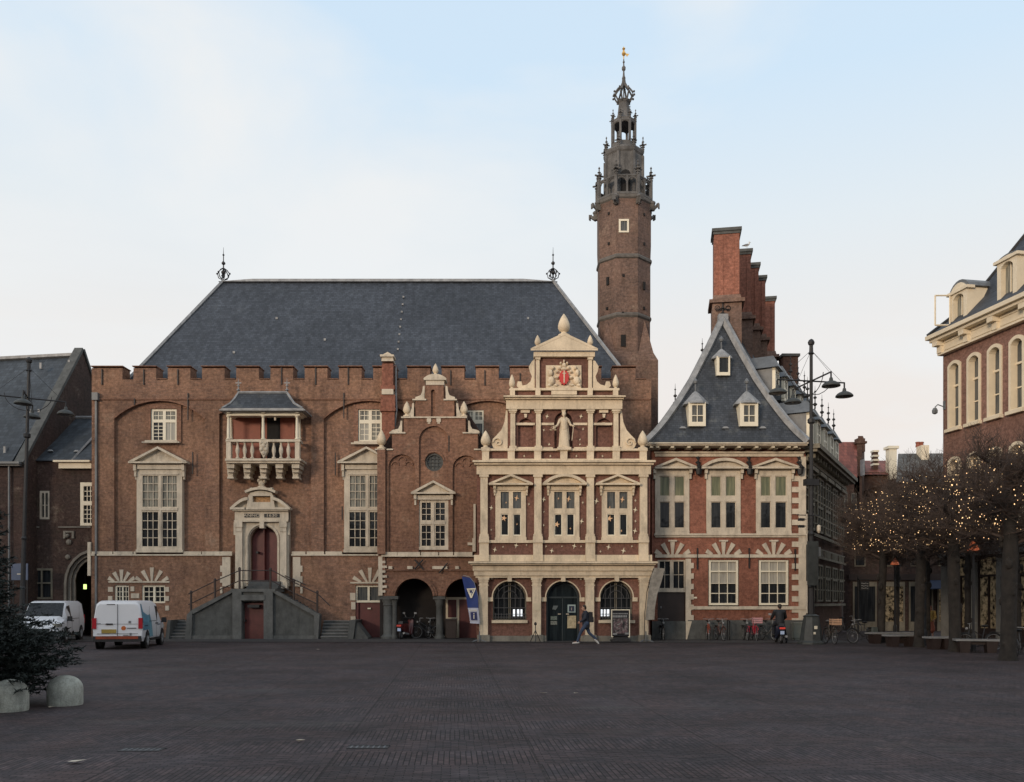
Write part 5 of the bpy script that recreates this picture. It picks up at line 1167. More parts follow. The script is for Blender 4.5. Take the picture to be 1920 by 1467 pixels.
for i in range(4):
    s = .3+i*1.75; m = MB(); m.prism([[(s,0),(s,3.2),(s+1.5,3.2),(s+1.5,0)], [(s+.1,.6),(s+.1,2.9),(s+1.4,2.9),(s+1.4,.6)]], lambda u,v: SH.sz(u,v,.06), SH.n*-.06); w = m.build('shop_window', 'stone_side', t); m = MB(); SH.bsz(m, s+.08, .55, s+1.42, 2.95, .02); m.build('pane', 'shop' if i in (1,3) else 'glass', w)
    m = MB(); SH.bsz(m, s+.1, 4.2, s+.8, 6, .05); w = m.build('upper_window', 'stone_side', t); m = MB(); SH.bsz(m, s+.18, 4.28, s+.72, 5.92, .07); m.build('pane', 'glass', w)
m = MB(); SH.bsz(m, 0, 3.3, 7.8, 3.7, .15); m.build('fascia', 'door_d', t)
m = MB(); a = [SH.sz(4.4,3.3,.1), SH.sz(7.6,3.3,.1), SH.sz(7.6,2.75,1.3), SH.sz(4.4,2.75,1.3)]; m.hexa(a+[v+Vector((0,0,-.06)) for v in a]); m.build('awning', mk('navy_canvas', (.02,.03,.06), .8, .1), t)
# white-shirt paving etc. for setting
# ================================================================ human figures (one remeshed surface, clothing as children)
def capsule(m, a, b, ra, rb, n=10):
    a, b = Vector(a), Vector(b); d = (b-a).normalized(); pts = []; rs = []
    for i in range(4): t = i/4*math.pi/2; pts.append(a-d*ra*math.cos(t)); rs.append(max(.002, ra*math.sin(t)))
    pts.append(a); rs.append(ra); pts.append(b); rs.append(rb)
    for i in range(3, -1, -1): t = i/4*math.pi/2; pts.append(b+d*rb*math.cos(t)); rs.append(max(.002, rb*math.sin(t)))
    m.tube(pts, rs, n)
def remesh(o, v=.011):
    md = o.modifiers.new('remesh', 'REMESH'); md.mode = 'VOXEL'; md.voxel_size = v; md.use_smooth_shade = True
    return o
SKIN = mk('skin', (.42,.24,.17), .6, .06, 6, obj=True)
def hand(m, w, d, up, r=.0):
    """palm with four unequal bent fingers and a thumb from its side; w wrist, d pointing along the hand, up = towards the thumb"""
    d = Vector(d).normalized(); up = Vector(up); up = (up-d*up.dot(d)).normalized(); s = d.cross(up)
    w = Vector(w); pc = w+d*.075
    for k in (-1.5,-.5,.5,1.5): capsule(m, w+up*k*.012, pc+up*k*.02, .017, .012, 7)
    for k, L in ((1.5,.07),(.5,.08),(-.5,.075),(-1.5,.058)):
        b = pc+up*k*.021; c = b+d*L*.5+s*.012; e = c+d*L*.35+s*.035; capsule(m, b, c, .0095, .009, 7); capsule(m, c, e, .009, .0078, 7)
    t = w+d*.03+up*.03; capsule(m, t, t+d*.035+up*.025, .012, .0105, 7); capsule(m, t+d*.035+up*.025, t+d*.068+up*.03+s*.015, .0105, .009, 7)
def head(m, c, f, k=1.0):
    """head centred at c looking along f: skull, jaw, nose, eye sockets, ears"""
    c = Vector(c); f = Vector(f).normalized(); l = Vector((0,0,1)).cross(f).normalized()
    m.ell(c+Vector((0,0,.03)), (.078*k,.09*k,.1*k), 14, 10); m.ell(c+f*.022-Vector((0,0,.045)), (.058*k,.062*k,.07*k), 12, 8)
    capsule(m, c+f*.085+Vector((0,0,.02)), c+f*.105-Vector((0,0,.018)), .009, .015, 8)
    for s in (-1, 1):
        m.ell(c+l*.078*s, (.016,.022,.03), 8, 6); capsule(m, c+f*.082+l*.012*s+Vector((0,0,.034)), c+f*.074+l*.045*s+Vector((0,0,.034)), .009, .008, 6)
        m.ell(c+f*.08-Vector((0,0,.05))+l*.012*s, (.016,.012,.008), 8, 5)
def figure(t, J, face, clothes, hair, up_thumb=None, extra=None):
    """J: joints dict in local metres. clothes: list of (name, material, list of capsules)"""
    m = MB(); V = {k: Vector(v) for k, v in J.items()}
    head(m, V['head'], face)
    capsule(m, V['neck'], V['head']-Vector((0,0,.03)), .055, .05)
    capsule(m, V['pelvis'], V['chest'], .13, .14); capsule(m, V['chest'], V['neck'], .13, .06); capsule(m, V['shL'], V['shR'], .06, .06)
    capsule(m, V['hpL'], V['hpR'], .1, .1)
    for s in 'LR':
        capsule(m, V['sh'+s], V['el'+s], .05, .04); capsule(m, V['el'+s], V['wr'+s], .038, .027); capsule(m, V['hp'+s], V['kn'+s], .085, .055); capsule(m, V['kn'+s], V['an'+s], .052, .036)
        capsule(m, V['an'+s], V['to'+s], .036, .028); hand(m, V['wr'+s], V['wr'+s]-V['el'+s] if 'hd'+s not in V else V['hd'+s], up_thumb or (0,-.2,1))
    b = remesh(m.build('body', SKIN, t, True), .0085)
    for name, mat, fn in clothes:
        m = MB(); fn(m, V); remesh(m.build(name, mat, t, True), .013)
    m = MB(); hair(m, V); remesh(m.build('hair', mk('dark_hair' if t['hair'] == 0 else 'auburn_hair', (.02,.014,.01) if t['hair'] == 0 else (.11,.035,.015), .7, .2, obj=True), t, True), .012)
    m = MB(); f = Vector(face).normalized(); l = Vector((0,0,1)).cross(f).normalized()
    for s in (-1, 1): m.ell(V['head']+f*.083+l*.03*s+Vector((0,0,.015)), (.009,.009,.007), 6, 4)
    m.build('eyes', mk('eye_dark', (.03,.02,.015), .2, 0, obj=True), b); del t['hair']
def person(label, loc, rz, hair): t = thing('person', label, 'person', loc, rz, local=True); t['hair'] = hair; return t
def top(m, V, thick=1.0, hem=-.05):
    k = thick; capsule(m, V['pelvis']+Vector((0,0,hem)), V['chest'], .165*k, .17*k, 14); capsule(m, V['chest'], V['neck']-Vector((0,0,.05)), .17*k, .085*k, 14); capsule(m, V['shL'], V['shR'], .085*k, .085*k, 12)
    for s in 'LR': capsule(m, V['sh'+s], V['el'+s], .078*k, .062*k, 12); capsule(m, V['el'+s], V['wr'+s], .06*k, .043*k, 12)
def trousers(m, V):
    capsule(m, V['hpL'], V['hpR'], .12, .12, 12)
    for s in 'LR': capsule(m, V['hp'+s], V['kn'+s], .1, .072, 12); capsule(m, V['kn'+s], V['an'+s]+Vector((0,0,.03)), .068, .058, 12)
def shoes(m, V):
    for s in 'LR': d = (V['to'+s]-V['an'+s]); capsule(m, V['an'+s]-d*.25-Vector((0,0,.035)), V['to'+s]+d*.15-Vector((0,0,.02)), .048, .04, 10)
def shorthair(m, V):
    c = V['head']; m.ell(c+Vector((0,.0,.055))-HF*.018, (.088,.1,.095), 12, 8); m.ell(c-HF*.045, (.075,.07,.1), 10, 7)
def longhair(m, V):
    c = V['head']; m.ell(c+Vector((0,0,.05))-HF*.02, (.095,.105,.1), 12, 8); capsule(m, c-HF*.05+Vector((0,0,.02)), c-HF*.07-Vector((0,0,.26)), .085, .06, 10)
# walker heading left (local -X), leaning into a stride
gp = G(1099,1208); HF = Vector((-1,0,0))
wk = person('person in dark jacket, jeans and white shoes with a backpack striding left past the entrance', gp, R(3), 0)
J = dict(pelvis=(0,0,.93), chest=(-.03,0,1.27), neck=(-.05,0,1.47), head=(-.1,0,1.6), shL=(-.03,-.19,1.41), shR=(-.03,.19,1.41), elL=(-.09,-.27,1.14), wrL=(-.28,-.22,1.0), elR=(.1,.26,1.15), wrR=(.0,.25,.93),
         hpL=(0,-.1,.92), hpR=(0,.1,.92), knL=(-.26,-.1,.52), anL=(-.4,-.1,.1), toL=(-.57,-.1,.07), knR=(.14,.1,.5), anR=(.45,.1,.2), toR=(.55,.1,.07))
figure(wk, J, (-1,0,-.12), [('jacket', mk('navy_jacket', (.018,.022,.034), .8, .2, 6, obj=True), lambda m, V: top(m, V, 1.03, -.12)), ('jeans', mk('denim', (.035,.055,.1), .85, .25, 8, obj=True), trousers), ('shoes', mk('white_trainers', (.5,.5,.49), .7, .1, obj=True), shoes)], shorthair)
m = MB(); m.cbox((.2,0,1.2), (.19,.32,.46), 0, .82); m.cbox((.28,0,1.1), (.1,.26,.22), 0, .85); m.tube([(.12,.1,1.42),(-.06,.13,1.44),(-.14,.12,1.25),(.05,.13,1.04)], .02, 5); m.tube([(.12,-.1,1.42),(-.06,-.13,1.44),(-.2,-.12,1.25),(.05,-.13,1.04)], .02, 5)
bp_ = m.build('backpack', mk('black_canvas', (.012,.012,.014), .8, .2, obj=True)); bp_.location = gp; bp_.rotation_euler = (0,0,R(3)); bp_.modifiers.new('b', 'BEVEL').width = .03; tag(bp_, 'black backpack on the back of the person striding past the entrance', 'backpack')
# woman in mustard top and rust skirt, standing by the trees
gp = Vector(((1745-960)*46/F, 46, 0)); HF = Vector((-.5,-.8,0)).normalized()
wm = person('person with long auburn hair, mustard top and rust skirt between two tree trunks', gp, R(-20), 1)
J = dict(pelvis=(0,0,.9), chest=(0,0,1.22), neck=(0,0,1.41), head=(-.02,-.02,1.54), shL=(-.17,0,1.36), shR=(.17,0,1.36), elL=(-.22,.02,1.08), wrL=(-.12,-.16,.95), elR=(.23,.02,1.08), wrR=(.14,-.17,.97),
         hpL=(-.09,0,.88), hpR=(.09,0,.88), knL=(-.09,-.03,.48), anL=(-.09,0,.09), toL=(-.1,-.14,.04), knR=(.09,-.02,.48), anR=(.1,.06,.09), toR=(.11,-.08,.04))
def skirt(m, V): capsule(m, (0,0,.95), (0,0,.45), .14, .21, 14)
figure(wm, J, (-.5,-.8,0), [('top', mk('mustard_knit', (.3,.2,.06), .9, .15, 8, obj=True), lambda m, V: top(m, V, .92)), ('skirt', mk('rust_skirt', (.3,.1,.065), .85, .15, 5, obj=True), skirt), ('shoes', mk('dark_boots', (.03,.022,.02), .6, .1, obj=True), shoes)], longhair)
# ================================================================ bicycles
def bicycle(col, label, loc, rz, kind='city', group=None, rack=False, lean=0, crate=None, bag=None):
    t = thing('bicycle', label, 'bicycle', loc, rz, group, local=True); t.rotation_euler = (lean, 0, rz)
    fm = mk('bike_'+col[0], col[1], .4, .1, obj=True)
    wb = .54; r = .34
    for x in (-wb, wb):
        m = MB(); m.ring((x,0,r), r-.02, .022, 'y', 22, 6); w = m.build('wheel', 'iron', t, True)
        m = MB(); m.ring((x,0,r), r-.045, .01, 'y', 20, 4); m.tube([(x,-.05,r),(x,.05,r)], .025, 6)
        for k in range(14): a = k*math.pi/7; m.tube([(x,(-1)**k*.02,r),(x+(r-.045)*math.cos(a),0,r+(r-.045)*math.sin(a))], .0022, 3, False)
        m.build('rim', 'lead', w)
        m = MB(); m.ring((x,0,r), r+.02, .018, 'y', 10, 4, arc=(R(20) if x < 0 else R(35), R(190) if x < 0 else R(160))); m.build('mudguard', fm, t)
    m = MB(); B = (-.05,0,.29); St = (-.2,0,.84); Hd = (.36,0,.86); Hl = (.4,0,.72)
    for a, b, rr in ((B,St,.018),(B,Hl,.02),(St if kind == 'man' else (-.12,0,.56),Hd,.017),((-wb,0,r),B,.012),((-wb,0,r),(-.17,0,.74),.01),(Hd,(.41,0,.68),.02)): m.tube([a,b], rr, 6)
    f = m.build('frame', fm, t)
    m = MB(); 
    for s in (-1, 1): m.tube([(.41,s*.03,.68),(.46,s*.045,.55),(wb,s*.045,r)], .012, 5)
    m.build('fork', fm, t)
    m = MB(); m.tube([Hd,(.34,0,1.04)], .014, 6); m.tube([(.2,.27,1.04),(.3,.25,1.06),(.36,.1,1.05),(.34,0,1.04),(.36,-.1,1.05),(.3,-.25,1.06),(.2,-.27,1.04)], .013, 6); m.build('handlebar', 'lead', t, True)
    m = MB(); m.lathe((-.22,0,.9), [(.02,0),(.1,.03),(.12,.06),(.09,.09),(.02,.1)], 10, 0, 1.25, .85); m.tube([St,(-.22,0,.92)], .014, 6); m.build('saddle', 'iron', t, True)
    m = MB(); m.ring((-.05,-.03,.29), .09, .012, 'y', 12, 4); m.tube([(-.05,-.05,.29),(.05,-.06,.17)], .01, 4); m.tube([(-.05,.05,.29),(-.15,.06,.41)], .01, 4); m.cbox((.05,-.1,.17), (.09,.08,.02)); m.cbox((-.15,.1,.41), (.09,.08,.02)); m.tube([(-.05,.04,.38),(-wb,.04,r+.04)], .012, 4); m.tube([(-.05,.04,.2),(-wb,.04,r-.04)], .012, 4); m.build('crank', 'iron', t)
    m = MB(); m.box(-.78,-.36,-.07,.07,.71,.73); m.tube([(-.72,.07,.72),(-wb,.07,r)], .008, 4); m.tube([(-.72,-.07,.72),(-wb,-.07,r)], .008, 4); m.build('luggage_rack', 'iron', t)
    m = MB(); m.lathe((.47,0,.86), [(.01,-.05),(.05,-.03),(.05,.03),(.01,.05)], 8); m.build('headlight', 'screen' if kind == 'lit' else 'lead', t)
    if crate:
        m = MB(); x0, x1, w2, z0, z1 = .42, .8, .2, .88, 1.14
        for z in (z0, z0+.09, z0+.18):
            m.box(x0, x0+.012, -w2, w2, z, z+.06); m.box(x1-.012, x1, -w2, w2, z, z+.06); m.box(x0, x1, -w2-.012, -w2, z, z+.06); m.box(x0, x1, w2, w2+.012, z, z+.06)
        for x in (x0+.005, x1-.03):
            for y in (-w2+.001, w2-.03): m.box(x, x+.025, y, y+.028, z0, z1)
        m.box(x0, x1, -w2, w2, z0-.02, z0-.002); m.build('front_crate', crate, t)
    if bag:
        m = MB()
        for s in (-1, 1): m.cbox((-.6,s*.15,.55), (.34,.13,.32), 0, .9)
        o = m.build('panniers', bag, t); o.modifiers.new('b', 'BEVEL').width = .025
    return t
BK_ = lambda: None
gA = 'bicycles parked against the red corner house'
y0 = 43.35
def bx_(px, Y): return ((px-960)*Y/F, Y, 0)
bicycle(('orange', (.3,.06,.03)), 'bicycle with orange-red frame parked nearest the dark door of the red house', bx_(1328,43.2), R(-97), group=gA)
bicycle(('brown', (.09,.03,.022)), 'dark brown bicycle, second from the dark door against the red house plinth', bx_(1350,43.1), R(-84), group=gA, kind='man')
bicycle(('black', (.02,.02,.022)), 'black bicycle right behind the pink front crate of its neighbour', bx_(1398,43.25), R(-95), group=gA)
cp = mk('pink_crate', (.5,.26,.27), .6, .1, obj=True)
bicycle(('red', (.42,.03,.05)), 'bicycle with a pink front crate and red bags against the red house', bx_(1414,42.8), R(-92), group=gA, crate=cp, bag=mk('red_bag', (.42,.02,.05), .7, .1, obj=True))
bicycle(('grey', (.13,.13,.12)), 'grey bicycle standing just left of the scooter rider', bx_(1440,43.2), R(-70), group=gA)
m = MB(); x = bx_(1368,43.1)[0]; m.tube([(x,43.1,0),(x,43.1,.95),(x+.02,43.6,1.0),(x+.02,43.6,0)], .035, 6); tag(m.build('bicycle_rail', 'iron', None, True), 'black bent steel bicycle rail in the middle of the parked bicycles', 'bike stand')
wood = mk('pale_wood_crate', (.45,.27,.17), .75, .2, obj=True)
b = bicycle(('tan', (.05,.045,.04)), 'bicycle with a wooden crate on its front right of the lamp post, facing the square', bx_(1557,39.6), R(-90), crate=wood)
bicycle(('blackb', (.02,.02,.022)), 'black bicycle leaning over beside the first tree trunk by the street', bx_(1618,40.2), R(-160), group='bicycles near the trees', kind='man', lean=R(8), bag=mk('grey_bag', (.06,.07,.065), .8, .1, obj=True))
bicycle(('blackc', (.02,.02,.022)), 'black bicycle standing behind the rightmost bench', bx_(1838,33.8), R(178), group='bicycles near the trees', lean=R(6))
bicycle(('darkd', (.03,.03,.035)), 'dark bicycle parked against the side street wall behind the lamp post', bx_(1586,52), R(-25), group='bicycles near the trees')
bicycle(('darke', (.03,.03,.035)), 'dark bicycle at the foot of the tree nearest the right edge', bx_(1915,28.6), R(-100), group='bicycles near the trees')
gB = 'bicycles inside the brick arcade'
bicycle(('blackf', (.025,.025,.03)), 'black bicycle in the left arch of the arcade, side on', bx_(800,45.3), R(180), group=gB)
bicycle(('blackg', (.05,.05,.055)), 'dark grey bicycle beside the middle arcade column', bx_(812,45.5), R(-110), group=gB, kind='man')
bicycle(('blackh', (.02,.02,.022)), 'black bicycle behind the pale banner on the right', bx_(1242,43.4), R(-93))
# ================================================================ scooters
def scooter(label, loc, rz, colr, lit=False):
    t = thing('scooter', label, 'scooter', loc, rz, local=True); sm = mk('scooter_'+colr[0], colr[1], .3, .05, obj=True)
    for x in (-.6, .62):
        m = MB(); m.ring((x,0,.23), .17, .06, 'y', 20, 8); w = m.build('wheel', 'iron', t, True); m = MB(); m.lathe((x,-.03,.23), [(.12,0),(.12,.06)], 10); m2 = MB(); m2.tube([(x,-.035,.23),(x,.035,.23)], .12, 12); m2.build('rim', 'lead', w)
    m = MB(); sec = []
    prof_ = [(-.85,.1,.62,.72),(-.6,.16,.42,.8),(-.3,.17,.32,.82),(-.05,.15,.22,.78),(.0,.15,.2,.34),(.3,.16,.2,.32),(.42,.17,.22,.7),(.5,.16,.35,.98),(.6,.1,.6,1.02)]
    for x, w, z0, z1 in prof_: sec.append([(x,-w,z0+.05),(x,-w*.8,z0),(x,w*.8,z0),(x,w,z0+.05),(x,w,z1-.06),(x,w*.7,z1),(x,-w*.7,z1),(x,-w,z1-.06)])
    for a, b in zip(sec, sec[1:]): m.add(a+b, [(i,(i+1)%8,(i+1)%8+8,i+8) for i in range(8)])
    m.add(sec[0], [tuple(range(8))]); m.add(sec[-1], [tuple(range(7,-1,-1))]); m.build('body', sm, t, True)
    m = MB(); m.cbox((-.35,0,.85), (.72,.26,.12), 0, .88); m.build('seat', 'iron', t)
    m = MB(); m.tube([(.46,0,.95),(.44,0,1.05)], .04, 6); m.tube([(.3,.33,1.06),(.42,.2,1.08),(.44,0,1.06),(.42,-.2,1.08),(.3,-.33,1.06)], .02, 6); m.build('handlebar', 'iron', t, True)
    for s in (-1, 1):
        m = MB(); m.tube([(.42,s*.2,1.07),(.4,s*.3,1.28)], .01, 4); m.cbox((.39,s*.32,1.31), (.03,.13,.09)); m.build('mirror', 'lead', t)
    m = MB(); m.cbox((-.87,0,.7), (.06,.24,.08)); m.build('tail_light', mk('tail_red', (.5,.04,.03), .3, 0, emit=(1,.1,.05), es=.18 if lit else .02, obj=True), t)
    m = MB(); m.cbox((-.85,0,.5), (.02,.17,.15)); m.build('number_plate', mk('plate_blue', (.4,.5,.7), .5, .05, obj=True), t)
    m = MB(); m.tube([(.56,0,.85),(.62,0,.25)], .04, 6); m.cbox((.62,0,.44), (.5,.13,.05)); m.build('fork', 'iron', t)
    m = MB(); m.tube([(-.1,-.17,.25),(-.75,-.2,.33)], .055, 8); m.build('exhaust', 'lead', t, True)
    return t
gp = G(1460,1206); gp.z = 0
sc = scooter('dark scooter being ridden beside the red house, blue plate and red tail light', gp, R(84), ('navy', (.015,.02,.04)), True)
HF = Vector((1,0,0))
rd = person('person in black jacket and trousers riding the scooter, seen from behind', gp, R(84), 0)
J = dict(pelvis=(-.28,0,.98), chest=(-.22,0,1.3), neck=(-.17,0,1.5), head=(-.13,-.02,1.64), shL=(-.2,.2,1.43), shR=(-.2,-.2,1.43), elL=(-.02,.3,1.18), wrL=(.22,.29,1.1), elR=(-.02,-.3,1.18), wrR=(.22,-.29,1.1),
         hpL=(-.25,.1,.96), hpR=(-.25,-.1,.96), knL=(.14,.22,.78), anL=(.12,.2,.39), toL=(.27,.21,.36), knR=(.05,-.27,.6), anR=(-.05,-.34,.12), toR=(.1,-.36,.06))
figure(rd, J, (1,-.3,0), [('jacket', mk('black_jacket', (.012,.013,.016), .75, .2, 6, obj=True), lambda m, V: top(m, V, 1.14, -.05)), ('trousers', mk('black_trousers', (.012,.013,.018), .85, .2, 6, obj=True), trousers), ('shoes', mk('black_boots', (.012,.012,.012), .6, .1, obj=True), shoes)], shorthair)
scooter('moped with red tail panel and mirrors parked in the left arcade arch', (bx_(762,44.7)), R(72), ('maroon', (.09,.02,.02)), False)
# ================================================================ vans
def van(label, loc, rz, blue=False):
    t = thing('delivery_van', label, 'van', loc, rz, local=True)     # local +X is forwards, origin at the centre on the ground
    paint = mk('van_white', (.72,.73,.76), .32, .03, 1, 0, fine=False, obj=True)
    Lh, hw, Hh = 2.35, .93, 1.9
    S_sec = []   # (x, bottom z, [(half width, z) ...])
    def sec(x, zb_, belt, roof, w=1.0): return [(x,-hw*w*.93,zb_),(x,-hw*w,zb_+.18),(x,-hw*w,belt),(x,-hw*w*.86,roof-.1),(x,-hw*w*.74,roof),(x,hw*w*.74,roof),(x,hw*w*.86,roof-.1),(x,hw*w,belt),(x,hw*w,zb_+.18),(x,hw*w*.93,zb_)]
    X = [(-2.33,.36,1.0,1.78,.96),(-2.28,.33,1.02,1.88,.985),(-1.9,.3,1.04,1.92,1),(-1.2,.3,1.05,1.93,1),(.4,.3,1.05,1.92,1),(.85,.3,1.05,1.87,1),(1.2,.3,1.06,1.6,1),(1.62,.3,1.04,1.2,.98),(2.05,.3,.95,1.08,.95),(2.25,.32,.8,.9,.9),(2.38,.36,.62,.66,.8)]
    m = MB(); secs = [sec(*x) for x in X]; n = 10
    for a, b in zip(secs, secs[1:]): m.add(a+b, [(i,(i+1)%n,(i+1)%n+n,i+n) for i in range(n)])
    m.add(secs[0], [tuple(range(n-1,-1,-1))]); m.add(secs[-1], [tuple(range(n))]); body = m.build('body', paint, t, True)
    for s in (-1, 1):
        for x in (-1.5, 1.5):
            m = MB(); m.tube([(x,s*(hw-.02),.34),(x,s*(hw+.012),.34)], .41, 22); m.build('wheel_arch', 'dark', t)
            m = MB(); m.tube([(x,s*(hw-.2),.33),(x,s*(hw+.02),.33)], .33, 22); w = m.build('wheel', 'iron', t, True); m = MB(); m.tube([(x,s*(hw),.33),(x,s*(hw+.032),.33)], .2, 14)
            for k in range(5): a = k*R(72); m.tube([(x,s*(hw+.034),.33),(x+.17*math.cos(a),s*(hw+.034),.33+.17*math.sin(a))], .022, 4)
            m.build('rim', 'lead', w)
        m = MB(); y = s*(hw+.004)
        q = [(.42,1.07),(.45,1.72),(.92,1.68),(1.42,1.12)]; m.add([(x,s*(hw*(1.003 if z < 1.1 else .89)),z) for x, z in q]+[(x,s*(hw*.8),z) for x, z in q], [(0,1,2,3),(0,4,5,1),(1,5,6,2),(2,6,7,3),(3,7,4,0)]); m.build('side_window', 'glass', t)
        m = MB(); m.cbox((1.3,s*(hw+.12),1.1), (.14,.2,.22), 0, .9); m.build('wing_mirror', 'iron', t)
        m = MB(); m.box(-1.05,1.05,min(s*hw,s*(hw+.015)),max(s*hw,s*(hw+.015)),.3,.4); m.box(-1.1,-1.085,min(s*hw,s*(hw+.004)),max(s*hw,s*(hw+.004)),.42,1.7) ; m.box(.33,.345,min(s*hw,s*(hw+.004)),max(s*hw,s*(hw+.004)),.42,1.06); m.box(-1.05,.3,min(s*hw,s*(hw+.006)),max(s*hw,s*(hw+.006)),1.08,1.1); m.box(1.28,1.293,min(s*hw,s*(hw+.004)),max(s*hw,s*(hw+.004)),.75,1.06); m.build('side_trim', 'iron', t)
        m = MB(); m.box(.42,.56,min(s*hw,s*(hw+.03)),max(s*hw,s*(hw+.03)),.96,1.0); m.box(.12,.26,min(s*hw,s*(hw+.03)),max(s*hw,s*(hw+.03)),.96,1.0); m.build('door_handle', 'iron', t)
        m = MB(); m.cbox((-2.33,s*.85,1.03), (.1,.15,.42)); m.build('tail_light', mk('lamp_red', (.38,.02,.03), .25, .1, obj=True), t)
        m = MB(); m.cbox((2.2,s*.72,.82), (.28,.3,.14), -s*.35); m.build('headlight', 'glass_c', t)
    m = MB(); q = [(1.58,-.78,1.2),(1.58,.78,1.2),(.93,.72,1.8),(.93,-.72,1.8)]; m.hexa([Vector(v)+Vector((.03,0,.035)) for v in q]+[Vector(v)-Vector((.05,0,.05)) for v in q]); m.build('windscreen', 'glass', t)
    m = MB(); m.cbox((2.33,0,.42), (.16,1.5,.22)); m.cbox((2.38,0,.62), (.06,.9,.1)); m.build('front_bumper', 'iron', t)
    m = MB(); m.cbox((-2.36,0,.42), (.16,1.76,.22)); m.build('rear_bumper', 'iron', t)
    m = MB(); m.cbox((-2.35,0,1.1), (.012,.016,1.35)); m.cbox((-2.345,0,.62), (.012,1.5,.012)); m.cbox((-2.335,0,1.0), (.012,1.5,.01)); m.build('door_gap', 'iron', t)
    m = MB(); m.cbox((-2.345,.32,.72), (.03,.54,.15)); p = m.build('number_plate', mk('yellow_plate', (.34,.24,.05), .5, .15, obj=True), t)
    m = MB(); m.cbox((-2.355,.3,1.0), (.03,.26,.055)); m.cbox((-2.33,.25,1.77), (.03,.3,.03)); m.build('rear_handle', 'iron', t)
    if blue:
        m = MB(); m.cbox((-2.45,0,.47), (.012,1.56,.11)); m.build('reflective_strip', mk('orange_strip', (.24,.045,.016), .4, .3, obj=True), t)
        bl = NT('blue_wrap'); p_ = bl.node('ShaderNodeTexCoord').outputs['Object']; f = bl.ramp(bl.noise(p_, 1.6, 4), .35, .65); bl.l.new(bl.mix(f, (.06,.2,.32,1), (.16,.36,.46,1)), bl.b.inputs['Base Color']); bl.set(Roughness=.35); M['blue_wrap'] = bl.m
        m = MB()
        for s in (-1,):
            q = [(-2.26,.62),(-2.2,1.04),(-2.2,1.76),(-.9,1.78),(-1.02,1.05),(-.7,.62)]
            m.prism([[(-2.22,.75),(-2.2,1.045),(-.65,1.045),(-.4,.45),(-1.0,.45),(-1.1,.62),(-1.2,.75)]], lambda a, b: Vector((a,-hw-.004,b)), Vector((0,.006,0)))
            a = [(-2.2,1.047),(-.65,1.047),(-.85,1.8),(-2.15,1.8)]
            V = [Vector((x,-hw-.004+(z-1.047)/.753*hw*.145,z)) for x, z in a]; m.add(V+[v+Vector((0,.01,0)) for v in V], [(0,1,2,3),(4,7,6,5),(0,4,5,1),(2,6,7,3)])
        m.build('blue_wrap', 'blue_wrap', t)
        m = MB(); m.tube([(-2.335,-.22,.97-.13),(-2.352,-.22,.97-.13)], .085, 16); m.build('round_logo', mk('orange_logo', (.5,.13,.03), .4, .1, obj=True), t)
        m = MB(); m.cbox((-2.352,-.52,.835), (.008,.34,.04)); m.cbox((-2.345,-.45,1.08), (.008,.09,.09)); m.cbox((-2.348,-.3,.56), (.008,.2,.03)); m.cbox((-2.348,-.48,.6), (.008,.08,.1)); m.cbox((-2.345,.7,1.02), (.008,.16,.025)); m.build('lettering', mk('grey_letters', (.16,.16,.17), .5, .1, obj=True), t)
        m = MB(); m.box(-1.95,-1.35,-hw-.012,-hw-.005,.9,.94); m.box(.55,.62,-hw-.008,-hw-.001,.9,.95); m.box(.72,1.1,-hw-.008,-hw-.001,.9,.94); m.build('side_lettering', mk('navy_letters', (.03,.06,.12), .5, .1, obj=True), t)
    return t
van('white delivery van with blue wrapped side and orange strip, its rear doors facing the camera', (-15.95,37.1,0), R(90+11), True)
lv = van('plain white delivery van facing the camera behind the dark fir', (-21.9,42.2,0), R(-90+14))
# ================================================================ statue in the niche
SO = L_.P(1057.5, 842, .12); SO.y = 42.0-.02; k = 42/F
stt = thing('statue', 'cream stone figure of a robed woman with sword and scales before the central niche', 'statue', (SO.x, SO.y, SO.z), 0, local=True)
m = MB(); HF = Vector((0,-1,0)); h = 1.72
head(m, (0,-.02,1.6), (0,-1,0), .95); capsule(m, (0,0,1.42), (0,-.02,1.55), .06, .05); capsule(m, (0,0,.95), (0,0,1.28), .15, .17); capsule(m, (-.17,0,1.38), (.17,0,1.38), .075, .075)
m.lathe((0,0,0), [(.25,.05),(.27,.1),(.24,.4),(.2,.75),(.15,1.0),(.1,1.05)], 14, 0, 1, .7)
for i in range(9):
    a = i*.7; capsule(m, (.2*math.cos(a),.13*math.sin(a),.06), (.13*math.cos(a+.12),.09*math.sin(a+.12),.98), .045, .025, 7)
for s, el, wr in ((-1,(-.3,-.06,1.12),(-.44,-.18,.98)),(1,(.31,-.05,1.12),(.4,-.2,1.06))):
    capsule(m, (s*.2,0,1.37), el, .065, .055); capsule(m, el, wr, .055, .035); hand(m, wr, Vector(wr)-Vector(el), (0,0,1))
capsule(m, (-.1,.07,1.45), (-.12,.13,.4), .08, .12); capsule(m, (.1,.07,1.45), (.16,.13,.5), .08, .12); m.ell((0,.02,1.66), (.11,.12,.11), 10, 7)
remesh(m.build('body', 'stone', stt, True), .013)
m = MB(); m.cbox((0,0,-.02), (.66,.46,.13)); m.cbox((0,0,.04), (.56,.4,.06)); m.build('pedestal', 'stone', stt)
m = MB(); m.tube([(.44,-.26,1.08),(.36,-.22,.35)], [.02,.02], 6); m.tube([(.38,-.26,1.0),(.5,-.26,1.02)], .018, 5); m.build('sword', 'stone', stt)
m = MB(); m.tube([(-.52,-.2,1.0),(-.52,-.2,1.02),(-.4,-.24,1.05)], .015, 5)
for x in (-.62, -.42): m.tube([(-.52,-.2,1.02),(x,-.2,.98),(x,-.2,.86)], .008, 4); m.lathe((x,-.2,.82), [(.02,0),(.075,.03),(.08,.045)], 9)
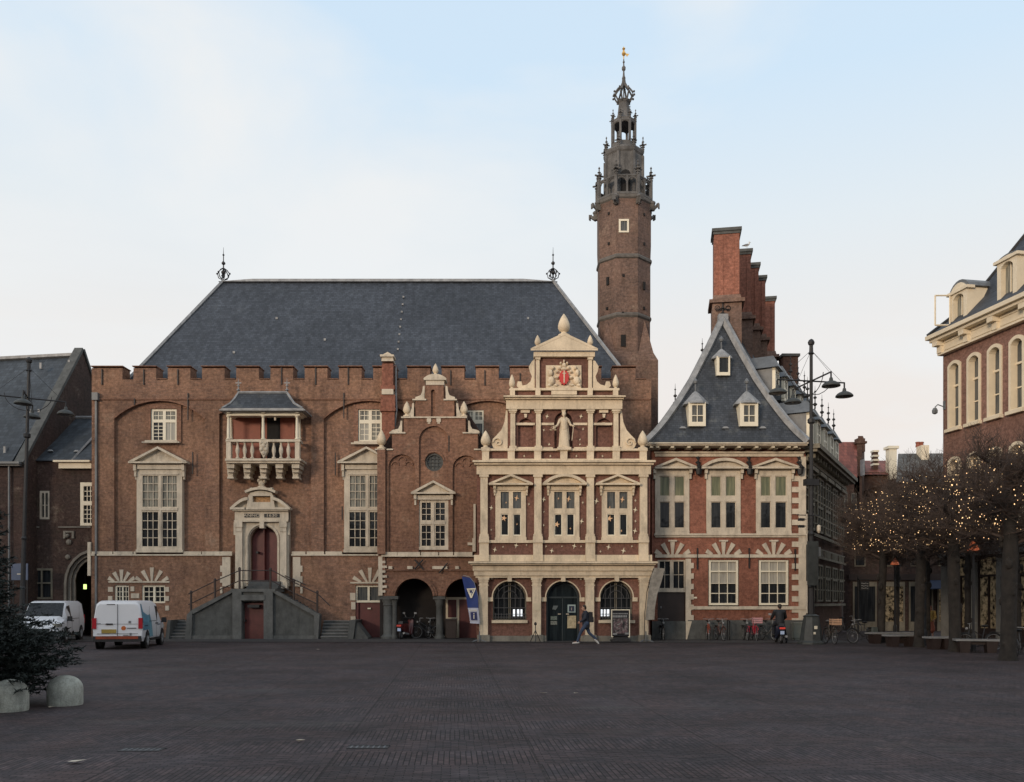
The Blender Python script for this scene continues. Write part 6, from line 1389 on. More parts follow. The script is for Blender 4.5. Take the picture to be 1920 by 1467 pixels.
m.build('scales', 'stone', stt)
# ================================================================ street lamps
def street_lamp(label, base, hgt, arm_rz, base_s=1.0, tilt=0, group='tall four armed street lamps', armz=None, arms=(0,90,180,270), bare=False):
    t = thing('street_lamp', label, 'street lamp', base, arm_rz, group, local=True); t.rotation_euler = (0, tilt, arm_rz); b = base_s
    m = MB(); m.lathe((0,0,0), [(.6*b,0),(.6*b,.08),(.5*b,.16),(.42*b,.75),(.33*b,1.2),(.36*b,1.25),(.2*b,1.33)], 8); m.build('base', 'bronze', t)
    m = MB(); z1 = hgt-.2; m.lathe((0,0,1.3), [(.15*b,0),(.13*b,1.2),(.17*b,1.25),(.13*b,1.32),(.11*b,3.5),(.15*b,3.6),(.1*b,3.7),(.08,7.0),(.07,z1-1.3)], 10)
    m.lathe((0,0,armz-1.9), [(.1,0),(.16,.05),(.16,.2),(.1,.25)], 8); m.lathe((0,0,hgt-.6), [(.09,0),(.14,.05),(.09,.1),(.08,.4),(.13,.45),(.15,.55),(.1,.65),(.02,.7)], 8); m.build('pole', 'iron', t)
    L = 1.62
    for a in arms:
        d = Vector((math.cos(R(a)), math.sin(R(a)), 0)); q = MB(); z = armz
        q.tube([Vector((0,0,z)), d*L+Vector((0,0,z))], .035, 6); q.tube([d*.05+Vector((0,0,z-.6))]+[d*(.1+.9*math.sin(i*R(18)))+Vector((0,0,z-.65+.5*(1-math.cos(i*R(18)))+.06*i)) for i in range(1,6)], .018, 5)
        q.tube([Vector((0,0,hgt-.4)), d*(L-.15)+Vector((0,0,z+.05))], .009, 4); q.tube([d*L+Vector((0,0,z+.02)), d*L+Vector((0,0,z-.3))], .04, 6)
        arm = q.build('arm', 'iron', t)
        q = MB(); q.lathe(d*L+Vector((0,0,z-.62)), [(.39,0),(.385,.05),(.3,.14),(.2,.2),(.09,.24),(.07,.36),(.03,.4)], 14); q.build('lamp_shade', 'bronze', arm, True); q = MB(); q.lathe(d*L+Vector((0,0,z-.66)), [(.05,0),(.26,.03),(.3,.06)], 12); q.build('lens', 'glass_b', arm)
    return t
Yl = 39.4; bx0 = (1521-960)*Yl/F
lamp = street_lamp('tall dark lamp post with four hooded lamps at the corner right of the red house', (bx0,Yl,0), 1.85+490*Yl/F, R(11), 1.0, 0, armz=1.85+415*Yl/F)
# fittings on that post
m = MB(); z = 1.85+(1130-905)*Yl/F; m.cbox((0,0,z), (.62,.3,.28)); m.cbox((0,-.02,z-.02), (.7,.1,.1)); m.build('equipment_box', 'iron', lamp)
m = MB(); m.cbox((-.08,-.24,1.85+(1130-1057)*Yl/F), (.5,.16,2.6*.75)); m.build('meter_cabinet', 'bronze', lamp)
m = MB(); m.cbox((0,-.26,1.85+(1130-1035)*Yl/F), (.62,.03,.4)); m.build('grey_sign', 'lead_d', lamp)
m = MB(); m.tube([(-.32,-.2,1.85+(1130-1150)*Yl/F),(-.32,-.2,1.85+(1130-1090)*Yl/F)], .03, 5); m.tube([(-.32,-.2,1.85+(1130-1022)*Yl/F),(-.32,-.2,1.85+(1130-965)*Yl/F)], .025, 5); m.build('cable_conduit', 'stone_w', lamp)
m = MB(); z = 1.85+(1130-967)*Yl/F; m.tube([(-.75,-.1,z),(.35,-.1,z)], .02, 4)
for zz_ in (z-.2, z-.5): m.cbox((-.55,-.12,zz_), (.26,.14,.11), R(10)); m.tube([(-.55,-.1,zz_),(0,-.08,zz_+.05)], .015, 4)
m.build('traffic_camera', 'iron', lamp)
m = MB(); z = 1.85+(1130-1000)*Yl/F; m.lathe((.3,-.12,z), [(.03,0),(.09,.1),(.08,.32),(.03,.36)], 8); m.build('loudspeaker', 'stone_w', lamp)
m = MB(); m.cbox((-.05,-.48,.75), (.14,.02,.14)); m.cbox((-.12,-.5,.5), (.1,.02,.1)); m.build('sticker', 'white', lamp)
Yb = 42.0
street_lamp('tall four armed lamp post rising behind the dark fir at the left edge', ((40-960)*Yb/F,Yb,0), 1.85+458*Yb/F, R(22), .9, R(1.4), armz=1.85+384*Yb/F)
# slim posts among the trees
def slim_post(label, px, Y, h, cap):
    t = thing('slim_post', label, 'post', ((px-960)*Y/F,Y,0), 0, local=True); m = MB(); m.tube([(0,0,0),(0,0,h)], .05, 6); m.lathe((0,0,0), [(.09,0),(.09,.6),(.06,.7)], 8); m.build('post', 'iron', t)
    if cap: m = MB(); m.lathe((0,0,h-.3), [(.05,0),(.22,.02),(.1,.3),(.03,.4)], 8); m.build('orange_cap', mk('orange_lamp_cap', (.5,.1,.04), .5, .1, emit=(1,.25,.1), es=.25, obj=True), t)
slim_post('slim dark post with an orange lamp between the third and fourth tree trunks', 1825, 33.5, 4.1, True)
slim_post('slim dark post with an orange lamp, left of the second front trunk', 1678, 46, 4.1, True)
slim_post('slim dark post just left of the person in the rust skirt', 1735, 38, 5.0, False)
# ================================================================ banners, poster board
def banner(label, px, Y, mats, flip=1):
    o = ((px-960)*Y/F, Y, 0); t = thing('banner', label, 'banner', o, 0, local=True); k = Y/F
    m = MB()
    for a in range(4): d = Vector((math.cos(R(45+a*90)), math.sin(R(45+a*90)), 0)); m.tube([d*.45+Vector((0,0,.02)), d*.1+Vector((0,0,.1))], .025, 5)
    m.tube([(0,0,.02),(0,0,.5)], .03, 6); m.build('cross_base', 'lead_d', t)
    return t, o, k
# blue banner with the triangle emblem, left of the loggia
t, o, k = banner('dark blue feather banner with a white triangle emblem, left of the cream loggia', 899, 41.5, None)
def fz(py): return EYE+(HY-py)*k
def fx(px): return (px-899)*k
pole = [(fx(899.5),0,.1),(fx(900),0,fz(1165)),(fx(897),0,fz(1120)),(fx(889),0,fz(1092)),(fx(880),0,fz(1082)),(fx(868),0,fz(1079))]
m = MB(); m.tube(pole, .016, 5); m.build('pole', 'lead', t)
Lft = [(866,1081),(870,1100),(874,1120),(877,1140)]; Rgt = [(884,1084),(892,1100),(896,1120),(897,1140)]
def cloth(name, L, Rr, mat, oy=0):
    m = MB(); V = []
    n = 5
    for (a, b), (c, d) in zip(L, Rr):
        for i in range(n+1): u = i/n; V.append(Vector((fx(a+(c-a)*u), oy+.035*math.sin(u*5+b*.05), fz(b+(d-b)*u))))
    q = len(V); V += [v+Vector((0,.006,0)) for v in V]; Fc = []
    for r_ in range(len(L)-1):
        for i in range(n): a = r_*(n+1)+i; Fc += [(a,a+1,a+n+2,a+n+1),(a+q,a+n+1+q,a+n+2+q,a+1+q)]
    m.add(V, Fc); return m.build(name, mat, t, True)
cloth('blue_cloth', Lft, Rgt, mk('banner_blue', (.014,.035,.16), .7, .15, obj=True))
cloth('white_cloth', [(877,1140.2),(879,1150),(881.5,1169)], [(897,1140.2),(898.5,1155),(900,1170)], mk('banner_white', (.42,.43,.52), .75, .08, obj=True))
m = MB(); pl = PL(o[1]-.06, o[0]); 
def q3(loops): m.prism(loops, lambda x, y: Vector((fx(x), -.05, fz(y))), Vector((0,.012,0)))
q3([[(875,1104),(892.5,1103),(885,1121.5),(882,1121.5)], [(878.2,1106),(889.6,1105.5),(884,1117.5)]])
for a, b in ((880,1108),(886,1107.5),(883,1113)): q3([[(a-1.7,b-1.5),(a-.8,b-1.5),(a+.2,b+.9),(a+1.2,b-1.5),(a+2.1,b-1.5),(a+.6,b+3),(a-.2,b+3)]])
q3([[(880,1143.5),(894,1143.5),(894,1146),(880,1146)], [(881,1144.2),(893,1144.2),(893,1145.3),(881,1145.3)]])
m.build('triangle_emblem', 'white', t)
m = MB(); q3([[(882,1148),(894,1148),(895,1163),(883.5,1163)]]); m.build('dark_panel', mk('panel_navy', (.02,.025,.1), .7, .1, obj=True), t)
text('i', 'lettering', t, (fx(888.7), -.07, fz(1155.5)), .42, 'white')
# back of the right-hand banner
t, o, k = banner('grey-white feather banner seen from behind, right of the cream loggia', 1211, 41.4, None)
def fx(px): return (px-1211)*k
m = MB(); m.tube([(fx(1208),0,.1),(fx(1209),0,fz(1150)),(fx(1213),0,fz(1110)),(fx(1219),0,fz(1085)),(fx(1226),0,fz(1066))], .018, 5); m.build('pole', 'iron', t)
cloth('cloth', [(1226,1065),(1219.5,1085),(1215,1110),(1212,1140),(1210,1163)], [(1247,1066),(1240,1092),(1232,1115),(1228,1140),(1227,1162)], mk('banner_grey', (.24,.22,.19), .8, .3, 5, obj=True))
# poster board
Yp = 41.0; t = thing('poster_board', 'black poster board in a white frame standing before the right loggia window', 'sign', ((1163.5-960)*Yp/F,Yp,0), 0, local=True); k = Yp/F
z0, z1, w = 1.85-(1196-1130)*k, 1.85-(1144-1130)*k, 17.5*k
def pz(py): return EYE+(HY-py)*k
m = MB(); m.prism([[(-w,pz(1195)),(-w,pz(1143)),(w,pz(1143)),(w,pz(1195))], [(-w+.04,pz(1195)+.04),(-w+.04,pz(1143)-.04),(w-.04,pz(1143)-.04),(w-.04,pz(1195)+.04)]], lambda a,b: Vector((a,-.04,b)), Vector((0,.05,0))); m.build('frame', 'white', t)
ph = NT('poster_print'); p_ = ph.node('ShaderNodeTexCoord').outputs['Object']; f = ph.ramp(ph.noise(p_, 5, 6, .7), .45, .6); f2 = ph.ramp(ph.noise(p_, 9, 5, .7), .5, .68)
cc = ph.mix(f2, ph.mix(f, (.03,.03,.032,1), (.16,.1,.11,1)), (.3,.28,.27,1)); ph.l.new(cc, ph.b.inputs['Base Color']); ph.set(Roughness=.25)
m = MB(); m.box(-w+.03,w-.03,-.015,0,pz(1195)+.03,pz(1143)-.03); m.build('panel', mk('poster_black', (.015,.015,.018), .3, .1, obj=True), t)
m = MB(); m.box(-w+.1,w-.1,-.022,-.016,pz(1188),pz(1160)); m.build('poster_picture', ph.m, t)
m = MB()
for a, b, c, d in ((-.85,.8,1150,1152),(-.85,.72,1154,1158),(-.8,-.35,1187.5,1190.5),(.45,.9,1186.5,1190)):
    n = max(3, int((b-a)/.16)); 
    for i in range(n): u = a+(b-a)*i/n; m.box(u*w,(u+(b-a)/n*.78)*w,-.026,-.0225,pz(d),pz(c))
m.build('lettering', 'lead', t)
m = MB(); m.cbox((0,.05,.1), (w*2.1,.5,.08)); m.cbox((0,0,.2), (w*1.6,.08,.2)); m.build('foot', 'iron', t)
# small stands by the loggia piers
def pin_rack(label, px, Y):
    t = thing('plinth_rack', label, 'stand', ((px-960)*Y/F,Y,0), 0, local=True); m = MB()
    for a in (30, 150, 270): m.tube([(.28*math.cos(R(a)),.28*math.sin(R(a)),0),(0,0,.55),(0,0,.8)], .02, 5)
    m.lathe((0,0,.78), [(.03,0),(.07,.05),(.06,.12),(.02,.16)], 8); m.build('tripod', 'iron', t)
pin_rack('small black tripod stand in front of the pier left of the entrance door', 1004, 41.2)
# utility box
m = MB(); Yu = 43.2; a = (1487-960)*Yu/F; m.box(a,a+.58,Yu-.2,Yu+.2,.12,.82); m.box(a-.03,a+.61,Yu-.23,Yu+.22,.82,.88); m.box(a+.03,a+.55,Yu-.17,Yu+.18,0,.12); m.box(a+.285,a+.295,Yu-.205,Yu-.2,.14,.8); tag(m.build('utility_box', mk('box_grey', (.2,.21,.18), .6, .15), None), 'pale grey utility cabinet at the foot of the red house corner', 'utility box')
# wheelie bin in arcade
m = MB(); x = (846-960)*45.2/F; m.cbox((x,45.2,.5), (.5,.5,.92), 0, 1.08); m.cbox((x,45.17,.99), (.6,.62,.07)); m.tube([(x-.2,45.5,.1),(x+.2,45.5,.1)], .1, 10); tag(m.build('wheelie_bin', 'door_d', None), 'dark wheelie bin in the right arch of the arcade', 'bin')
# ================================================================ benches, bollards
def bench(label, px, Y, rz, L=1.15):
    t = thing('bench', label, 'bench', ((px-960)*Y/F,Y,0), rz, 'benches between the trees', local=True)
    m = MB(); m.cbox((0,0,.47), (L+.25,.55,.07)); m.build('seat', mk('bench_top', (.2,.2,.2), .5, .2, obj=True), t)
    m = MB()
    for s in (-1, 1): m.cbox((s*(L/2-.2),0,.22), (.3,.4,.44), 0, 1.3)
    m.cbox((0,0,.36), (L,.1,.12)); m.build('leg', 'door_d', t)
bench('low dark bench between the first and second tree trunks', 1690, 37.2, R(8), 1.2)
bench('low dark bench in front of the person in the rust skirt', 1762, 35, R(3), .9)
bench('rightmost low dark bench, beside the third trunk', 1832, 32.6, R(-14), 1.3)
bench('low pale bench top further back by the leaning bicycle', 1668, 40, R(12), 1.9)
def bollard(label, px, py):
    g = G(px, py); m = MB(); r = .3
    m.lathe((g.x,g.y,0), [(r*.97,0),(r,.04),(r,.3)]+[(r*math.cos(R(a)), .3+.24*math.sin(R(a))) for a in (15,30,45,60,75,89)], 24); tag(m.build('concrete_bollard', mk('bollard_concrete', (.34,.35,.31), .9, .35, 4, .6, streak=.45), None, True), label, 'bollard', 'round topped bollards round the fir')
bollard('round topped pale concrete bollard cut off by the left picture edge', 18, 1333); bollard('round topped pale concrete bollard right of the fir foot', 122, 1322)
# ================================================================ fir at the left edge
g = G(-52, 1325); fir = thing('fir_tree', 'big dark green fir with drooping branches at the left picture edge', 'tree', g, 0)
rnd = random.Random(11); FP = [(0,1.35),(.4,1.5),(.9,1.58),(1.15,1.45),(1.35,1.1),(1.65,.78),(2.2,.62),(3.4,.42),(4.9,.03)]
m = MB(); m.tube([g, g+Vector((.05,0,2.5)), g+Vector((0,0,4.8))], [.13,.09,.02], 8); m.build('trunk', 'brick_dark', fir)
m = MB(); m.cur = 0
for lv in range(40):
    z = .22+lv*.113; Rr = next(a[1]+(b[1]-a[1])*(z-a[0])/(b[0]-a[0]) for a, b in zip(FP, FP[1:]) if z <= b[0])
    pass
    nb = max(8, int(24*Rr/1.9))
    for i in range(nb):
        a = i*2*math.pi/nb+rnd.random()*.7+lv*.5; L = Rr*rnd.uniform(.72,1.12); dr = rnd.uniform(-.1,.2)
        if math.cos(a) < -.6: continue
        d = Vector((math.cos(a), math.sin(a), 0)); n = 6; pts = [g+Vector((0,0,z))+d*L*j/n+Vector((0,0,L*(.1*(j/n)-dr*(j/n)**2+.16*(j/n)**4))) for j in range(n+1)]
        m.tube(pts, [.014*(1-j/n)+.003 for j in range(n+1)], 3, False); sd = Vector((-d.y,d.x,0))
        for j in range(2, n+1):
            for s in (-1, 1):
                tl = L*.34*(1.12-j/n*.62)*rnd.uniform(.7,1.15); q = pts[j]; e = q+(d*.75+sd*s*.8+Vector((0,0,rnd.uniform(-.2,.1)))).normalized()*tl; ax = (e-q)
                nn = max(4, int(tl/.028))
                for w in range(nn):
                    u = q+ax*(w+.3)/nn
                    for sg in (-1, 1):
                        nd = (ax.normalized()*.55+Vector((rnd.gauss(0,.4),rnd.gauss(0,.4),rnd.gauss(.15,.5))) + ax.cross(Vector((0,0,1))).normalized()*sg*.8).normalized()*rnd.uniform(.06,.11)
                        wv = nd.cross(Vector((rnd.gauss(0,1),rnd.gauss(0,1),1))).normalized()*.015; m.add([u-wv, u+wv, u+nd], [(0,1,2)])
m.build('crown', mk('fir_needles', (.009,.015,.012), .7, .35, 1.5), fir)
# ================================================================ bare pleached trees with lights
bark = mk('bark', (.021,.017,.014), .9, .5, 4, .9, streak=.4)
def bare_tree(label, loc, h, seed, zc=4.3, zt=7.4, hw=1.9, hd=1.9, r=.2, twig=.009, den=1.0):
    rnd = random.Random(seed); t = thing('bare_tree', label, 'tree', loc, 0, 'rows of bare clipped trees', local=True)
    m = MB(); lean = rnd.uniform(-.1,.1)
    m.tube([(0,0,-.05),(0,0,.25),(lean*.3,0,1.5),(lean*.6,.02,2.6),(lean,.0,3.4),(lean,0,zc),(lean,0,zt-1)], [r*1.35,r*1.05,r*.97,r*1.03,r*1.0,r*.8,r*.3], 10)
    for i in range(9): a = rnd.random()*6.28; z = rnd.uniform(.4,3.9); q_ = rnd.uniform(.06,.13); m.ell((math.cos(a)*r*.85,math.sin(a)*r*.85,z), (q_,q_,q_*1.5), 7, 5)
    m.build('trunk', bark, t, True)
    m = MB(); tips = []
    for i in range(11):
        a = i*2.4+rnd.random(); z = zc-.5+i*(zt-zc-.5)/11; L = rnd.uniform(.75,1.0); L /= max(abs(math.cos(a)), abs(math.sin(a)))**.8; e = Vector((math.cos(a)*hw*L, math.sin(a)*hd*L, z+rnd.uniform(.25,.7))); s = Vector((lean,0,z-.2)); mid = s.lerp(e,.5)+Vector((0,0,rnd.uniform(-.05,.25)))
        m.tube([s,mid,e], [.055,.04,.025], 5, False); tips += [s.lerp(e,.35), mid, mid.lerp(e,.5), e]
    for b in list(tips):
        for _ in range(int(12*den)):
            d = Vector((rnd.gauss(0,1),rnd.gauss(0,1),rnd.gauss(.25,.75))).normalized(); L = rnd.uniform(.5,1.1); p = b; pts = [p]
            for j in range(4): d = (d+Vector((rnd.gauss(0,.25),rnd.gauss(0,.25),rnd.gauss(.14,.2)))).normalized(); p = p+d*L/4; pts.append(p)
            for q in pts: q.x = max(-hw*1.08, min(hw*1.08, q.x)); q.y = max(-hd*1.08, min(hd*1.08, q.y)); q.z = max(zc-.55, min(zt, q.z))
            m.tube(pts, [twig*1.5,twig*1.3,twig,twig*.8,twig*.5], 3, False)
            for q in pts[1:]:
                for __ in range(4):
                    dd = (d+Vector((rnd.gauss(0,.8),rnd.gauss(0,.8),rnd.gauss(.25,.6)))).normalized()*rnd.uniform(.2,.5); dd2 = dd+Vector((rnd.gauss(0,.08),rnd.gauss(0,.08),.05)); m.tube([q,q+dd*.5,q+dd2], [twig*.7,twig*.55,twig*.3], 3, False)
    m.build('crown', mk('twigs', (.06,.042,.034), .9, .25, 3), t)
    return t
def lights(label, loc, seed, n, z0, z1, hw, hd):
    rnd = random.Random(seed); t = thing('string_lights', label, 'string lights', loc, 0, 'warm light strings in the bare trees', local=True); m = MB(); w = MB()
    p = Vector((0,0,z0))
    for i in range(n):
        a = rnd.random()*6.283; rr = rnd.uniform(.45,1.0); q = Vector((math.cos(a)*hw*rr, math.sin(a)*hd*rr, rnd.uniform(z0,z1))); r = rnd.choice((.007,.009,.011,.018)); m.ell(q, (r,r,r*1.2), 5, 3)
    for k in range(7):
        pts = [Vector((hw*.9*math.cos(a*.5+k), hd*.9*math.sin(a*.5+k), z0+(z1-z0)*(k+.5+.4*math.sin(a*1.3+k))/7.5)) for a in range(14)]; w.tube(pts, .004, 3, False)
    c = w.build('cable', 'iron', t); b = m.build('bulbs', 'lamp_on', t); b['kind'] = 'stuff'; return t
ORD = ['tree nearest the right picture edge', 'third bare tree trunk from the left, with a burl', 'second bare tree trunk from the left', 'first bare tree trunk, next to the street']
protos = []
for i, (px, Y) in enumerate(((1890,28.2),(1791,33.2),(1723,36.6),(1652,41))):
    loc = Vector(((px-960)*Y/F, Y, 0)); bare_tree('front row: '+ORD[i]+', bare clipped crown', loc, 7, 20+i, r=(.23,.21,.19,.17)[i], hw=(1.95,1.95,1.9,1.55)[i])
    lights('warm white bulbs strung through the crown of the '+['right-edge tree','third front tree','second front tree','first front tree by the street'][i], loc, 50+i, 380, 4.1, 6.6, (1.95,1.95,1.9,1.5)[i], 1.95)
for i, (x, y, lab) in enumerate(((20.6,40,'behind the third front trunk'),(20.9,44.5,'behind the second front trunk'),(21.3,49,'before the tiled far house'),(20.3,35.5,'behind the right-edge tree'))):
    loc = Vector((x,y,0)); bare_tree('back row bare clipped tree '+lab, loc, 7, 40+i, r=.13, den=.6)
    if i != 2: lights('dimmer bulbs strung in the back row tree '+lab, loc, 70+i, 120, 4.2, 6.4, 1.9, 1.9)
# ================================================================ a gull on the chimney
Yg = 49.8; gx = (1402-960)*Yg/F; t = thing('seagull', 'small grey and white gull standing on the second ridge chimney', 'bird', (gx-.05,Yg,EYE+(HY-468)*Yg/F+.07), 0, local=True)
m = MB(); m.tube([(-.2,0,.12),(-.08,0,.15),(.05,0,.19),(.12,0,.24),(.14,0,.3)], [.01,.06,.075,.05,.035], 8); m.ell((.15,0,.33), (.05,.042,.042), 8, 6); m.tube([(.18,0,.33),(.24,0,.31)], [.012,.004], 5); m.tube([(.0,.03,.14),(0,.03,0)], .007, 4); m.tube([(.03,-.03,.14),(.03,-.03,0)], .007, 4); m.build('body', mk('gull_white', (.6,.6,.58), .8, .05, obj=True), t, True)
m = MB()
for s in (-1, 1): m.tube([(.06,s*.06,.2),(-.08,s*.065,.17),(-.28,s*.03,.13)], [.03,.04,.008], 6)
m.build('wings', mk('gull_grey', (.22,.23,.25), .8, .05, obj=True), t, True)
# ================================================================ ground
gt = NT('square_bricks'); geo = gt.node('ShaderNodeNewGeometry'); P0 = geo.outputs['Position']
mp = gt.node('ShaderNodeMapping'); gt.l.new(P0, mp.inputs[0]); mp.inputs['Rotation'].default_value = (0,0,R(-3.8)); mp.inputs['Location'].default_value = (1.43,0,0)
sp = gt.node('ShaderNodeSeparateXYZ'); gt.l.new(mp.outputs[0], sp.inputs[0])
def brk(vec):
    b = gt.node('ShaderNodeTexBrick'); gt.l.new(vec, b.inputs['Vector']); b.inputs['Scale'].default_value = 1; b.inputs['Brick Width'].default_value = .2; b.inputs['Row Height'].default_value = .066
    b.inputs['Mortar Size'].default_value = .007; b.inputs['Mortar Smooth'].default_value = .4
    b.inputs['Color1'].default_value = (.07,.054,.057,1); b.inputs['Color2'].default_value = (.035,.029,.033,1); b.inputs['Mortar'].default_value = (.008,.008,.009,1); return b
b1 = brk(mp.outputs[0]); cx_ = gt.node('ShaderNodeCombineXYZ'); gt.l.new(sp.outputs[1], cx_.inputs[0]); gt.l.new(sp.outputs[0], cx_.inputs[1]); b2 = brk(cx_.outputs[0])
ix = gt.math('FLOOR', gt.math('DIVIDE', sp.outputs[0], 2.4)); iy = gt.math('FLOOR', gt.math('DIVIDE', sp.outputs[1], .92)); par = gt.math('PINGPONG', gt.math('ADD', gt.math('MULTIPLY', ix, 1), iy), 1)
near = gt.ramp(gt.noise(P0, .06, 2), .36, .4)
par = gt.math('MULTIPLY', par, 1)
col_ = gt.mix(par, b1.outputs[0], b2.outputs[0]); h_ = gt.math('ADD', gt.math('MULTIPLY', b1.outputs[1], gt.math('SUBTRACT', 1, par)), gt.math('MULTIPLY', b2.outputs[1], par))
fr_ = gt.math('PINGPONG', gt.math('DIVIDE', sp.outputs[0], 1.2), 1); edge = gt.math('LESS_THAN', gt.math('ABSOLUTE', gt.math('SUBTRACT', gt.math('MULTIPLY', gt.math('FRACT', gt.math('DIVIDE', sp.outputs[0], 2.4)), 2.4), 0.0)), .03)
n1 = gt.ramp(gt.noise(P0, .35, 7, .65), .35, .68, .65, 1.45); n2 = gt.ramp(gt.noise(P0, 5, 4, .6), .3, .7, .8, 1.2); n4 = gt.ramp(gt.noise(P0, 1.7, 4, .7), .4, .65, .9, 1.12)
tint = gt.mix(gt.ramp(gt.noise(P0, .9, 4), .4, .65), (1,1,1,1), (1.15,.98,.9,1))
vm = gt.node('ShaderNodeVectorMath', operation='SCALE'); gt.l.new(gt.mix(1.0, col_, tint, 'MULTIPLY'), vm.inputs[0]); gt.l.new(gt.math('MULTIPLY', gt.math('MULTIPLY', gt.math('MULTIPLY', n1, n2), n4), gt.math('SUBTRACT', 1, gt.math('MULTIPLY', edge, .5))), vm.inputs['Scale'])
mp3 = gt.node('ShaderNodeMapping'); gt.l.new(P0, mp3.inputs[0]); mp3.inputs['Scale'].default_value = (.25,1,1)
sw = gt.ramp(gt.noise(mp3.outputs[0], .5, 8, .75), .57, .66, 0, .5)
fin = gt.mix(sw, vm.outputs[0], (.075,.07,.064,1)); gt.l.new(fin, gt.b.inputs['Base Color'])
gt.set(Roughness=.82); gt.b.inputs['Specular IOR Level'].default_value = .3
hh = gt.math('ADD', gt.math('MULTIPLY', h_, -1), gt.math('MULTIPLY', gt.noise(P0, 9, 3), .8)); gt.bump(hh, 1.0, .03)
m = MB(); nx, ny = 60, 60; V = []
# one sheet reaching the horizon, gently uneven near the camera
xs = [-600,-250,-120]+[-60+i*2 for i in range(61)]+[120,250,600]; ys = [-300,-80,-20]+[i*1.5 for i in range(46)]+[90,150,400,900]
for y in ys:
    for x in xs: V.append(Vector((x,y,0)))
n = len(xs); m.add(V, [(r_*n+c, r_*n+c+1, (r_+1)*n+c+1, (r_+1)*n+c) for r_ in range(len(ys)-1) for c in range(n-1)]); struct('square_ground', m, gt.m)
m = MB(); m.add([(-40,42.6,.016),(cx1+1.2,40.2,.016),(cx1+1.2,45,.016),(-40,49,.016)], [(0,1,2,3)]); struct('pavement', m, mk('pavement_bricks', (.042,.038,.037), .85, .25, 2.5, .2))
# drain covers and litter
for px, py, l in ((265,1407,'long slot drain in the paving, left of centre'),(690,1402,'long slot drain in the paving below the arcade')):
    g = G(px, py); m = MB(); m.cbox((g.x,g.y,.001), (.52,.2,.012)); m.cbox((g.x,g.y+.12,.003), (.54,.03,.016)); t = m.build('drain_cover', 'iron', None); tag(t, l, 'drain', 'drain covers in the square')
    q = MB()
    for i in range(7): q.cbox((g.x-.21+i*.07,g.y,.009), (.02,.16,.006))
    q.build('grate', 'lead_d', t)
for i, (px, py) in enumerate(((92,1329),(1020,1302),(1078,1302),(597,1219),(143,1432),(560,1393))):
    g = G(px, py); m = MB(); rnd = random.Random(i); m.add([g+Vector((rnd.uniform(-.05,.05)+dx,rnd.uniform(-.03,.03)+dy,.025+rnd.random()*.02)) for dx, dy in ((-.05,-.03),(.05,-.03),(.06,.03),(-.04,.04))]+[g+Vector((0,0,.02))], [(0,1,2,3),(0,4,1),(1,4,2),(2,4,3),(3,4,0)])
    tag(m.build('litter', 'stone_w', None), ('scrap of pale litter beside the fir bollards','scrap of litter in the middle of the square','scrap of litter right of the middle scrap','fleck of litter before the staircase','fleck of litter in the lower left foreground','fleck of litter left of the lower drain')[i], 'litter')
# ================================================================ unseen houses behind the viewer, added and raised at the left to shade the square
ho = thing('shade_house_row', 'unseen row of gabled houses on the near side, added to shade the square', 'building', (0,-44,0))
rnd = random.Random(5); x = -110; m = MB(); q = MB()
while x < 75:
    w = rnd.uniform(7,11); h = rnd.uniform(11,14)+(8 if x < -72 else 4 if x < -58 else 0); g_ = rnd.uniform(3,5); m.prism([[(x,0),(x,h),(x+w*.5,h+g_),(x+w-.1,h),(x+w-.1,0)]], lambda a, b: Vector((a,-40,b)), Vector((0,-9,0))); x += w
m.build('wall', 'brick_dark', ho)
# ================================================================ light, sky, camera
SE, SA = R(9), R(212)      # low warm sun behind the viewer's left shoulder
sd = Vector((math.sin(SA)*math.cos(SE), math.cos(SA)*math.cos(SE), math.sin(SE)))
sl = bpy.data.lights.new('sun', 'SUN'); sl.energy = 2.1; sl.angle = R(12); sl.color = (1,.8,.6)
so = bpy.data.objects.new('sun', sl); COL.objects.link(so); so.rotation_euler = sd.to_track_quat('Z', 'Y').to_euler()
wd = bpy.data.worlds.new('World'); S.world = wd; wd.use_nodes = True; nt = wd.node_tree; N_ = nt.nodes; Lk = nt.links
for n_ in list(N_): N_.remove(n_)
out = N_.new('ShaderNodeOutputWorld'); bg = N_.new('ShaderNodeBackground'); sky = N_.new('ShaderNodeTexSky'); sky.sky_type = 'NISHITA'; sky.sun_disc = False; sky.sun_elevation = SE; sky.sun_rotation = SA; sky.air_density = 1.2; sky.dust_density = 1.6; sky.ozone_density = 2
tc = N_.new('ShaderNodeTexCoord'); sx = N_.new('ShaderNodeSeparateXYZ'); Lk.new(tc.outputs['Generated'], sx.inputs[0])
mpn = N_.new('ShaderNodeMapping'); Lk.new(tc.outputs['Generated'], mpn.inputs[0]); mpn.inputs['Scale'].default_value = (1.1,1.1,2.6); mpn.inputs['Rotation'].default_value = (0,R(18),0); mpn.inputs['Location'].default_value = (.35,.1,.2)
no = N_.new('ShaderNodeTexNoise'); Lk.new(mpn.outputs[0], no.inputs['Vector']); no.inputs['Scale'].default_value = 1.7; no.inputs['Detail'].default_value = 7; no.inputs['Roughness'].default_value = .5; no.inputs['Distortion'].default_value = .4
mr = N_.new('ShaderNodeMapRange'); Lk.new(no.outputs[0], mr.inputs[0]); mr.inputs[1].default_value = .4; mr.inputs[2].default_value = .58; mr.inputs[3].default_value = .0; mr.inputs[4].default_value = 1.0
hr = N_.new('ShaderNodeMapRange'); Lk.new(sx.outputs[2], hr.inputs[0]); hr.inputs[1].default_value = .02; hr.inputs[2].default_value = .62; hr.inputs[3].default_value = 1; hr.inputs[4].default_value = 0; hr.interpolation_type = 'SMOOTHSTEP'
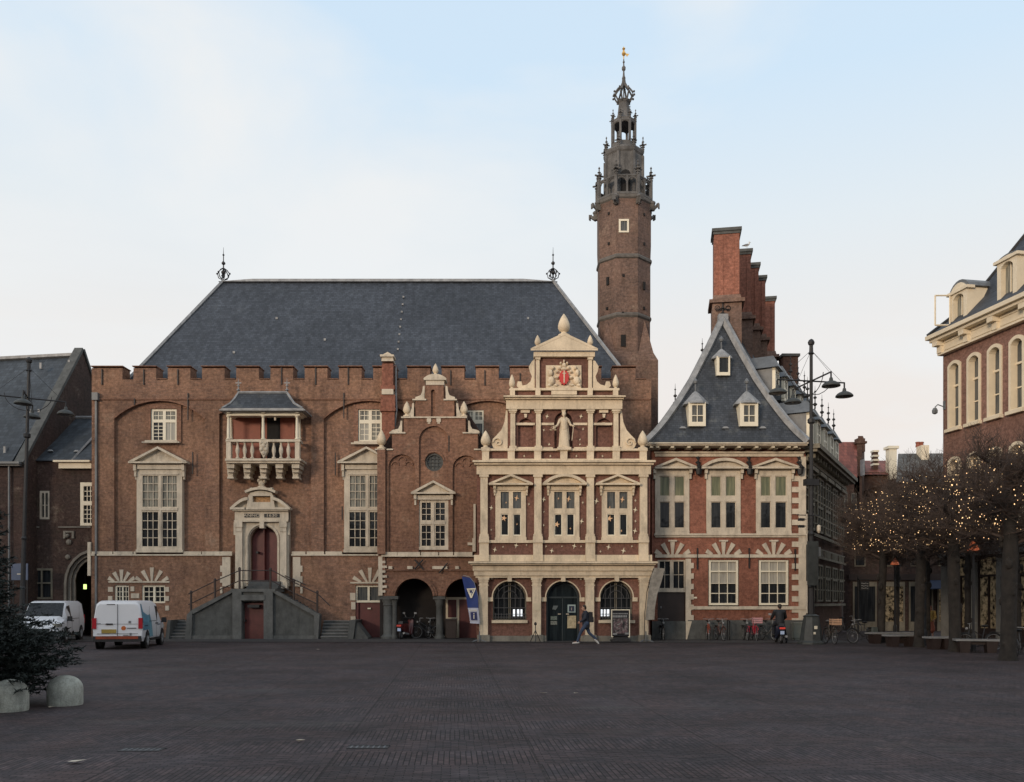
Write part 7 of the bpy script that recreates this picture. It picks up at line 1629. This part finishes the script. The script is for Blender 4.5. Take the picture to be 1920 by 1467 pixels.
mx = N_.new('ShaderNodeMath'); mx.operation = 'MAXIMUM'; Lk.new(hr.outputs[0], mx.inputs[0])
mm = N_.new('ShaderNodeMath'); mm.operation = 'MULTIPLY'; Lk.new(mr.outputs[0], mm.inputs[0]); mm.inputs[1].default_value = 1.0; Lk.new(mm.outputs[0], mx.inputs[1])
cr = N_.new('ShaderNodeValToRGB'); Lk.new(sx.outputs[2], cr.inputs[0]); e = cr.color_ramp.elements; CS = 1.0
e[0].position = 0; e[0].color = (.80,.70,.65,1); e[1].position = 1; e[1].color = (.56,.7,.88,1)
for p_, c_ in ((.14,(.86,.78,.73,1)),(.27,(.84,.81,.785,1)),(.38,(.76,.82,.86,1)),(.5,(.63,.78,.92,1))): q_ = cr.color_ramp.elements.new(p_); q_.color = c_
bl = N_.new('ShaderNodeMix'); bl.data_type = 'RGBA'; Lk.new(mr.outputs[0], bl.inputs[0]); Lk.new(cr.outputs[0], bl.inputs[6]); bl.inputs[7].default_value = (.84,.86,.87,1)
vs = N_.new('ShaderNodeVectorMath'); vs.operation = 'SCALE'; Lk.new(bl.outputs[2], vs.inputs[0]); CLOUD = vs.inputs['Scale']; CLOUD.default_value = 9.0
mxc = N_.new('ShaderNodeMix'); mxc.data_type = 'RGBA'; mxc.inputs[0].default_value = .93; Lk.new(sky.outputs[0], mxc.inputs[6]); Lk.new(vs.outputs[0], mxc.inputs[7])
Lk.new(mxc.outputs[2], bg.inputs[0]); bg.inputs[1].default_value = .12; Lk.new(bg.outputs[0], out.inputs[0])
cam = bpy.data.cameras.new('camera'); co = bpy.data.objects.new('camera', cam); COL.objects.link(co); S.camera = co
co.location = (0,0,EYE); co.rotation_euler = (R(90),0,0); cam.sensor_fit = 'HORIZONTAL'; cam.sensor_width = 36; cam.lens = 36*F/1920; cam.shift_x = 0; cam.shift_y = (HY-733.5)/1920; cam.clip_end = 3000; cam.clip_start = .1
S.view_settings.view_transform = 'Standard'; S.view_settings.look = 'None'; S.view_settings.exposure = 0; S.view_settings.gamma = 1
S.render.resolution_x = 1024; S.render.resolution_y = 782
